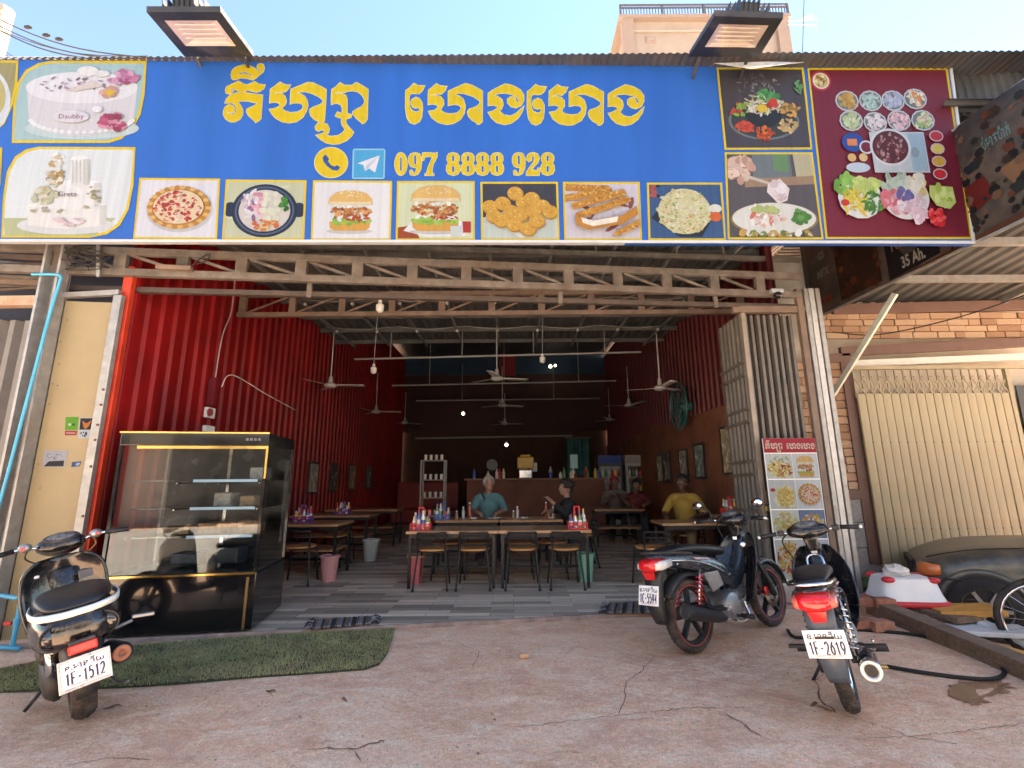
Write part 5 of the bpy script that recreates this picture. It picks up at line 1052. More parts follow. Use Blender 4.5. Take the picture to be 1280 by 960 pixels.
lit = [pm('scrap_%d' % i, c, .6, var=.2) for i, c in enumerate([(.5, .08, .06), (.1, .3, .4), (.55, .5, .45), (.4, .25, .1), (.16, .2, .1)])]
for i in range(16):
    m = MB(); q = G(rnd.uniform(1060, 1100), rnd.uniform(738, 760), 0) + Vector((0, .1, rnd.uniform(.02, .09))); m.box(q, (rnd.uniform(.05, .16), rnd.uniform(.03, .09), rnd.uniform(.01, .04)), Matrix.Rotation(rnd.uniform(0, 3), 3, 'Z') @ Matrix.Rotation(rnd.uniform(-.4, .4), 3, 'X')); m.build('scrap', lit[i % 5], t)
t = thing('rubber_hose', 'black rubber hose looping over the ground right of the motorcycles', 'hose', G(1200, 850))
hp = [G(985, 790), G(1000, 800), G(1060, 790), G(1110, 792), G(1150, 797), G(1205, 812), G(1245, 833), G(1256, 846), G(1240, 854), G(1200, 853), G(1150, 846), G(1110, 838)]
m = MB(); m.tube([p + Vector((0, 0, .014 + ground_h(p.x, p.y))) for p in smooth_path(hp, 6)], .013, 8); m.build('hose', MATS['black_rubber'], t, smooth=True)
m = MB(); e = hp[-1] + Vector((0, 0, .02)); m.tube([e, e + Vector((-.05, .01, 0))], .016, 8); m.build('nozzle', brass if False else MATS['brass'], t)
# puddle by the hose
m = MB(); pc = [G(x, y) for x, y in [(1188, 862), (1205, 856), (1240, 853), (1262, 858), (1258, 868), (1240, 874), (1225, 882), (1205, 880), (1190, 872)]]
m.poly([Vector((p.x + .03 * sin(i * 2.3), p.y + .02 * sin(i * 1.7 + 1), ground_h(p.x, p.y) + .005)) for i, p in enumerate(smooth_path(pc, 5, True))]); o = m.build('puddle', pm('wet_mud', (.22, .115, .07), .3, var=.4, scale=9), None); struct(o)
# brown brick chip on the forecourt
m = MB(); q = G(655, 823); m.box((0, 0, 0), (.075, .045, .03)); o = m.build('brick_chip', pm('pale_orange_chip', (.62, .36, .2), .8, var=.2), None, bevel=.012); o.location = q + Vector((0, 0, .02)); o.rotation_euler = (0, 0, .2); tag(o, 'small orange brick chip lying alone on the concrete', 'brick chip')

# cracks, slab joint and grit on the forecourt
gr_obj = bpy.data.objects['ground']
def crack(pts, w0, w1, seed):
    r = random.Random(seed); P_ = []
    for a, b in zip(pts, pts[1:]):
        n = max(3, int(math.hypot(b[0] - a[0], b[1] - a[1]) / 5))
        for i in range(n): u = i / n; P_.append(G(a[0] + (b[0] - a[0]) * u + r.uniform(-2, 2), a[1] + (b[1] - a[1]) * u + r.uniform(-1.2, 1.2)))
    P_.append(G(*pts[-1])); k = len(P_); m = MB(); rows = [[], []]
    for i, p in enumerate(P_):
        d = (P_[min(i + 1, k - 1)] - P_[max(i - 1, 0)]).normalized(); s = Vector((-d.y, d.x, 0)); w = (w0 + (w1 - w0) * i / k) * r.uniform(.4, 1.4) * (1 if 0 < i < k - 1 else .1); z = ground_h(p.x, p.y) + .004
        rows[0].append(Vector((p.x, p.y, z)) + s * w); rows[1].append(Vector((p.x, p.y, z)) - s * w)
    m.sheet(rows); m.build('crack', pm('crack_dirt', (.24, .13, .085), .95, var=.4, scale=20), gr_obj)
for i, (pts, a, b) in enumerate([([(372, 941), (410, 937), (440, 938), (482, 926)], .002, .006), ([(440, 938), (452, 955)], .004, .002), ([(640, 907), (760, 897), (870, 886), (935, 886)], .002, .003), ([(820, 818), (802, 838), (782, 853), (780, 876), (773, 896)], .003, .002), ([(905, 893), (930, 908), (953, 926)], .003, .006),
    ([(1032, 838), (1020, 850), (1024, 872), (1045, 890)], .003, .007), ([(1045, 888), (1090, 902), (1140, 920), (1200, 930)], .002, .003), ([(80, 955), (140, 945), (190, 948)], .002, .003), ([(1080, 922), (1180, 916), (1280, 905)], .002, .002), ([(560, 800), (600, 815), (590, 835)], .002, .002)]): crack(pts, a, b, i)
m = MB(); r = random.Random(21)
for i in range(2600):
    x, y = r.uniform(-4, 4.2), 2.2 + 2.6 * r.random() ** .8
    if y > yedge(x) - .05 or x > 3.5: continue
    s = r.uniform(.002, .006) * (2.2 if r.random() < .04 else 1); z = ground_h(x, y); a = r.uniform(0, 6)
    m.add([(x + s * cos(a), y + s * sin(a), z - .001), (x + s * cos(a + 2.1), y + s * sin(a + 2.1), z - .001), (x + s * cos(a + 4.2), y + s * sin(a + 4.2), z - .001), (x + r.uniform(-.3, .3) * s, y, z + s * .9)], [(0, 1, 3), (1, 2, 3), (2, 0, 3)])
m.build('grit', pm('grit_stone', (.36, .24, .17), .9, var=.6, scale=3), gr_obj)['kind'] = 'stuff'
leaf_m = pm('dry_leaf', (.2, .1, .05), .8, var=.4)
for i, (px, py) in enumerate([(140, 884), (338, 868), (430, 878), (1032, 886), (1018, 880), (700, 935), (580, 868), (915, 838), (1110, 905), (240, 925)][:5]):
    c = G(px, py); m = MB(); a = r.uniform(0, 6); L = r.uniform(.03, .055); d = Vector((cos(a), sin(a), 0)); s = Vector((-sin(a), cos(a), 0)); z = Vector((0, 0, ground_h(c.x, c.y) + .006))
    m.sheet([[c + z + d * u * L + s * w * L + Vector((0, 0, abs(w) * .02 + .006 * sin(u * 3))) for w in (-.3 * (1 - u * u), 0, .3 * (1 - u * u))] for u in (-1, -.5, 0, .5, 1)]); m.build('dry_leaf', leaf_m, gr_obj, solid=.001)
# ================================================================ THINGS IN THE DINING ROOM
black_m = pm('black_tube_steel', (.02, .02, .022), .4, metal=.3, var=.2)
seat_w = pm('honey_plywood', (.5, .24, .09), .4, var=.15, scale=4, stretch=(1, 8, 1), coat=.2)
table_w = pm('table_top_wood', (.34, .18, .085), .35, var=.2, scale=3, stretch=(1, 9, 1), coat=.2)
blackp = pm('black_plastic', (.015, .015, .016), .5)
def table(x0, x1, y0, y1, h, label, shelf=False, group='dining tables'):
    t = thing('dining_table', label, 'table', ((x0 + x1) / 2, (y0 + y1) / 2, FLZ), group)
    m = MB(); m.box(((x0 + x1) / 2, (y0 + y1) / 2, FLZ + h - .0175), (x1 - x0, y1 - y0, .035)); m.build('table_top', table_w, t, bevel=.004)
    m = MB(); z = FLZ + h - .06
    pts = [(x0 + .05, y0 + .05, z), (x1 - .05, y0 + .05, z), (x1 - .05, y1 - .05, z), (x0 + .05, y1 - .05, z)]
    for a, b in zip(pts, pts[1:] + pts[:1]): m.bar(a, b, .03, .045)
    m.build('apron', black_m, t)
    for (x, y, _) in pts: m = MB(); m.bar((x, y, FLZ), (x, y, z), .035, .035, hint=Vector((0, 1, 0))); m.build('leg', black_m, t)
    m = MB(); m.bar((x0 + .05, y1 - .05, FLZ + .16), (x1 - .05, y1 - .05, FLZ + .16), .02, .03); m.build('stretcher', black_m, t)
    if shelf: m = MB(); m.box(((x0 + x1) / 2, (y0 + y1) / 2, FLZ + .35), (x1 - x0 - .12, y1 - y0 - .12, .025)); m.build('shelf', table_w, t)
    return t
# chair prototype: back towards -y (towards the street), origin on the floor under the seat
def chair_proto():
    t = thing('dining_chair', 'wooden chair', 'chair', (0, 0, 0))
    hb = .655
    for s in (-1, 1):
        m = MB(); m.tube(smooth_path([(s * .2, -.235, 0), (s * .185, -.2, .2), (s * .165, -.17, .44), (s * .17, -.2, hb - .03), (s * .155, -.205, hb)], 4), .0115, 8); m.build('back_leg', black_m, t, smooth=True)
        m = MB(); m.tube(smooth_path([(s * .19, .19, 0), (s * .17, .165, .25), (s * .16, .15, .43)], 4), .0115, 8); m.build('front_leg', black_m, t, smooth=True)
        m = MB(); m.lathe((s * .2, -.235, 0), (0, 0, 1), [(0, .017), (.03, .016)], 8); m.build('foot_cap', blackp, t)
    for z, w in ((hb - .005, .16), (.585, .165), (.515, .166)):
        m = MB(); m.tube(smooth_path([(-w, -.19 - (z - .44) * .1, z), (0, -.225 - (z - .44) * .1, z), (w, -.19 - (z - .44) * .1, z)], 5), .009 if z < .6 else .0115, 8); m.build('back_rail', black_m, t, smooth=True)
    m = MB(); n = 24
    def rg(sx, sy, z): return [(.19 * sx * math.copysign(abs(cos(2 * pi * j / n)) ** .8, cos(2 * pi * j / n)), .19 * sy * math.copysign(abs(sin(2 * pi * j / n)) ** .8, sin(2 * pi * j / n)) - .005, z) for j in range(n)]
    q = [rg(.9, .9, .435), rg(1, 1, .442), rg(1, 1, .455), rg(.93, .93, .463), rg(.5, .5, .457), rg(.01, .01, .455)]
    m.sheet([r + [r[0]] for r in q]); m.add(rg(.9, .9, .435)[::-1], [tuple(range(n))]); m.build('seat', seat_w, t, smooth=True, angle=45)
    m = MB(); m.tube([(.16 * cos(2 * pi * i / 20), .16 * sin(2 * pi * i / 20) - .005, .425) for i in range(20)], .009, 6, closed=True); m.build('seat_ring', black_m, t, smooth=True)
    return t
ch0 = chair_proto(); first = [True]
def chair(x, y, rz, label):
    t = ch0 if first[0] else copy_tree(ch0); first[0] = False
    t.location = (x, y, FLZ); t.rotation_euler = (0, 0, rz); return tag(t, label, 'chair', 'chairs at the dining tables')
TY = 5.93
def tx(px, y=TY, py=664): return P(px, py, y).x
xA, xM, xB = tx(507), tx(622.5), tx(739)
table(xA, xM - .004, TY, TY + .62, .665, 'near wooden table holding the red sauce caddy on its left end')
table(xM + .004, xB, TY - .015, TY + .6, .668, 'near wooden table holding the sauce caddy on its right end')
for px, lab in ((540, 'leftmost chair tucked under the near tables, beside a pink bin'), (592, 'second chair from the left tucked under the near tables'), (653, 'third chair from the left tucked under the near tables'), (706, 'rightmost chair tucked under the near tables, before a green bin')):
    chair(tx(px), TY + .13, rnd.uniform(-.04, .04), lab)
for px, lab in ((560, 'chair facing the street behind the near left table, left one'), (600, 'chair facing the street behind the near left table, right one'), (648, 'chair facing the street behind the near right table, left one'), (690, 'chair facing the street behind the near right table, right one')):
    chair(tx(px, 6.7, 690), 6.62, pi + rnd.uniform(-.1, .1), lab)
T2 = 7.25
table(tx(544, T2, 652), tx(624, T2, 652) - .004, T2, T2 + .62, .68, 'second row wooden table before the person in teal')
table(tx(624, T2, 652) + .004, tx(704, T2, 652), T2, T2 + .62, .68, 'second row wooden table with plates, right half')
# left tables along the red wall
table(XL + .12, P(428, 655, 6.7).x, 6.55, 7.2, .70, 'wooden table by the red wall, next to the show case', True)
table(XL + .12, -2.4, 8.1, 8.75, .70, 'second table along the red wall, behind a pink bin', True)
table(XL + .12, -2.3, 9.6, 10.25, .70, 'third table along the red wall, deep in the room', True)
table(1.95, XR - .35, 6.35, 6.9, .70, 'dark table by the right wall before the person in yellow', True)
table(1.55, 2.5, 9.2, 9.8, .70, 'table before the two people near the fridges', True)
chair(P(372, 700, 6.3).x, 6.35, .1, 'chair with curved back beside the show case')
chair(-2.75, 7.5, pi, 'chair behind the wall table near the show case'); chair(-2.8, 7.9, 0, 'chair before the second wall table on the left')
chair(1.7, 6.05, .15, 'chair drawn up to the dark table on the right')
# condiment caddies
def caddy(c, label, colr, tall=1.0, seed=1):
    r = random.Random(seed); t = thing('sauce_caddy', label, 'caddy', c, 'sauce caddies on the tables'); c = Vector(c)
    pl = pm('caddy_' + colr, {'red': (.62, .03, .04), 'blue': (.04, .14, .42), 'purple': (.2, .05, .2)}[colr], .4, var=.1)
    m = MB(); m.box(c + Vector((0, 0, .008)), (.24, .17, .016)); m.build('tray', pl, t, bevel=.005)
    for sy in (-1, 1):
        m = MB(); m.box(c + Vector((0, sy * .083, .075)), (.24, .006, .012)); m.box(c + Vector((0, sy * .083, .045)), (.24, .006, .012))
        for k in range(7): m.box(c + Vector((-.117 + .039 * k, sy * .083, .045)), (.007, .0045, .075))
        m.build('rail', pl, t)
    for sx in (-1, 1): m = MB(); m.box(c + Vector((sx * .118, 0, .05)), (.006, .16, .08)); m.build('side', pl, t)
    m = MB(); m.tube(smooth_path([c + Vector((-.02, 0, .02)), c + Vector((-.03, 0, .21 * tall)), c + Vector((-.025, 0, .235 * tall)), c + Vector((.025, 0, .235 * tall)), c + Vector((.03, 0, .21 * tall)), c + Vector((.02, 0, .02))], 6), .011, 8); m.build('handle', pl, t, smooth=True)
    cols = [(.6, .04, .03), (.65, .6, .5), (.1, .3, .12), (.7, .45, .06), (.05, .1, .35), (.55, .55, .58), (.3, .02, .03), (.75, .72, .7)]
    for k in range(8):
        x = -.08 + .055 * (k % 4); y = -.045 if k < 4 else .04; h = r.uniform(.12, .22) * tall; rr_ = .024; cc = cols[(k * 3 + seed) % 8]
        m = MB(); m.lathe(c + Vector((x, y, .016)), (0, 0, 1), [(0, rr_), (h * .6, rr_), (h * .75, rr_ * .5), (h * .85, rr_ * .45)], 10); b = m.build('bottle', pm('sauce_%d' % ((k * 3 + seed) % 8), cc, .25, var=.05), t, smooth=True, angle=40)
        m = MB(); m.lathe(c + Vector((x, y, .016 + h * .85)), (0, 0, 1), [(0, rr_ * .55), (h * .15, rr_ * .5)], 10); m.build('cap', pm('sauce_%d' % ((k * 3 + seed + 2) % 8), cols[(k * 3 + seed + 2) % 8], .3), b)
        m = MB(); m.lathe(c + Vector((x, y, .016 + h * .2)), (0, 0, 1), [(0, rr_ + .001), (h * .3, rr_ + .001)], 10); m.build('wrapper', pm('sauce_%d' % ((k * 3 + seed + 5) % 8), cols[(k * 3 + seed + 5) % 8], .4), b)
    return t
caddy((tx(523), TY + .16, FLZ + .665), 'red wire caddy of sauce bottles on the left end of near table', 'red', 1.12, 1)
caddy((tx(724), TY + .16, FLZ + .668), 'red caddy of colourful bottles on the right end of near table', 'red', 1.12, 4)
caddy((tx(550, T2, 650), T2 + .25, FLZ + .68), 'blue caddy of bottles on the second row table', 'blue', 1.0, 2)
caddy((P(377, 645, 6.8).x, 6.85, FLZ + .70), 'purple caddy on the wall table next to the show case', 'purple', 1.0, 3)
caddy((-2.95, 8.4, FLZ + .70), 'dim caddy of bottles on the second wall table', 'purple', .9, 6)
caddy((3.0, 6.65, FLZ + .78), 'red caddy beside the folding gate at the right wall', 'red', 1.0, 5)
t = thing('side_stand', 'low dark stand holding a caddy at the right wall', 'stand', (3.0, 6.65, FLZ))
m = MB(); m.box((3.0, 6.65, FLZ + .76), (.45, .3, .035)); m.build('top', table_w, t)
for sx in (-1, 1):
    for sy in (-1, 1): m = MB(); m.bar((3.0 + sx * .19, 6.65 + sy * .12, FLZ), (3.0 + sx * .19, 6.65 + sy * .12, FLZ + .745), .03, .03, hint=Vector((0, 1, 0))); m.build('leg', black_m, t)
# plates, cups on the second row
pw_ = pm('white_ceramic', (.75, .75, .73), .2)
for px, dx, lab in ((618, .12, 'white plate before the person in teal'), (590, .07, 'small white bowl left of the person in teal'), (655, .07, 'small plate right of the person in teal'), (692, .06, 'small plate before the person in black')):
    c = Vector((tx(px, T2, 650), T2 + .2, FLZ + .681)); t = thing('plate', lab, 'plate', c, 'plates on the second row tables'); m = MB(); m.lathe(c, (0, 0, 1), [(0, .0), (0.002, dx * .6), (.02, dx), (.024, dx), (.01, dx * .55), (.008, 0)], 20); m.build('dish', pw_, t, smooth=True)
    m = MB(); m.ball(c + Vector((0, 0, .012)), (dx * .5, dx * .5, .022), 12, 6); m.build('food', pm('cooked_food', (.4, .3, .18), .6, var=.4, scale=60), t, smooth=True)
for i, px in enumerate((568, 576, 584, 642, 647, 685, 688, 694)):
    c = Vector((tx(px, T2, 650), T2 + .3 + .05 * (i % 3), FLZ + .68)); h = .1 + .06 * (i % 3)
    t = thing('glass_bottle', ['short brown bottle at the left of the second row table', 'grey tumbler next to the left brown bottle', 'red capped bottle left of the person in teal', 'brown jar right of the plate of the person in teal', 'slim grey bottle in the middle of the second row', 'red sauce bottle before the person in black', 'small brown jar before the person in black', 'grey tumbler at the right end of the second row'][i], 'bottle', c, 'bottles on the second row tables'); m = MB(); m.lathe(c, (0, 0, 1), [(0, .025), (h * .7, .026), (h * .85, .014), (h, .013)], 10); m.build('body', pm('bottle_%d' % (i % 3), [(.3, .2, .12), (.45, .45, .45), (.4, .1, .06)][i % 3], .2), t, smooth=True, angle=40); m = MB(); m.lathe(c + Vector((0, 0, h)), (0, 0, 1), [(0, .014), (.018, .014)], 10); m.build('cap', pw_, t)
# bins
def bin_(c, r, h, rgb, label, rim):
    c = Vector(c); t = thing('waste_bin', label, 'bin', c, 'plastic waste bins under the tables'); n = 20; m = MB()
    mt = pm('bin_' + label.split()[0], rgb, .5, var=.15, scale=30)
    for k in range(9):
        z0 = h * k / 9; m.lathe(c + Vector((0, 0, z0)), (0, 0, 1), [(0, r * (.72 + .28 * k / 9)), (h / 9 * .55, r * (.72 + .28 * (k + .55) / 9)), (h / 9 * .6, r * (.70 + .28 * (k + .6) / 9)), (h / 9, r * (.70 + .28 * (k + 1) / 9))], n)
    m.build('basket', mt, t); m = MB(); m.tube([c + Vector((r * 1.03 * cos(2 * pi * i / n), r * 1.03 * sin(2 * pi * i / n), h)) for i in range(n)], .012, 6, closed=True); m.build('rim', pm('bin_rim_' + rim, {'tan': (.5, .36, .24), 'pink': (.6, .3, .3), 'green': (.2, .45, .3), 'white': (.55, .55, .5)}[rim], .5), t, smooth=True)
bin_((P(414, 700, 6.55).x, 6.5, FLZ), .12, .3, (.55, .27, .26), 'pink woven waste bin under the table next to the show case', 'pink')
bin_((tx(520, 6.3, 700), 6.28, FLZ), .11, .33, (.5, .13, .14), 'rose waste bin at the left end of the near tables', 'tan')
bin_((tx(732, 6.35, 700), 6.35, FLZ), .11, .33, (.16, .42, .3), 'mint green waste bin at the right end of the near tables', 'green')
bin_((P(463, 690, 8.0).x, 8.0, FLZ), .13, .32, (.4, .42, .38), 'pale waste bin beneath the second wall table', 'white')
# ---- ceiling fans
def fan(px, py, y, span, ang, label, proto=[None]):
    c = P(px, py, y)
    if proto[0] is None:
        t = thing('ceiling_fan', label, 'fan', (0, 0, 0)); wf = pm('white_fan_paint', (.45, .43, .4), .45, var=.1)
        m = MB(); m.lathe((0, 0, -.06), (0, 0, 1), [(0, .03), (.012, .09), (.03, .115), (.06, .115), (.085, .085), (.1, .05), (.17, .04), (.22, .028)], 20); m.build('motor', wf, t, smooth=True, angle=40)
        m = MB(); m.tube([(0, 0, .12), (0, 0, 1.0)], .012, 8); m.build('down_rod', wf, t, smooth=True)
        for k in range(3):
            a = 2 * pi * k / 3; d = Vector((cos(a), sin(a), 0)); s = Vector((-sin(a), cos(a), 0)); m = MB(); rows = []
            for u in (.09, .16, .3, .5, .64): w = .03 if u < .12 else .058 + .012 * u; rows.append([d * u + s * w + Vector((0, 0, -.025 + .012 * (u))), d * u + s * 0 + Vector((0, 0, -.012 + .012 * u)), d * u - s * w + Vector((0, 0, -.005 + .012 * u))])
            m.sheet(rows); m.build('blade', wf, t, solid=.004, smooth=True)
        proto[0] = t
    else: t = copy_tree(proto[0])
    t.location = c; t.rotation_euler = (0, 0, ang); t.scale = (span / .66,) * 2 + (1,); return tag(t, label, 'fan', 'white ceiling fans')
fan(621, 472, 8.4, .62, .35, 'middle white ceiling fan of the front row'); fan(413, 481, 8.4, .62, .1, 'left white ceiling fan of the front row, near the red wall'); fan(825, 484, 8.2, .62, .6, 'right white ceiling fan of the front row, near the folding gate')
fan(628, 506, 11.8, .64, .5, 'middle ceiling fan of the second row'); fan(470, 514, 11.8, .64, .2, 'left ceiling fan of the second row'); fan(786, 506, 11.8, .64, .9, 'right ceiling fan of the second row')
fan(631, 529, 15.4, .64, .3, 'middle ceiling fan of the rearmost row'); fan(506, 528, 15.4, .64, .8, 'left ceiling fan of the rearmost row'); fan(762, 524, 15.0, .64, .1, 'right ceiling fan of the rearmost row')
# ---- hung tie rails
gpipe = pm('grey_tie_pipe', (.35, .34, .33), .5, metal=.3)
def rail(p, q, y, label, hang):
    a, b = P(*p, y), P(*q, y); a.x = max(a.x, XL + .05); b.x = min(b.x, XR - .05); t = thing('tie_rail', label, 'rail', (a + b) / 2, 'tie rails across the room'); m = MB(); m.tube([a, b], .022, 8); m.build('pipe', gpipe, t)
    for i in range(hang):
        q_ = a + (b - a) * (i + .5) / hang; m = MB(); m.tube([q_, Vector((q_.x, q_.y, min(4.3 if y < 10 else 5.6, q_.z + 1.2)))], .012, 6); m.build('hanger', gpipe, t)
rail((443, 449), (801, 440), 9.3, 'pale tie rail across the room above the front fans', 4); rail((490, 482), (770, 476), 12.5, 'grey tie rail across the room between the fan rows', 3); rail((520, 501), (750, 498), 15.0, 'dim tie rail before the back wall', 2)
t = thing('bulb_string', 'row of small bulbs on cables under the front ceiling', 'lights', (0, 8.0, 4.15)); 
for yy, zz in ((7.2, 4.18), (8.6, 4.16)):
    m = MB(); m.tube([(XL + .3 + (XR - XL - .6) * i / 24, yy, zz + .03 * cos(i * 1.3)) for i in range(25)], .007, 5); m.build('cable', gpipe, t)
    for i in range(9): m = MB(); m.ball((XL + .5 + (XR - XL - 1.0) * i / 8, yy, zz - .06), .03, 8, 6); m.build('bulb', pm('dead_bulb', (.55, .52, .46), .3), t, smooth=True)
lit_m = pm('lit_bulb', (1, .9, .7), .4, emit=(1, .88, .68), estr=1.6)
for px, py, y, r, lab in ((633, 556, 14.5, .05, 'small glowing bulb low before the back wall'), (579, 517, 15.5, .05, 'small glowing bulb high at the left of the back wall'), (688, 458, 15.8, .055, 'small glowing bulb under the roof at the back'), (694, 457, 15.8, .04, 'second small glowing bulb under the roof at the back')):
    c = P(px, py, y); t = thing('glowing_bulb', lab, 'bulb', c); m = MB(); m.ball(c, r, 10, 8); m.build('globe', lit_m, t, smooth=True); m = MB(); m.lathe(c + Vector((0, 0, r * .8)), (0, 0, 1), [(0, .025), (.06, .022)], 8); m.build('socket', gpipe, t)
# ---- pictures on the side walls
def picture(y, z, w, h, side, label, ink):
    x = XL + .055 if side < 0 else XR - .03; s = -side; t = thing('framed_picture', label, 'picture', (x, y, z), 'framed pictures on the side walls'); fm_ = pm('dark_frame', (.03, .02, .015), .5)
    for dy, dz, a, b in ((0, h / 2, w, .035), (0, -h / 2, w, .035), (-w / 2, 0, .035, h), (w / 2, 0, .035, h)): m = MB(); m.box((x, y + dy, z + dz), (.03, a + .03 if a > b else a, b if a > b else b - .035)); m.build('frame_bar', fm_, t)
    m = MB(); m.box((x - s * .004, y, z), (.012, w - .03, h - .03)); m.build('print', pm('picture_%d' % ink, [(.3, .28, .24), (.12, .1, .09), (.36, .3, .2), (.2, .24, .22)][ink % 4], .25, var=.6, scale=9), t)
for i, px in enumerate((388, 414, 437, 458)):
    y = PX(px, 595, XL).y; picture(y, 1.36 + .01 * i, .42, .56, -1, ['first', 'second', 'third', 'fourth'][i] + ' framed picture from the street on the red wall', i)
for i, (px, zc_) in enumerate(((914, 1.72), (877, 1.6), (856, 1.55), (835, 1.55), (826, 1.52))):
    y = PX(px, 580, XR).y; picture(y, zc_, .42, .58 if i else .7, 1, ['first', 'second', 'third', 'fourth', 'fifth'][i] + ' framed picture from the gate on the terracotta wall', (i + 2))
t = thing('wall_clock', 'round pale wall clock on the back wall', 'clock', P(615, 581, YB - .05)); c = P(615, 581, YB - .05)
m = MB(); m.lathe(c, (0, -1, 0), [(-.03, .19), (.03, .19), (.03, .17)], 28); m.build('rim', pm('clock_rim', (.35, .33, .3), .4), t); m = MB(); m.lathe(c, (0, -1, 0), [(.015, .17), (.016, 0)], 28); m.build('dial', pm('clock_dial', (.6, .58, .52), .4), t)
for L, a in ((.1, .6), (.14, 2.4)): m = MB(); m.bar(c + Vector((0, -.025, 0)), c + Vector((L * cos(a), -.025, L * sin(a))), .012, .004); m.build('hand', blackp, t)
for px, py, lab in ((655, 583, 'small pale framed certificate on the back wall'), (667, 584, 'second small certificate on the back wall')):
    c = P(px, py, YB - .06); t = thing('certificate', lab, 'picture', c, 'certificates on the back wall'); m = MB(); m.box(c, (.3, .03, .36)); m.build('frame', pm('dark_frame', (.03, .02, .015), .5), t); m = MB(); m.box(c - Vector((0, .018, 0)), (.24, .006, .3)); m.build('sheet', pw_, t)
# industrial round fan on the right wall
c = Vector((XR - .2, PX(852, 508, XR - .2).y, PX(852, 508, XR - .2).z)); t = thing('wall_fan', 'large dark teal round fan high on the right wall', 'fan', c); tm = pm('dark_teal_metal', (.02, .09, .09), .5)
for r in (.42, .3, .18): m = MB(); m.tube([c + Vector((-.06, r * cos(2 * pi * i / 28), r * sin(2 * pi * i / 28))) for i in range(28)], .02 if r > .4 else .008, 6, closed=True); m.build('guard_ring', tm, t)
for k in range(12): a = pi * k / 6; m = MB(); m.tube([c + Vector((-.07, 0, 0)), c + Vector((-.06, .42 * cos(a), .42 * sin(a)))], .005, 5); m.build('guard_wire', tm, t)
m = MB(); m.lathe(c, (1, 0, 0), [(-.06, .05), (.17, .09)], 14); m.build('motor', tm, t)
for k in range(3): a = 2 * pi * k / 3; m = MB(); m.sheet([[c + Vector((.0, .05 * cos(a), .05 * sin(a))), c + Vector((.02, .38 * cos(a), .38 * sin(a)))], [c + Vector((-.03, .05 * cos(a + .6), .05 * sin(a + .6))), c + Vector((-.03, .38 * cos(a + .8), .38 * sin(a + .8)))]]); m.build('blade', tm, t, solid=.004)
# ---- fridges
def fridge(px0, px1, y, label, head):
    x0, x1 = P(px0, 600, y).x, P(px1, 600, y).x; w = x1 - x0; h = 1.86; t = thing('drink_fridge', label, 'fridge', ((x0 + x1) / 2, y, FLZ), 'glass door drink fridges'); bm_ = pm('fridge_body_' + head, (.06, .06, .065) if head == 'blue' else (.42, .41, .4), .4)
    m = MB(); z0 = FLZ
    m.box(((x0 + x1) / 2, y + .33, z0 + h / 2), (w, .56, h)); m.build('cabinet', bm_, t, bevel=.01)
    m = MB(); m.box(((x0 + x1) / 2, y + .03, z0 + h - .11), (w - .02, .04, .2)); m.build('header', pm('fridge_head_' + head, (.02, .05, .25) if head == 'blue' else (.3, .28, .27), .3), t)
    m = MB(); m.box(((x0 + x1) / 2, y + .04, z0 + .85), (w - .1, .01, 1.45)); m.build('inner', pm('fridge_inner_' + head, (.34, .37, .38) if head == 'blue' else (.12, .1, .08), .4, var=.3, scale=5), t)
    for k in range(4):
        z = z0 + .25 + .35 * k; m = MB(); m.box(((x0 + x1) / 2, y + .03, z), (w - .1, .02, .02)); m.build('shelf', white_al, t)
        for j in range(6): m = MB(); q = Vector((x0 + .1 + (w - .2) * j / 5, y + .02, z + .01)); m.lathe(q, (0, 0, 1), [(0, .03), (.13, .03), (.17, .012), (.2, .012)], 8); m.build('bottle', pm('sauce_%d' % ((k * 5 + j * 3) % 8), (.5, .4, .4), .3), t, smooth=True)
    for sx in (x0 + .03, x1 - .03): m = MB(); m.box((sx, y + .015, z0 + .85), (.045, .05, 1.5)); m.build('door_frame', bm_, t)
    m = MB(); m.add([(x0 + .05, y, z0 + .1), (x1 - .05, y, z0 + .1), (x1 - .05, y, z0 + 1.6), (x0 + .05, y, z0 + 1.6)], [(0, 1, 2, 3)]); m.build('glass_door', glass_mat(), t)
    m = MB(); m.box((x0 + .06, y - .02, z0 + 1.0), (.02, .03, .3)); m.build('handle', gpipe, t)
fridge(749, 779, 12.2, 'drink fridge with dark blue header at the back right', 'blue'); fridge(783, 814, 12.2, 'drink fridge with grey header right of the blue one', 'grey')
# ---- items at the back: shelf rack, yellow dispenser, bottles
t = thing('display_rack', 'tall dim rack with cups at the back left of the counter', 'rack', (-1.6, 11.0, FLZ)); x0, x1 = P(527, 600, 11).x, P(556, 600, 11).x
for x in (x0, x1):
    for y in (10.9, 11.2): m = MB(); m.bar((x, y, FLZ), (x, y, 1.75), .03, .03, hint=Vector((0, 1, 0))); m.build('post', gpipe, t)
for z in (.5, .9, 1.3, 1.74):
    m = MB(); m.box(((x0 + x1) / 2, 11.05, z), (x1 - x0, .32, .025)); m.build('shelf', pm('dim_shelf', (.3, .22, .2), .5), t)
    for k in range(4): m = MB(); m.lathe((x0 + .08 + k * (x1 - x0 - .16) / 3, 11.0, z + .013), (0, 0, 1), [(0, .03), (.12, .036), (.12, .03)], 10); m.build('cup', pw_, t)
t = thing('drink_dispenser', 'yellow drink dispenser standing on the back counter', 'dispenser', P(662, 618, 11.5)); c = Vector((P(657, 600, 11.5).x, 11.5, 1.325)); yl = pm('yellow_plastic', (.5, .3, .04), .4)
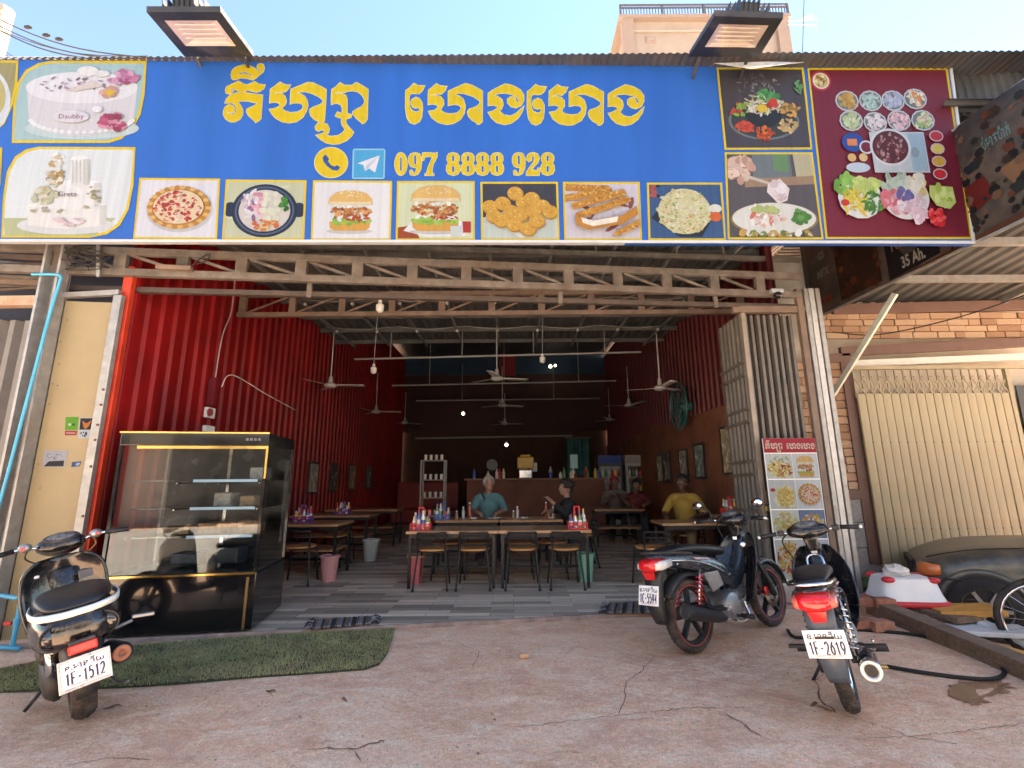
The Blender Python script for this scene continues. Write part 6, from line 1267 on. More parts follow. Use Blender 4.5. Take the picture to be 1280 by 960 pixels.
m = MB(); m.box(c + Vector((0, 0, .1)), (.32, .26, .2)); m.build('base', chrome, t, bevel=.02); m = MB(); m.box(c + Vector((0, 0, .36)), (.4, .28, .28)); m.build('tank', yl, t, bevel=.03); m = MB(); m.box(c + Vector((0, 0, .53)), (.24, .2, .06)); m.build('lid', yl, t, bevel=.02)
for i in range(22):
    x = rnd.uniform(-1.0, 2.1); c = Vector((x, 11.5 + rnd.uniform(-.08, .08), 1.325)); h = rnd.uniform(.12, .3); k = i % 8
    if abs(x - P(657, 600, 11.5).x) < .28: continue
    m = MB(); m.lathe((0, 0, 0), (0, 0, 1), [(0, .04), (h * .6, .042), (h * .8, .018), (h, .016)], 10); o = m.build('bottle', pm('sauce_%d' % k, (.5, .4, .4), .3), None, smooth=True, angle=40); o.location = c; tag(o, 'one of the dim bottles lined up on the back counter', 'bottle', 'bottles on the back counter')
t = thing('red_sofa', 'dark red upholstered bench along the back left corner', 'bench', (-2.6, 14.5, FLZ)); rs = pm('dark_red_leatherette', (.25, .02, .02), .45)
m = MB(); m.box((-2.6, 14.4, FLZ + .23), (1.9, .7, .4)); m.build('seat', rs, t, bevel=.04); m = MB(); m.box((-2.6, 14.85, FLZ + .65), (1.9, .2, 1.1)); m.build('backrest', rs, t, bevel=.04)
# wall conduit and switch box on the red wall
c = PX(262, 516, XL + .06); t = thing('switch_box', 'wall switch box and timer on the red wall above the show case', 'switch', c)
m = MB(); m.box(c, (.05, .16, .13)); m.build('box', pw_, t, bevel=.01); m = MB(); m.lathe(c + Vector((.03, -.05, 0)), (1, 0, 0), [(0, .05), (.02, .045), (.021, 0)], 16); m.build('dial', pm('red_dial', (.3, .05, .04), .4), t); m = MB(); m.box(c + Vector((0, .02, -.2)), (.05, .18, .08)); m.build('socket', pw_, t, bevel=.01)
m = MB(); m.bar(c + Vector((0, 0, .1)), c + Vector((0, 0, .45)), .1, .05, hint=Vector((0, 1, 0))); m.build('trunking', pm('dark_red_trunking', (.15, .012, .02), .5), t); m = MB(); m.tube(smooth_path([c + Vector((.02, 0, .45)), c + Vector((.03, .02, 1.0)), c + Vector((.03, .15, 1.4)), c + Vector((.02, .15, 2.0))], 5), .008, 6); m.build('cable', gpipe, t)
m = MB(); m.tube(smooth_path([c + Vector((.05, .1, .35)), c + Vector((.05, .3, .55)), c + Vector((.05, 1.2, .45)), c + Vector((.05, 2.2, .35))], 6), .006, 6); m.build('cable', pw_, t)

# ================================================================ SHOW CASE
FLc = Vector((-3.5, 4.195, FLZ)); FRc = Vector((-2.27, 4.385, FLZ)); wd = (FRc - FLc); CW = wd.length; wd = wd / CW; dd = Vector((-wd.y, wd.x, 0)); CD = .80
sc_ = thing('cake_show_case', 'black and gold glass cake show case by the red wall', 'show case', (FLc + FRc) / 2 + dd * CD / 2)
def C(u, d, z): return FLc + wd * u + dd * d + Vector((0, 0, z))
def cbox(u0, u1, d0, d1, z0, z1): m = MB(); m.add([C(u0, d0, z0), C(u1, d0, z0), C(u1, d1, z0), C(u0, d1, z0), C(u0, d0, z1), C(u1, d0, z1), C(u1, d1, z1), C(u0, d1, z1)], [(0, 3, 2, 1), (4, 5, 6, 7), (0, 1, 5, 4), (1, 2, 6, 5), (2, 3, 7, 6), (3, 0, 4, 7)]); return m
gloss = pm('black_gloss_panel', (.008, .008, .009), .12, var=.1, coat=.5); gold = pm('gold_trim', (.75, .5, .16), .2, metal=1.0, var=.05)
zb, zt0, zt1 = .50, 1.60, 1.715
cbox(0, CW, .0, CD, .02, zb - .02).build('base', gloss, sc_, bevel=.006); cbox(.02, CW - .02, .02, CD - .02, zb - .02, zb).build('deck', pm('dark_deck', (.02, .025, .035), .2), sc_)
cbox(-.0, CW, -.0, CD, zt0, zt1).build('canopy', gloss, sc_, bevel=.006)
for nm, a in (('gold_strip', (-.006, CW + .006, -.012, .0, zb - .024, zb - .008)), ('gold_strip', (-.006, CW + .006, -.012, 0, zt1 - .006, zt1 + .008)), ('gold_strip', (.15, CW + .004, -.01, 0, zt0 - .03, zt0 - .004)), ('gold_strip', (CW - .012, CW + .006, -.012, .0, zt0 - .3, zt0 - .03))): cbox(*a).build(nm, gold, sc_)
cbox(CW - .075, CW - .055, -.008, 0, .03, zb - .05).build('gold_strip', pm('dull_gold', (.3, .2, .09), .35, metal=.8), sc_)
for u, d in ((0, 0), (CW - .025, 0), (0, CD - .03), (CW - .025, CD - .03)): cbox(u, u + .025, d, d + .025, zb, zt0).build('corner_post', gloss, sc_)
cbox(.02, CW - .02, CD - .02, CD, zb, zt0).build('back_door', pm('mirror_back', (.03, .032, .036), .25, var=.3), sc_)
cbox(CW * .5 - .015, CW * .5 + .015, CD - .04, CD - .02, zb, zt0).build('door_stile', chrome, sc_)
led = pm('led_strip', (.28, .4, .52), .4, emit=(.5, .75, 1.0), estr=.03)
for k, z in enumerate((.78, 1.03, 1.28)):
    cbox(.06, CW - .06, .16, CD - .06, z, z + .008).build('glass_shelf', glass_mat(), sc_); cbox(CW * .46, CW - .12, .145, .16, z - .008, z + .016).build('led_strip', led, sc_)
    for u in (.25, .55, .85): m = MB(); m.tube([C(CW * u, .4, z - .02), C(CW * u, CD - .03, z - .02)], .008, 6); m.build('shelf_bracket', chrome, sc_)
for k, (u, z, w, h, c_) in enumerate(((.62, 1.04, .16, .13, (.7, .68, .62)), (.8, 1.04, .14, .1, (.6, .4, .25)), (.55, .79, .22, .1, (.5, .3, .16)), (.82, .79, .18, .12, (.4, .26, .16)), (.3, .79, .3, .07, (.55, .38, .22)), (.85, 1.29, .13, .12, (.65, .66, .64)), (.7, .52, .2, .14, (.07, .09, .12)), (.4, .52, .24, .1, (.1, .14, .2)))):
    m = MB(); q = C(CW * u, .42, z); m.box(q + Vector((0, 0, h / 2)), (w, .18, h)); m.build('boxed_cake', pm('cake_box_%d' % k, tuple(x * .45 for x in c_), .5, var=.35, scale=20), sc_, bevel=.012)
m = MB(); m.add([C(.025, .012, zb), C(CW - .025, .012, zb), C(CW - .025, .012, zt0), C(.025, .012, zt0)], [(0, 1, 2, 3)]); m.build('front_glass', glass_mat(), sc_)
m = MB(); m.add([C(CW - .012, .025, zb), C(CW - .012, CD - .03, zb), C(CW - .012, CD - .03, zt0), C(CW - .012, .025, zt0)], [(0, 1, 2, 3)]); m.build('side_glass', glass_mat(), sc_)
m = MB(); m.ink = S(150, 150, 150)
for k in range(4): m.poly([C(CW - .2 + .035 * k, -.003, 1.645), C(CW - .175 + .035 * k, -.003, 1.645), C(CW - .175 + .035 * k, -.003, 1.67), C(CW - .2 + .035 * k, -.003, 1.67)])
m.build('maker_plate', print_mat(), sc_)

# ================================================================ MATS
tm_ = thing('turf_mat', 'long dark green artificial grass mat before the show case', 'mat', G(280, 830))
out = [G(x, y) for x, y in [(-60, 850), (0, 838), (60, 826), (150, 809), (300, 798), (420, 790), (493, 785), (490, 800), (484, 818), (474, 832), (455, 839), (400, 844), (300, 851), (180, 859), (60, 864), (-60, 870)]]
def inpoly(x, y, P_):
    c = False
    for i in range(len(P_)):
        a, b = P_[i - 1], P_[i]
        if (a.y > y) != (b.y > y) and x < (b.x - a.x) * (y - a.y) / (b.y - a.y) + a.x: c = not c
    return c
m = MB(); m.prism([Vector((p.x, p.y, ground_h(p.x, p.y) + .004)) for p in out], (0, 0, .009)); m.build('backing', pm('mat_backing', (.03, .04, .02), .9), tm_)
m = MB(); rr = random.Random(9); xs0, xs1 = min(p.x for p in out), max(p.x for p in out); ys0, ys1 = min(p.y for p in out), max(p.y for p in out); cnt = 0
while cnt < 42000:
    x, y = rr.uniform(xs0, xs1), rr.uniform(ys0, ys1)
    if not inpoly(x, y, out): continue
    cnt += 1; z = ground_h(x, y) + .012; a = rr.uniform(0, 6.28); w = .0025; l = rr.uniform(.01, .02); lx, ly = rr.uniform(-.009, .009), rr.uniform(-.009, .009)
    m.v += [Vector((x - w * cos(a), y - w * sin(a), z)), Vector((x + w * cos(a), y + w * sin(a), z)), Vector((x + lx, y + ly, z + l))]; n = len(m.v); m.f.append([n - 3, n - 2, n - 1]); m.m.append(0); m.c.append(None)
m.build('grass_blades', pm('turf_green', (.31, .31, .145), .85, var=.45, scale=3.5, dirt=(.34, .27, .17), dirt_amt=.4), tm_)['kind'] = 'stuff'
def doormat(a, b, c, d, label):
    """a, b far edge; d, c near edge (ground points)"""
    q = [G(*p, FLZ + .004) for p in (a, b, c, d)]; t = thing('rag_doormat', label, 'doormat', sum(q, Vector()) / 4, 'woven rag doormats on the threshold'); r = random.Random(int(a[0])); n = 26
    mats = [pm('rag_dark', (.03, .028, .03), .9), pm('rag_grey', (.2, .19, .19), .9), pm('rag_brown', (.16, .11, .08), .9)]
    def B(u, v): return (q[0] * (1 - u) + q[1] * u) * (1 - v) + (q[3] * (1 - u) + q[2] * u) * v
    for i in range(n):
        u = .12 + .76 * i / (n - 1); m = MB(); m.tube([B(u + .004 * sin(k * 2.1 + i), k / 8) + Vector((0, 0, .012 + .005 * ((k + i) % 2))) for k in range(9)], .011, 6); m.build('woven_strip', mats[(i * 7 // 3) % 3], t, smooth=True)
    for s in (0, 1):
        for k in range(16):
            m = MB(); v = r.uniform(0, 1); u0 = .12 if s == 0 else .88; u1 = u0 + (-1 if s == 0 else 1) * r.uniform(.06, .14); A = B(u0, v); Bq = B(u1, v + r.uniform(-.3, .3)); m.tube(smooth_path([A + Vector((0, 0, .012)), (A + Bq) / 2 + Vector((r.uniform(-.02, .02), 0, .03)), Bq + Vector((0, 0, .01))], 3), .006, 5); m.build('fringe', mats[k % 2], t)
doormat((382, 778), (476, 772), (474, 781), (378, 789), 'crumpled rag doormat at the end of the green mat'); doormat((752, 757), (830, 754), (832, 767), (748, 768), 'rag doormat on the threshold beside the middle motorcycle')
# ================================================================ MOTORCYCLES
bike_black = pm('black_bike_paint', (.008, .008, .01), .2, var=.2, coat=.45, dirt=(.09, .07, .055), dirt_amt=.3, dirt_scale=14)
bike_blue = pm('blue_black_bike_paint', (.02, .028, .04), .22, var=.2, coat=.45, dirt=(.1, .08, .06), dirt_amt=.3, dirt_scale=14)
mattb = pm('matt_black_plastic', (.02, .02, .021), .55, var=.3, scale=20, dirt=(.1, .08, .06), dirt_amt=.2)
vinyl = pm('black_seat_vinyl', (.014, .014, .015), .4, var=.3, bump=.1, bscale=200)
tyre_m = pm('dusty_tyre', (.03, .027, .025), .85, var=.3, scale=10, dirt=(.15, .1, .075), dirt_amt=.45, dirt_scale=9)
alum = pm('cast_aluminium', (.4, .4, .4), .4, metal=.8, var=.2, scale=20, dirt=(.15, .11, .08), dirt_amt=.3)
redl = pm('red_lens', (.5, .01, .015), .12, var=.05, coat=.5); clearl = pm('clear_lens', (.6, .58, .55), .12, coat=.5); amberl = pm('orange_lens', (.6, .2, .05), .15)
plate_w = pm('plate_white', (.72, .73, .75), .35, var=.05)
def B(m, name, mat, par, **k): return m.build(name, mat, par, world=False, **k)
def wheel(par, x, r, w, spokes, rimcol, disc=False, rim_r=.78, name='wheel', spoke_mat=None):
    m = MB(); o = Vector((x, 0, r)); hw = w / 2; ri = r * rim_r
    prof = [(-hw * .8, ri), (-hw, ri + (r - ri) * .35), (-hw * .95, r - (r - ri) * .3)]
    for k in range(9): a = -1 + 2 * k / 8; prof.append((hw * .85 * a, r - (r - ri) * .28 * a * a))
    prof += [(hw * .95, r - (r - ri) * .3), (hw, ri + (r - ri) * .35), (hw * .8, ri)]
    m.lathe(o, (0, 1, 0), prof, 44, closed=True); wl = B(m, name, tyre_m, par, smooth=True, angle=60)
    tr = MB(); nt = 40
    for k in range(nt):
        a = 2 * pi * k / nt
        for s in (-1, 1):
            d = Vector((cos(a), 0, sin(a))); d2 = Vector((cos(a + .09), 0, sin(a + .09))); tr.bar(o + d * (r - .0005) + Vector((0, s * hw * .15, 0)), o + d2 * (r - (r - ri) * .2) + Vector((0, s * hw * .75, 0)), .012, .006, hint=d)
    B(tr, 'tread', tyre_m, wl)['kind'] = 'stuff'
    m = MB(); m.lathe(o, (0, 1, 0), [(-hw * .75, ri * 1.01), (-hw * .8, ri * 1.04), (-hw * .55, ri * .95), (-hw * .3, ri * .88), (hw * .3, ri * .88), (hw * .55, ri * .95), (hw * .8, ri * 1.04), (hw * .75, ri * 1.01)], 44, closed=True); B(m, 'rim', rimcol[0], wl, smooth=True, angle=50)
    if len(rimcol) > 1:
        for s in (-1, 1): m = MB(); m.lathe(o, (0, 1, 0), [(s * hw * .84, ri * 1.0), (s * hw * .87, ri * 1.055)], 44, cap=False); B(m, 'rim_stripe', rimcol[1], wl, smooth=True)
    m = MB(); m.lathe(o, (0, 1, 0), [(-hw * 1.2, .02), (-hw * 1.1, .045), (hw * 1.1, .045), (hw * 1.2, .02)], 20); B(m, 'hub', alum, wl, smooth=True, angle=40)
    for k in range(spokes):
        a = 2 * pi * k / spokes + .3; d = Vector((cos(a), 0, sin(a))); m = MB(); m.bar(o + d * .03, o + d * ri * .92, .05 if spokes < 8 else .006, .022 if spokes < 8 else .006, hint=d.cross(Vector((0, 1, 0)))); B(m, 'spoke', spoke_mat or rimcol[0], wl, bevel=.004 if spokes < 8 else 0)
    if disc:
        m = MB(); m.lathe(o + Vector((0, -hw * 1.25, 0)), (0, 1, 0), [(0, .06), (0, .11), (.004, .11), (.004, .06)], 30, closed=True); B(m, 'brake_disc', chrome, wl, smooth=True, angle=40)
        m = MB(); m.box(o + Vector((-.1, -hw * 1.25, .05)), (.05, .04, .07)); B(m, 'caliper', redl, wl, bevel=.008)
    return wl
def arc_sheet(par, name, mat, x, z, r, a0, a1, hw, drop=.03, n=18):
    m = MB(); rows = []
    for i in range(n + 1):
        a = radians(a0 + (a1 - a0) * i / n); d = Vector((cos(a), 0, sin(a))); c = Vector((x, 0, z))
        rows.append([c + d * (r - drop) + Vector((0, -hw, 0)), c + d * r + Vector((0, -hw * .8, 0)), c + d * (r + .008), c + d * r + Vector((0, hw * .8, 0)), c + d * (r - drop) + Vector((0, hw, 0))])
    m.sheet(rows); return B(m, name, mat, par, smooth=True, solid=.006)
def arc_(cx, cy, rx, ry, a, b, n=8): return [(cx + rx * cos(radians(a + (b - a) * i / n)), cy + ry * sin(radians(a + (b - a) * i / n))) for i in range(n + 1)]
STROKES = {'1': [[(.2, .78), (.55, 1), (.55, 0)]], 'F': [[(.05, 0), (.05, 1), (.95, 1)], [(.05, .52), (.75, .52)]], '-': [[(.2, .48), (.8, .48)]], 'C': [arc_(.55, .5, .5, .5, 50, 310, 12)],
    '2': [arc_(.5, .7, .45, .3, 165, -30) + [(.05, 0), (1, 0)]], '5': [[(.9, 1), (.15, 1), (.1, .55)] + arc_(.45, .33, .5, .33, 110, -140, 10)], '6': [[(.75, 1)] + arc_(.5, .35, .45, .35, 150, 510, 14)], '9': [[(.3, 0)] + arc_(.5, .66, .45, .34, -30, 330, 14)], '4': [[(.75, 0), (.75, 1), (0, .32), (1, .32)]]}
def plate(par, c, w, h, tilt, num, frame=None):
    """plate facing backwards (-x)"""
    c = Vector(c); R = Matrix.Rotation(tilt, 3, 'Y'); m = MB(); m.box(c, (.006, w, h), R); p = B(m, 'number_plate', plate_w, par, bevel=.002)
    def mp(x, y): return c + R @ Vector((-.0042, -x, y))
    ink = pm('plate_ink', (.02, .03, .08), .5); m = MB(); n_ = len(num); cw = w * .86 / n_
    for i_, ch_ in enumerate(num):
        for st_ in STROKES[ch_]: m.tube([c + R @ Vector((-.0028, -(-w * .43 + cw * (i_ + .14 + .66 * x)), -h * .36 + h * .44 * y)) for x, y in st_], h * .032, 6)
    B(m, 'number', ink, p)
    m = MB(); vs, fs = text_fill('ឧ.មានជ័យ', h * .3, lambda x, y: mp(x * 1.05, y + h * .27), bold=.001); m.add(vs, fs); B(m, 'province', ink, p)
    m = MB(); vs, fs = text_fill('ODDAR MEANCHEY', h * .11, lambda x, y: mp(x, y - h * .41)); m.add(vs, fs); B(m, 'province_latin', pm('plate_red_ink', (.35, .05, .06), .5), p)
    if frame:
        for s in (-1, 1):
            m = MB(); m.box(c + R @ Vector((0, s * (w / 2 + .006), 0)), (.012, .014, h + .03), R); B(m, 'frame_bar', frame, p, bevel=.003); m = MB(); m.box(c + R @ Vector((0, 0, s * (h / 2 + .008))), (.012, w, .014), R); B(m, 'frame_bar', frame, p, bevel=.003)
    return p
def mirror_loft(m, secs): return m.loft(secs)
def underbone(name, label, loc, head, lean, sc, paint, num, v):
    t = thing(name, label, 'motorcycle', loc, 'motorcycles parked on the forecourt'); t.rotation_euler = (-lean, 0, head); t.scale = (sc,) * 3
    wb, r = 1.22, .285
    rims = ([mattb, pm('red_rim_stripe', (.6, .06, .04), .4)] if v == 'mid' else [chrome])
    wheel(t, 0, r, .085, 5 if v == 'mid' else 5, rims, name='rear_wheel'); fw = wheel(t, wb, r, .075, 5, rims, disc=(v == 'mid'), name='front_wheel')
    # tail and side covers
    m = MB(); m.loft([(-.40, 0, .755, .045, .02, 2.5), (-.36, 0, .75, .075, .045, 2.5), (-.22, 0, .735, .1, .06, 3), (-.02, 0, .71, .115, .075, 3), (.2, 0, .67, .125, .085, 3), (.42, 0, .60, .12, .1, 3), (.6, 0, .52, .095, .1, 3), (.72, 0, .46, .07, .08, 3)], 20); B(m, 'side_cover', paint, t, smooth=True, sub=1)
    for s in (-1, 1):
        m = MB(); m.tube(smooth_path([(-.3, s * .105, .735), (-.05, s * .124, .715), (.2, s * .134, .66), (.42, s * .13, .575)], 5), [.006] * 16, 6); B(m, 'silver_line', chrome, t, smooth=True)
        m = MB(); m.prism([(.1, s * .126, .6), (.3, s * .13, .6), (.36, s * .12, .48), (.2, s * .115, .44)], (0, s * .012, 0)); B(m, 'side_grille', alum if v == 'mid' else mattb, t, bevel=.005)
    for s in (-1, 1):
        m = MB(); m.tube(smooth_path([(-.34, s * .072, .712), (-.12, s * .108, .668), (.12, s * .126, .612), (.4, s * .118, .53)], 5), .0035, 5); B(m, 'panel_gap', blackp, t)
        m = MB(); m.prism([(.02, s * .119, .735), (.2, s * .128, .715), (.24, s * .128, .70), (.05, s * .12, .715)], (0, s * .003, 0)); B(m, 'decal', pm('pink_grey_decal', (.4, .3, .32), .4), t)
        for x, z in ((-.2, .7), (.3, .63), (.48, .55)): m = MB(); m.lathe((x, s * .118, z), (0, s, 0), [(0, .009), (.008, .008), (.01, 0)], 8); B(m, 'bolt', chrome, t)
    m = MB(); m.loft([(-.3, 0, .79, .07, .015, 2.5), (-.22, 0, .805, .1, .028, 2.5), (0, 0, .81, .118, .036, 2.8), (.22, 0, .79, .122, .04, 2.8), (.4, 0, .765, .115, .045, 2.8), (.54, 0, .745, .085, .045, 2.5), (.6, 0, .735, .04, .03, 2.5)], 20); B(m, 'seat', vinyl, t, smooth=True, sub=1)
    # grab rail
    m = MB(); m.tube(smooth_path([(.0, .125, .765), (-.2, .13, .79), (-.36, .1, .80), (-.41, 0, .805), (-.36, -.1, .80), (-.2, -.13, .79), (.0, -.125, .765)], 5), .011, 8); B(m, 'grab_rail', chrome if v == 'right' else mattb, t, smooth=True)
    # tail light and lamps
    m = MB(); m.loft([(-.455, 0, .70, .055, .03, 3), (-.435, 0, .705, .085, .045, 3.2), (-.39, 0, .71, .1, .052, 3.2), (-.3, 0, .72, .1, .05, 3)], 20); B(m, 'tail_light', redl, t, smooth=True)
    for s in (-1, 1): m = MB(); m.loft([(-.43, s * .085, .70, .018, .025, 2.5), (-.38, s * .1, .705, .024, .036, 2.5), (-.26, s * .108, .72, .012, .03, 2.5)], 12); B(m, 'indicator', clearl if v == 'mid' else pm('pink_lens', (.5, .12, .09), .15, coat=.4), t, smooth=True)
    m = MB(); m.prism([(-.44, -.05, .66), (-.44, .05, .66), (-.42, .035, .6), (-.42, -.035, .6)], (.03, 0, 0)); B(m, 'reflector', redl, t)
    # rear fender, plate
    m = MB(); rows = []
    for x, z, hw in ((-.34, .70, .08), (-.4, .6, .078), (-.415, .5, .07), (-.42, .4, .066), (-.40, .32, .06), (-.375, .27, .05)): rows.append([(x + .05, -hw, z), (x + .008, -hw * .9, z), (x, 0, z), (x + .008, hw * .9, z), (x + .05, hw, z)])
    m.sheet(rows); B(m, 'mud_flap', pm('grey_blue_plastic', (.06, .08, .11), .4, var=.2, dirt=(.15, .11, .08), dirt_amt=.3) if v == 'right' else mattb, t, smooth=True, solid=.008)
    arc_sheet(t, 'rear_fender', mattb, 0, r, .33, 35, 150, .065)
    plate(t, (-.44 if v == 'right' else -.46, 0, .49), (.215 if v == 'right' else .2), .145, .12 if v == 'right' else .25, num)
    m = MB(); m.box((-.425, 0, .5), (.03, .1, .06)); B(m, 'plate_bracket', mattb, t)
    # rear suspension
    for s in (-1, 1):
        m = MB(); m.bar((.42, s * .085, .3), (0, s * .085, r), .03, .045); B(m, 'swing_arm', mattb, t, bevel=.005)
        a, b = Vector((-.01, s * .105, .31)), Vector((.1, s * .105, .64)); m = MB(); m.tube([a, b], .014, 8); sh_ = B(m, 'shock_absorber', chrome, t, smooth=True)
        m = MB(); k = 70; d = (b - a).normalized(); u1, u2, _ = frame_of(d); m.tube([a + (b - a) * (.1 + .75 * i / k) + (u1 * cos(i * .63) + u2 * sin(i * .63)) * .026 for i in range(k + 1)], .0062, 5); B(m, 'spring', pm('red_spring', (.55, .03, .03), .35) if v == 'mid' else chrome, sh_, smooth=True)
    m = MB(); m.loft([(-.1, .1, .285, .012, .05, 4), (.2, .1, .29, .014, .055, 4), (.45, .1, .3, .012, .05, 4)], 12); B(m, 'chain_case', mattb, t, smooth=True)
    # engine and exhaust
    m = MB(); m.lathe((.46, -.13, .29), (0, 1, 0), [(0, .07), (.012, .11), (.05, .125), (.2, .125), (.24, .11), (.25, .07)], 20); en = B(m, 'engine', alum, t, smooth=True, angle=40)
    m = MB(); m.lathe((.52, 0, .33), (1, 0, .12), [(0, .075), (.06, .075), (.065, .06), (.08, .06), (.085, .075), (.1, .075), (.105, .06), (.12, .06), (.125, .075), (.16, .075), (.2, .06), (.26, .055)], 16); B(m, 'cylinder', alum, en, smooth=True, angle=30)
    m = MB(); m.tube(smooth_path([(.72, -.06, .3), (.7, -.09, .2), (.55, -.13, .16), (.35, -.15, .2), (.22, -.155, .25)], 6), .016, 8); B(m, 'exhaust_pipe', chrome, t, smooth=True)
    ea, eb = Vector((.26, -.158, .235)), Vector((-.27, -.172, .36)) if v == 'mid' else Vector((-.36, -.172, .33)); L = (eb - ea).length
    m = MB(); m.lathe(ea, eb - ea, [(0, .02), (.05, .036), (.12, .048), (L - .06, .056), (L - .015, .056), (L, .046), (L - .012, .03), (L - .05, .0)], 22); mu = B(m, 'muffler', mattb if v == 'mid' else chrome, t, smooth=True, angle=50)
    m = MB(); d = (eb - ea).normalized(); m.lathe(eb - d * .012, d, [(0, .050), (.012, .054), (.016, .050), (.012, .036), (0, .03)], 24); B(m, 'end_ring', pm('pale_end_ring', (.65, .65, .62), .3, metal=.5) if v == 'right' else mattb, mu, smooth=True)
    m = MB(); m.lathe(eb - d * .022, d, [(.014, .037), (.016, .036), (.016, .012), (.006, .01), (.006, 0)], 20); B(m, 'outlet', blackp, mu)
    m = MB(); m.lathe(ea + d * .14, d, [(0, .052), (.28, .059), (.28, .061), (0, .054)], 22, a0=-1.2, a1=1.7); B(m, 'heat_shield', chrome if v == 'mid' else mattb, mu, smooth=True)
    for s in (-1, 1):
        m = MB(); m.tube([(.46, s * .1, .22), (.47, s * .2, .22)], .012, 8); m.tube([(.47, s * .17, .222), (.47, s * .28, .222)], .02, 8); B(m, 'foot_peg', mattb, t, smooth=True)
        m = MB(); m.tube([(.12, s * .1, .36), (.11, s * .16, .34)], .01, 8); m.box((.11, s * .22, .335), (.04, .12, .02)); B(m, 'pillion_peg', mattb, t, bevel=.004)
    m = MB(); m.tube([(.45, .1, .2), (.4, .24, .0 + .24 * math.tan(lean) * .2 + .012)], .011, 8); B(m, 'side_stand', mattb, t, smooth=True)
    m = MB(); m.tube(smooth_path([(.42, -.13, .27), (.34, -.2, .25), (.26, -.21, .33)], 4), .008, 6); B(m, 'kick_lever', chrome, t, smooth=True)
    # tunnel, leg shields, nose
    m = MB(); m.loft([(.55, 0, .5, .075, .1, 3), (.68, 0, .47, .07, .09, 3), (.8, 0, .55, .065, .1, 3), (.9, 0, .72, .06, .11, 3), (.95, 0, .86, .05, .09, 3)], 16); B(m, 'centre_cover', paint if v == 'mid' else bike_black, t, smooth=True, sub=1)
    for s in (-1, 1):
        m = MB(); rows = []
        for z, xf, yo, sw in ((.26, .74, .10, .02), (.34, .76, .16, .04), (.45, .80, .2, .06), (.58, .86, .215, .07), (.7, .91, .21, .07), (.8, .95, .175, .05), (.88, .975, .1, .02)):
            rows.append([(xf + .045 - sw * u * u * 1.6 - .02 * u, s * (.035 + (yo - .035) * u), z) for u in (0, .25, .5, .75, .92, 1)])
        m.sheet(rows); B(m, 'leg_shield', bike_black, t, smooth=True, solid=.012, sub=1)
    m = MB(); m.loft([(.90, 0, .84, .05, .09, 2.5), (.99, 0, .80, .09, .12, 2.5), (1.05, 0, .74, .075, .12, 2.5), (1.08, 0, .68, .03, .07, 2.5)], 16); B(m, 'front_cowl', paint, t, smooth=True, sub=1)
    if v == 'mid': m = MB(); m.lathe((.865, -.07, .77), (-1, -.3, .1), [(0, .028), (.006, .026), (.008, .012), (.004, 0)], 18); B(m, 'key_switch', chrome, t, smooth=True)
    m = MB(); m.prism([(.875, -.022, .845), (.875, .022, .845), (.872, .02, .815), (.872, -.02, .815)], (-.006, 0, 0)); B(m, 'badge', chrome, t, bevel=.002)
    # fork and fender
    for s in (-1, 1):
        m = MB(); m.tube([(.98, s * .075, .72), (wb - .015, s * .075, r + .02)], .018, 10); m.tube([(wb - .12, s * .075, r + .25), (wb, s * .075, r)], .026, 10); B(m, 'fork_leg', mattb if v == 'mid' else chrome, t, smooth=True)
    arc_sheet(t, 'front_fender', bike_blue if v == 'mid' else paint, wb, r, .325, 10, 140, .062)
    # handlebar set
    hz, hx = 1.0, .88
    m = MB(); m.loft([(hx - .085, 0, hz - .01, .07, .03, 2.6), (hx - .05, 0, hz, .15, .05, 2.4), (hx, 0, hz + .01, .17, .062, 2.4), (hx + .07, 0, hz, .13, .07, 2.4), (hx + .14, 0, hz - .02, .08, .055, 2.4), (hx + .17, 0, hz - .03, .04, .03, 2.4)], 20); B(m, 'handlebar_cowl', bike_black, t, smooth=True, sub=1)
    m = MB(); m.loft([(.9, 0, .84, .04, .05, 3), (.89, 0, .9, .045, .05, 3), (hx, 0, .97, .06, .04, 3)], 12); B(m, 'steering_neck', bike_black, t, smooth=True)
    m = MB(); R = Matrix.Rotation(-.5, 3, 'Y'); m.ball((hx - .02, 0, hz + .055), (.055, .1, .018), 20, 8, R); me_ = B(m, 'meter', mattb, t, smooth=True)
    m = MB(); m.ball((hx - .024, 0, hz + .06), (.045, .085, .017), 20, 8, R); B(m, 'meter_glass', pm('meter_face', (.12, .12, .12), .1, var=.6, scale=40), me_, smooth=True)
    for s in (-1, 1):
        m = MB(); m.tube(smooth_path([(hx, s * .12, hz - .01), (hx - .03, s * .22, hz + .01), (hx - .06, s * .36, hz - .005)], 4), .011, 8); hb_ = B(m, 'handlebar', chrome, t, smooth=True)
        m = MB(); m.tube([(hx - .035, s * .235, hz + .008), (hx - .06, s * .36, hz - .003)], .0175, 12); B(m, 'grip', vinyl, hb_, smooth=True)
        m = MB(); m.lathe((hx - .06, s * .36, hz - .003), (-.15, s * 1, -.05), [(0, .012), (.012, .014), (.02, .012), (.022, 0)], 12); B(m, 'bar_end', pw_, hb_, smooth=True)
        m = MB(); m.box((hx - .03, s * .2, hz + .008), (.05, .05, .045)); B(m, 'switch_block', mattb, hb_, bevel=.008)
        m = MB(); m.tube(smooth_path([(hx + .005, s * .21, hz), (hx + .02, s * .28, hz - .01), (hx - .02, s * .37, hz - .012)], 4), .006, 6); B(m, 'lever', chrome if v == 'mid' else mattb, hb_, smooth=True)
    m = MB(); m.tube(smooth_path([(hx, .15, hz), (hx + .08, .22, hz - .08), (hx + .1, .15, hz - .25), (hx + .1, .05, hz - .3)], 5), .006, 6); B(m, 'brake_cable', blackp, t, smooth=True)
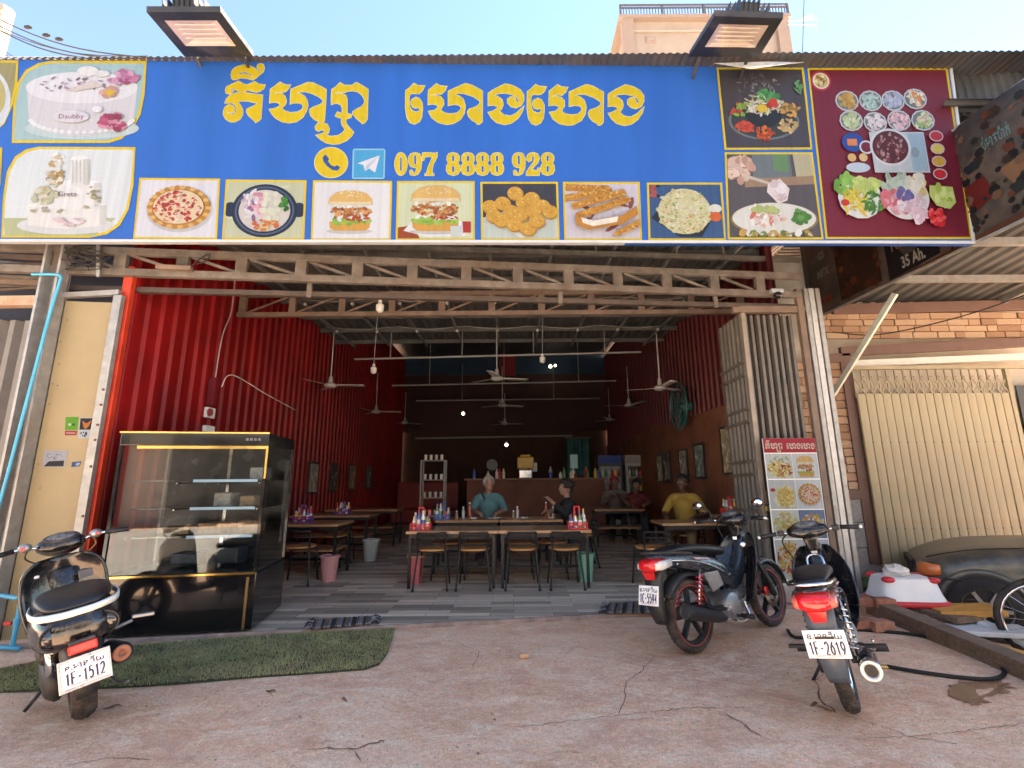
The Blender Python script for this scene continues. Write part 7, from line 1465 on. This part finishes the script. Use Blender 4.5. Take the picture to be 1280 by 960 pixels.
    if v == 'mid':
        for s, zz in ((1, .12), (-1, .1)):
            a = Vector((hx - .03, s * .2, hz + .03)); b = a + Vector((-.02, s * .1, zz)); m = MB(); m.tube(smooth_path([a, a + Vector((.01, s * .02, zz * .6)), b], 4), .006, 6); ms = B(m, 'mirror', mattb, t, smooth=True)
            m = MB(); m.ball(b + Vector((0, s * .02, .01)), (.018, .062, .04), 16, 10); B(m, 'mirror_shell', mattb, ms, smooth=True)
            m = MB(); m.ball(b + Vector((-.012, s * .02, .01)), (.01, .055, .034), 16, 10); B(m, 'mirror_glass', pm('mirror_silver', (.9, .92, .95), .03, metal=1, var=0, rvar=0), ms, smooth=True)
    else:
        m = MB(); m.tube(smooth_path([(.62, .055, .74), (.66, .05, .82), (.69, 0, .84), (.66, -.05, .82), (.62, -.055, .74)], 5), .008, 8); B(m, 'luggage_hook', chrome, t, smooth=True)
    return t
def pix(px, py): return G(px, py)
underbone('motorcycle', 'dark blue black motorcycle with red striped wheels in the middle of the doorway', pix(870, 816), radians(34), radians(7), .94, bike_blue, '1C-5594', 'mid')
underbone('motorcycle', 'black motorcycle with round silver muffler parked before the menu poster', pix(1068, 888), radians(56), radians(10), .92, bike_black, '1F-2619', 'right')

def scooter(label, loc, head, lean, sc):
    t = thing('scooter', label, 'scooter', loc, 'motorcycles parked on the forecourt'); t.rotation_euler = (-lean, 0, head); t.scale = (sc,) * 3
    r = .25; wheel(t, 0, r, .125, 5, [mattb], rim_r=.62, name='rear_wheel'); wheel(t, 1.22, r, .1, 5, [mattb], rim_r=.64, name='front_wheel')
    # bulbous rear body
    m = MB(); m.loft([(-.33, 0, .60, .07, .05, 2.4), (-.3, 0, .6, .15, .095, 2.5), (-.2, 0, .6, .2, .13, 2.6), (-.02, 0, .59, .225, .15, 2.8), (.2, 0, .57, .22, .16, 3), (.4, 0, .52, .19, .17, 3), (.52, 0, .46, .15, .17, 3), (.58, 0, .42, .12, .14, 3)], 28); B(m, 'rear_body', bike_black, t, smooth=True, sub=1)
    m = MB(); m.loft([(-.27, 0, .735, .09, .015, 2.6), (-.22, 0, .75, .16, .03, 2.8), (-.05, 0, .765, .19, .042, 2.8), (.15, 0, .76, .19, .045, 2.8), (.35, 0, .735, .16, .05, 2.8), (.5, 0, .71, .1, .04, 2.6)], 24); B(m, 'seat', vinyl, t, smooth=True, sub=1)
    pth = [(.12, .2, .72), (-.08, .21, .722), (-.22, .175, .715), (-.285, .08, .71), (-.295, 0, .71), (-.285, -.08, .71), (-.22, -.175, .715), (-.08, -.21, .722), (.12, -.2, .72)]
    m = MB(); P_ = smooth_path(pth, 5); m.sheet([[p + Vector((0, 0, -.018)) for p in P_], [p * 1.02 + Vector((0, 0, -.006)) for p in P_], [p + Vector((.004, 0, .018)) for p in P_]]); B(m, 'white_band', pm('white_seat_band', (.62, .68, .66), .4), t, smooth=True, solid=.008)
    for s in (-1, 1):
        R = Matrix.Rotation(s * .55, 3, 'Z'); c = Vector((-.265, s * .115, .60)); m = MB(); m.ball(c, (.03, .075, .06), 20, 12, R); l_ = B(m, 'tail_lamp', pm('smoked_lens', (.02, .02, .024), .06, coat=.8), t, smooth=True)
        m = MB(); m.tube([c + R @ Vector((-.012, .082 * cos(2 * pi * i / 28), .066 * sin(2 * pi * i / 28))) for i in range(28)], .006, 6, closed=True); B(m, 'lamp_ring', mattb, l_, smooth=True)
    m = MB(); m.loft([(-.42, 0, .42, .05, .05, 3), (-.38, 0, .44, .085, .08, 3.5), (-.25, 0, .47, .1, .09, 3.5), (-.1, 0, .48, .09, .08, 3)], 16); B(m, 'tail_guard', mattb, t, smooth=True)
    m = MB(); m.box((-.40, 0, .525), (.03, .13, .05), Matrix.Rotation(.3, 3, 'Y')); B(m, 'stop_lamp', pm('bright_red_lens', (.75, .03, .02), .2, coat=.4), t, bevel=.008); m = MB(); m.box((-.385, 0, .56), (.03, .12, .022), Matrix.Rotation(.3, 3, 'Y')); B(m, 'lamp_cap', mattb, t, bevel=.006)
    plate(t, (-.44, 0, .405), .205, .14, .22, '1F-1512', pm('plate_silver_frame', (.5, .5, .5), .3, metal=.5))
    m = MB(); rows = []
    for x, z, hw in ((-.38, .46, .06), (-.42, .38, .062), (-.42, .3, .06), (-.39, .24, .05)): rows.append([(x + .05, -hw, z), (x, -hw * .85, z), (x, hw * .85, z), (x + .05, hw, z)])
    m.sheet(rows); B(m, 'mud_flap', mattb, t, smooth=True, solid=.008); arc_sheet(t, 'rear_fender', mattb, 0, r, .285, 30, 165, .075)
    # engine unit, exhaust, shocks
    m = MB(); m.loft([(-.08, .12, .25, .03, .07, 3), (.05, .13, .26, .05, .1, 3), (.3, .13, .27, .055, .11, 3), (.42, .12, .27, .03, .08, 3)], 14); B(m, 'gear_case', mattb, t, smooth=True); m = MB(); m.loft([(.1, .13, .4, .05, .04, 3), (.2, .13, .42, .065, .055, 3), (.4, .13, .42, .05, .045, 3)], 12); B(m, 'air_box', mattb, t, smooth=True)
    m = MB(); ea, eb = Vector((.3, -.16, .28)), Vector((-.25, -.185, .37)); L = (eb - ea).length; m.lathe(ea, eb - ea, [(0, .02), (.06, .05), (.14, .06), (L - .03, .062), (L, .05), (L - .01, .03), (L - .03, .0)], 20); mu = B(m, 'muffler', mattb, t, smooth=True, angle=50)
    m = MB(); d = (eb - ea).normalized(); m.lathe(eb, d, [(0, .05), (.006, .045), (.002, .03), (.004, .018), (-.01, .014)], 22); B(m, 'outlet_cap', pm('rusty_copper', (.3, .12, .07), .5, metal=.4, var=.3), mu, smooth=True)
    for s in (1,): m = MB(); m.tube([(-.02, s * .13, .3), (.04, s * .13, .55)], .026, 10); B(m, 'shock_absorber', chrome, t, smooth=True)
    m = MB(); m.tube([(.2, -.2, .42), (.19, -.3, .44)], .012, 8); m.box((.18, -.36, .455), (.035, .13, .022), Matrix.Rotation(.2, 3, 'X')); B(m, 'pillion_peg', alum, t, bevel=.006)
    m = MB(); m.tube([(.35, .12, .2), (.3, .26, .07)], .011, 8); B(m, 'side_stand', mattb, t, smooth=True); m = MB(); m.tube([(.3, -.08, .18), (.12, -.2, .07), (.06, -.24, .08)], .01, 8); B(m, 'centre_stand', alum, t, smooth=True)
    # floor board, leg shield, front
    m = MB(); m.loft([(.5, 0, .3, .17, .05, 4), (.65, 0, .29, .18, .04, 4), (.85, 0, .3, .17, .05, 4)], 14); B(m, 'floor_board', mattb, t, smooth=True)
    m = MB(); rows = []
    for z, x, hw in ((.26, .86, .16), (.36, .9, .21), (.5, .93, .245), (.65, .95, .26), (.78, .955, .25), (.86, .955, .22), (.92, .95, .13)): rows.append([(x - .07 * u * u + .03 * (1 - u * u), hw * u, z) for u in (-1, -.9, -.7, -.4, 0, .4, .7, .9, 1)])
    m.sheet(rows); B(m, 'leg_shield', bike_black, t, smooth=True, solid=.03, sub=1)
    m = MB(); m.box((.925, -.13, .74), (.012, .1, .06)); B(m, 'label_plate', pm('dim_sticker', (.1, .1, .11), .3), t, bevel=.006); m = MB(); m.box((.925, .17, .8), (.014, .07, .022)); B(m, 'hook', pw_, t, bevel=.006)
    m = MB(); m.loft([(.95, 0, .62, .15, .2, 3), (1.04, 0, .66, .13, .2, 2.6), (1.1, 0, .68, .06, .12, 2.4)], 16); B(m, 'front_cover', bike_black, t, smooth=True)
    for s in (-1, 1): m = MB(); m.tube([(1.06, s * .07, .6), (1.22, s * .075, r)], .022, 10); B(m, 'fork_leg', mattb, t, smooth=True)
    arc_sheet(t, 'front_fender', bike_black, 1.22, r, .285, 5, 145, .075)
    hx, hz = .93, 1.0
    m = MB(); m.loft([(hx - .09, 0, hz - .0, .09, .025, 2.5), (hx - .05, 0, hz + .01, .14, .05, 2.4), (hx + .03, 0, hz + .01, .16, .07, 2.4), (hx + .1, 0, hz - .02, .12, .08, 2.4), (hx + .15, 0, hz - .04, .05, .05, 2.4)], 20); B(m, 'handlebar_cowl', bike_black, t, smooth=True, sub=1)
    R = Matrix.Rotation(-.55, 3, 'Y'); m = MB(); m.ball((hx - .03, 0, hz + .06), (.06, .11, .02), 22, 8, R); me_ = B(m, 'meter', mattb, t, smooth=True); m = MB(); m.ball((hx - .035, 0, hz + .067), (.045, .085, .018), 22, 8, R); B(m, 'meter_glass', MATS['meter_face'], me_, smooth=True)
    for s in (-1, 1):
        m = MB(); m.tube(smooth_path([(hx, s * .1, hz), (hx - .03, s * .22, hz + .03), (hx - .09, s * .4, hz + .02)], 4), .012, 8); hb_ = B(m, 'handlebar', chrome, t, smooth=True)
        m = MB(); m.tube([(hx - .045, s * .26, hz + .03), (hx - .09, s * .4, hz + .02)], .0185, 12); B(m, 'grip', vinyl, hb_, smooth=True); m = MB(); m.ball((hx - .03, s * .2, hz + .035), (.035, .04, .035), 12, 8); B(m, 'master_cylinder', alum, hb_, smooth=True)
        m = MB(); m.tube(smooth_path([(hx + .01, s * .2, hz + .03), (hx + .02, s * .3, hz + .01), (hx - .04, s * .41, hz)], 4), .006, 6); B(m, 'lever', mattb, hb_, smooth=True); m = MB(); m.box((hx - .05, s * .21, hz + .035), (.03, .03, .025)); B(m, 'switch', redl, hb_, bevel=.004)
        m = MB(); m.tube(smooth_path([(hx, s * .18, hz + .02), (hx + .06, s * .2, hz - .06), (hx + .06, s * .1, hz - .14)], 5), .006, 6); B(m, 'brake_cable', pm('orange_cable', (.4, .15, .05), .5) if s < 0 else blackp, t, smooth=True)
    return t
scooter('black scooter with white seat band parked at the left on the green mat', pix(105, 895), radians(136), radians(11), .9)
# ================================================================ PEOPLE
def remesh(mb, vox, smooth_it=4):
    me = bpy.data.meshes.new('figure'); me.from_pydata(mb.v, [], mb.f); o = bpy.data.objects.new('figure', me); col.objects.link(o)
    md = o.modifiers.new('r', 'REMESH'); md.mode = 'VOXEL'; md.voxel_size = vox
    if smooth_it: ms = o.modifiers.new('s', 'SMOOTH'); ms.iterations = smooth_it; ms.factor = .5
    dg = bpy.context.evaluated_depsgraph_get(); nm = bpy.data.meshes.new_from_object(o.evaluated_get(dg)); bpy.data.objects.remove(o); bpy.data.meshes.remove(me)
    nm.polygons.foreach_set('use_smooth', [True] * len(nm.polygons)); return nm
def part(name, nm, mat, par): nm.materials.clear(); nm.materials.append(mat); nm.name = name; o = bpy.data.objects.new(name, nm); col.objects.link(o); o.parent = par; return o
def hand(m, w, d, s, curl=.5):
    """palm and five fingers; w wrist, d pointing direction of the hand, s side of the thumb"""
    d = Vector(d).normalized(); up = Vector((0, 0, 1)); sd = d.cross(up).normalized() * s; dn = (sd.cross(d)).normalized()
    if dn.z > 0: dn = -dn
    w = Vector(w); m.cap_limb(w, w + d * .07, .026, .03, 8)
    for k in range(4):
        o = w + d * .085 + sd * (.027 - .018 * k); L = (.034, .038, .035, .028)[k]; d2 = (d * cos(curl) + dn * sin(curl)); d3 = (d * cos(curl * 2) + dn * sin(curl * 2)); a = o + d2 * L; m.cap_limb(o, a, .0095, .0085, 6); m.cap_limb(a, a + d3 * L * .9, .0085, .0075, 6)
    o = w + d * .03 + sd * .024; a = o + (d * .7 + sd * .7).normalized() * .035; m.cap_limb(o, a, .011, .010, 6); m.cap_limb(a, a + d * .028, .010, .008, 6)
def person(loc, rz, label, skin, shirt, trouser, hair, pose, hairlen='short', extras=None):
    """seated figure facing +x, origin on the floor under the hips"""
    t = thing('person', label, 'person', loc); t.rotation_euler = (0, 0, rz)
    sk = pm('skin_' + skin, {'light': (.27, .155, .11), 'tan': (.17, .09, .06), 'dark': (.1, .05, .033)}[skin], .5, var=.08)
    hipz = .5; lean = pose.get('lean', .08); nz = pose.get('neck', 1.08); sh = Vector((lean + .02, 0, nz - .09)); neck = Vector((lean + .02, 0, nz)); hd = neck + Vector((.025 + pose.get('nod', 0) * .05, 0, .135))
    b = MB(); b.ball((0, 0, hipz + .05), (.14, .17, .12), 14, 10); b.cap_limb((0, 0, hipz + .08), sh - Vector((0, 0, .1)), .135, .145, 14); b.cap_limb(sh + Vector((0, -.12, 0)), sh + Vector((0, .12, 0)), .075, .075, 10)
    b.cap_limb(sh, hd - Vector((.01, 0, .06)), .055, .05, 10); yaw = pose.get('yaw', 0); HR = Matrix.Rotation(yaw, 3, 'Z')
    def H(x, y, z): return hd + HR @ Vector((x, y, z))
    b.ball(hd + Vector((0, 0, .015)), (.092, .075, .105), 16, 12, HR); b.ball(H(.03, 0, -.06), (.06, .055, .055), 12, 8, HR); b.ball(H(.098, 0, -.012), (.018, .013, .022), 8, 6, HR); b.ball(H(.088, 0, -.052), (.012, .024, .01), 8, 6, HR); b.ball(H(.075, 0, .03), (.02, .05, .012), 8, 6, HR)
    for s in (-1, 1): b.ball(H(-.005, s * .078, -.005), (.022, .012, .03), 8, 6, HR)
    for s in (-1, 1):
        el, wr = Vector(pose['elbow'][0 if s < 0 else 1]), Vector(pose['wrist'][0 if s < 0 else 1]); so = sh + Vector((0, s * .18, -.01)); b.cap_limb(so, el, .052, .042, 10); b.cap_limb(el, wr, .04, .028, 10); hand(b, wr, wr - el, 1 if s < 0 else -1, pose.get('curl', .5))
        kn = Vector((.42, s * .12 * pose.get('spread', 1), .5)); fo = Vector((.42 + pose.get('foot', .02), s * .12, .07)); b.cap_limb((.02, s * .09, hipz + .02), kn, .088, .062, 10); b.cap_limb(kn, fo, .06, .042, 10); b.cap_limb(fo + Vector((-.03, 0, -.03)), fo + Vector((.14, 0, -.04)), .04, .032, 8)
    part('body', remesh(b, .011, 3), sk, t)
    c = MB(); c.cap_limb((0, 0, hipz + .08), sh - Vector((0, 0, .1)), .152, .162, 14); c.cap_limb(sh + Vector((0, -.13, 0)), sh + Vector((0, .13, 0)), .088, .088, 10); c.cap_limb(sh, sh + Vector((0, 0, .045)), .075, .066, 10)
    for s in (-1, 1):
        el, wr = Vector(pose['elbow'][0 if s < 0 else 1]), Vector(pose['wrist'][0 if s < 0 else 1]); so = sh + Vector((0, s * .18, -.01)); k = pose.get('sleeve', .75); c.cap_limb(so, so + (el - so) * min(1, k), .07, .058, 10)
        if k > 1: c.cap_limb(el, el + (wr - el) * (k - 1), .055, .045, 10)
    so_ = part('shirt', remesh(c, .012, 3), pm('cloth_' + shirt, {'teal': (.07, .17, .19), 'yellow': (.3, .19, .035), 'black': (.015, .015, .017), 'grey': (.1, .085, .08), 'maroon': (.1, .016, .016)}[shirt], .85, var=.12, scale=10, bump=.25, bscale=14), t)
    p = MB(); p.ball((0, 0, hipz + .05), (.155, .185, .125), 14, 10)
    for s in (-1, 1): kn = Vector((.42, s * .12 * pose.get('spread', 1), .5)); fo = Vector((.42 + pose.get('foot', .02), s * .12, .12)); p.cap_limb((.02, s * .09, hipz + .02), kn, .1, .076, 10); p.cap_limb(kn, fo if trouser != 'khaki' else kn + (fo - kn) * .45, .074, .06, 10)
    part('trousers', remesh(p, .013, 3), pm('trouser_' + trouser, {'dark': (.03, .03, .04), 'khaki': (.17, .125, .08)}[trouser], .85, var=.15), t)
    h = MB(); hr = pm('hair_' + hair, {'grey': (.27, .26, .25), 'black': (.012, .01, .01), 'red': (.3, .02, .03)}[hair], .7, var=.3, scale=60)
    n = 18
    for i in range(n * 7):
        a = 2 * pi * (i % n) / n; e = radians(2 + 13.5 * (i // n))
        if cos(a) > .45 and e < radians(38): continue
        r_ = (.098, .082, .106); c0 = H(r_[0] * cos(e) * cos(a) - .006, r_[1] * cos(e) * sin(a), r_[2] * sin(e) + .022); h.ball(c0, .024 if hairlen == 'short' else .032, 7, 5)
    if hairlen == 'bun': h.ball(H(-.1, 0, .05), .055, 12, 8); h.cap_limb(H(-.06, 0, 0), H(-.085, 0, -.1), .05, .035, 8)
    part('hair', remesh(h, .011, 3), hr, t)
    for s in (-1, 1):
        m = MB(); m.ball(H(.085, s * .032, .012), (.008, .013, .008), 8, 6, HR); e_ = m.build('eye', pm('eye_white', (.5, .48, .46), .3), t, world=False, smooth=True); m = MB(); m.ball(H(.0905, s * .032, .012), (.0045, .006, .006), 8, 6, HR); m.build('iris', pm('eye_dark', (.01, .008, .006), .2), e_, world=False, smooth=True)
    if extras: extras(t, sh, hd, so_)
    return t
def strap(t, sh, hd, so_): m = MB(); m.sheet([[(.16 + sh.x * u, .12 - .2 * u, .55 + (sh.z + .09 - .55) * u) if u < .9 else (.05 + sh.x, -.1, sh.z + .1), (.165 + sh.x * u, .085 - .2 * u, .54 + (sh.z + .09 - .55) * u) if u < .9 else (.05 + sh.x, -.135, sh.z + .09)] for u in (0, .25, .5, .75, 1)]); m.build('bag_strap', pm('black_webbing', (.012, .012, .012), .8), t, world=False, solid=.006)
def print_front(t, sh, hd, so_):
    m = MB(); rr_ = random.Random(4)
    for i in range(26): y, z = rr_.uniform(-.08, .08), rr_.uniform(.7, .86); m.ball((.158 + (z - .7) * .08 - y * y * 2.5, y, z), (.02, .012, .02), 6, 5)
    m.build('shirt_print', pm('shirt_print_dark', (.06, .02, .02), .8), t, world=False)['kind'] = 'stuff'
FZ = FLZ
person((P(611, 640, 8.05).x, 8.05, FZ), radians(-88), 'grey haired person in a teal shirt with black strap seated at the second table', 'light', 'teal', 'dark', 'grey', dict(elbow=[(.15, -.27, .78), (.15, .27, .78)], wrist=[(.36, -.16, .76), (.36, .16, .76)], neck=1.06, lean=.1, yaw=.35, sleeve=.95), extras=strap)
person((P(722, 640, 7.35).x, 7.4, FZ), radians(178), 'black haired person in black seated in profile at the right of the second table', 'light', 'black', 'dark', 'black', dict(elbow=[(.2, -.25, .78), (.2, .25, .78)], wrist=[(.42, -.14, .78), (.4, .14, .95)], neck=1.0, lean=.12, sleeve=1.6), hairlen='bun')
person((P(858, 640, 7.35).x, 7.35, FZ), radians(-125), 'seated person in a yellow printed shirt behind the middle motorcycle', 'dark', 'yellow', 'khaki', 'black', dict(elbow=[(.1, -.3, .76), (.1, .3, .76)], wrist=[(.34, -.2, .72), (.34, .2, .72)], neck=1.06, lean=.06, yaw=-.2, sleeve=.85, spread=1.4), extras=print_front)
person((P(769, 640, 10.3).x, 10.3, FZ), radians(-95), 'dim person with red cap seated in front of the drink fridges', 'tan', 'grey', 'dark', 'red', dict(elbow=[(.12, -.25, .78), (.12, .25, .78)], wrist=[(.3, -.1, .9), (.3, .1, .9)], neck=1.05, sleeve=1.5))
person((P(795, 640, 10.3).x, 10.2, FZ), radians(-100), 'dim dark haired person in maroon seated right of the red capped one', 'tan', 'maroon', 'dark', 'black', dict(elbow=[(.12, -.25, .78), (.12, .25, .78)], wrist=[(.33, -.15, .76), (.33, .15, .76)], neck=.98, sleeve=.9))
for px, y, rz, lab in ((611, 8.0, pi, 'chair under the person in teal'), (724, 7.4, radians(90), 'chair under the person in black'), (858, 7.3, radians(145), 'chair under the person in yellow')):
    chair(P(px, 640, y + .05).x, y, rz, lab)
# ================================================================ ACROSS THE STREET (mirrored in the show case glass; pale houses added to bounce sunlight)
def shophouse(x0, x1, y, h, wallc, label, n):
    t = thing('bounce_shophouse', label, 'building', ((x0 + x1) / 2, y, 0), 'shophouses added across the street to bounce sunlight')
    m = MB(); m.box(((x0 + x1) / 2, y - 4, h / 2), (x1 - x0, 8, h)); m.build('wall', pm('street_wall_%d' % n, wallc, .8, var=.15, scale=.5), t)
    m = MB(); m.box(((x0 + x1) / 2, y - 3.9, h + .15), (x1 - x0 + .5, 8.6, .3)); m.build('roof', conc, t); k = max(1, int((x1 - x0) / 3.2)); w = (x1 - x0) / k
    for i in range(k):
        cx = x0 + w * (i + .5); m = MB(); m.box((cx, y + .03, 1.35), (w * .72, .08, 2.7)); m.build('opening_shade_panel', pm('painted_shade_sheet', (.03, .028, .026), .8), t)  # flat dark panel; the shade inside the shop is painted on
        m = MB(); m.box((cx, y + .06, 4.6), (w * .5, .12, 1.3)); f = m.build('window', white_al, t); m = MB(); m.box((cx, y + .13, 4.6), (w * .44, .04, 1.15)); m.build('pane', pm('car_glass', (.015, .018, .02), .08), f)
    m = MB(); m.prism([(x0 + .2, y, 3.3), (x0 + .2, y + 1.8, 2.8), (x0 + .2, y + 1.8, 2.86), (x0 + .2, y, 3.38)], (x1 - x0 - .4, 0, 0)); m.build('awning', pm('street_awning_%d' % n, [(.3, .3, .32), (.1, .2, .35), (.35, .12, .08)][n % 3], .6), t)
    return t
shophouse(-16, -3.5, -8, 7.2, (.74, .7, .62), 'cream shophouse row added across the street, mirrored in the show case', 0)
shophouse(-3.2, 6.5, -8.2, 6.4, (.75, .75, .73), 'white shophouse added across the street with blue awning', 1)
shophouse(6.8, 18, -8, 7.6, (.72, .66, .58), 'tan shophouse added across the street with red awning', 2)
t = thing('street_parasol', 'cream parasol across the street, mirrored in the show case glass', 'parasol', (-1.2, -4.5, 0)); cl = pm('cream_parasol_cloth', (.62, .5, .3), .8)
m = MB(); m.lathe((-1.2, -4.5, 2.0), (0, 0, 1), [(0, 1.25), (.12, 1.0), (.3, .5), (.42, .02)], 8); m.build('canopy', cl, t); m = MB(); m.tube([(-1.2, -4.5, 0), (-1.2, -4.5, 2.4)], .025, 8); m.build('pole', galv, t)
m = MB(); m.lathe((-1.2, -4.5, 0), (0, 0, 1), [(0, .3), (.06, .28), (.08, .05)], 16); m.build('base', conc, t)
t = thing('vendor_cart', 'vendor cart under the cream parasol across the street', 'cart', (-1.4, -4.4, 0)); m = MB(); m.box((-1.5, -4.1, .95), (1.2, .6, .5)); m.build('counter', pm('cart_steel', (.5, .5, .5), .35, metal=.6), t, bevel=.02)
for sx in (-1, 1):
    m = MB(); m.lathe((-1.5 + sx * .45, -3.78, .3), (0, 1, 0), [(0, .24), (0, .3), (.05, .3), (.05, .24)], 20, closed=True); m.build('wheel', MATS['tyre_rubber'], t)
    m = MB(); m.bar((-1.5 + sx * .45, -4.1, .3), (-1.5 + sx * .45, -4.1, .7), .05, .05, hint=Vector((0, 1, 0))); m.build('leg', galv, t)
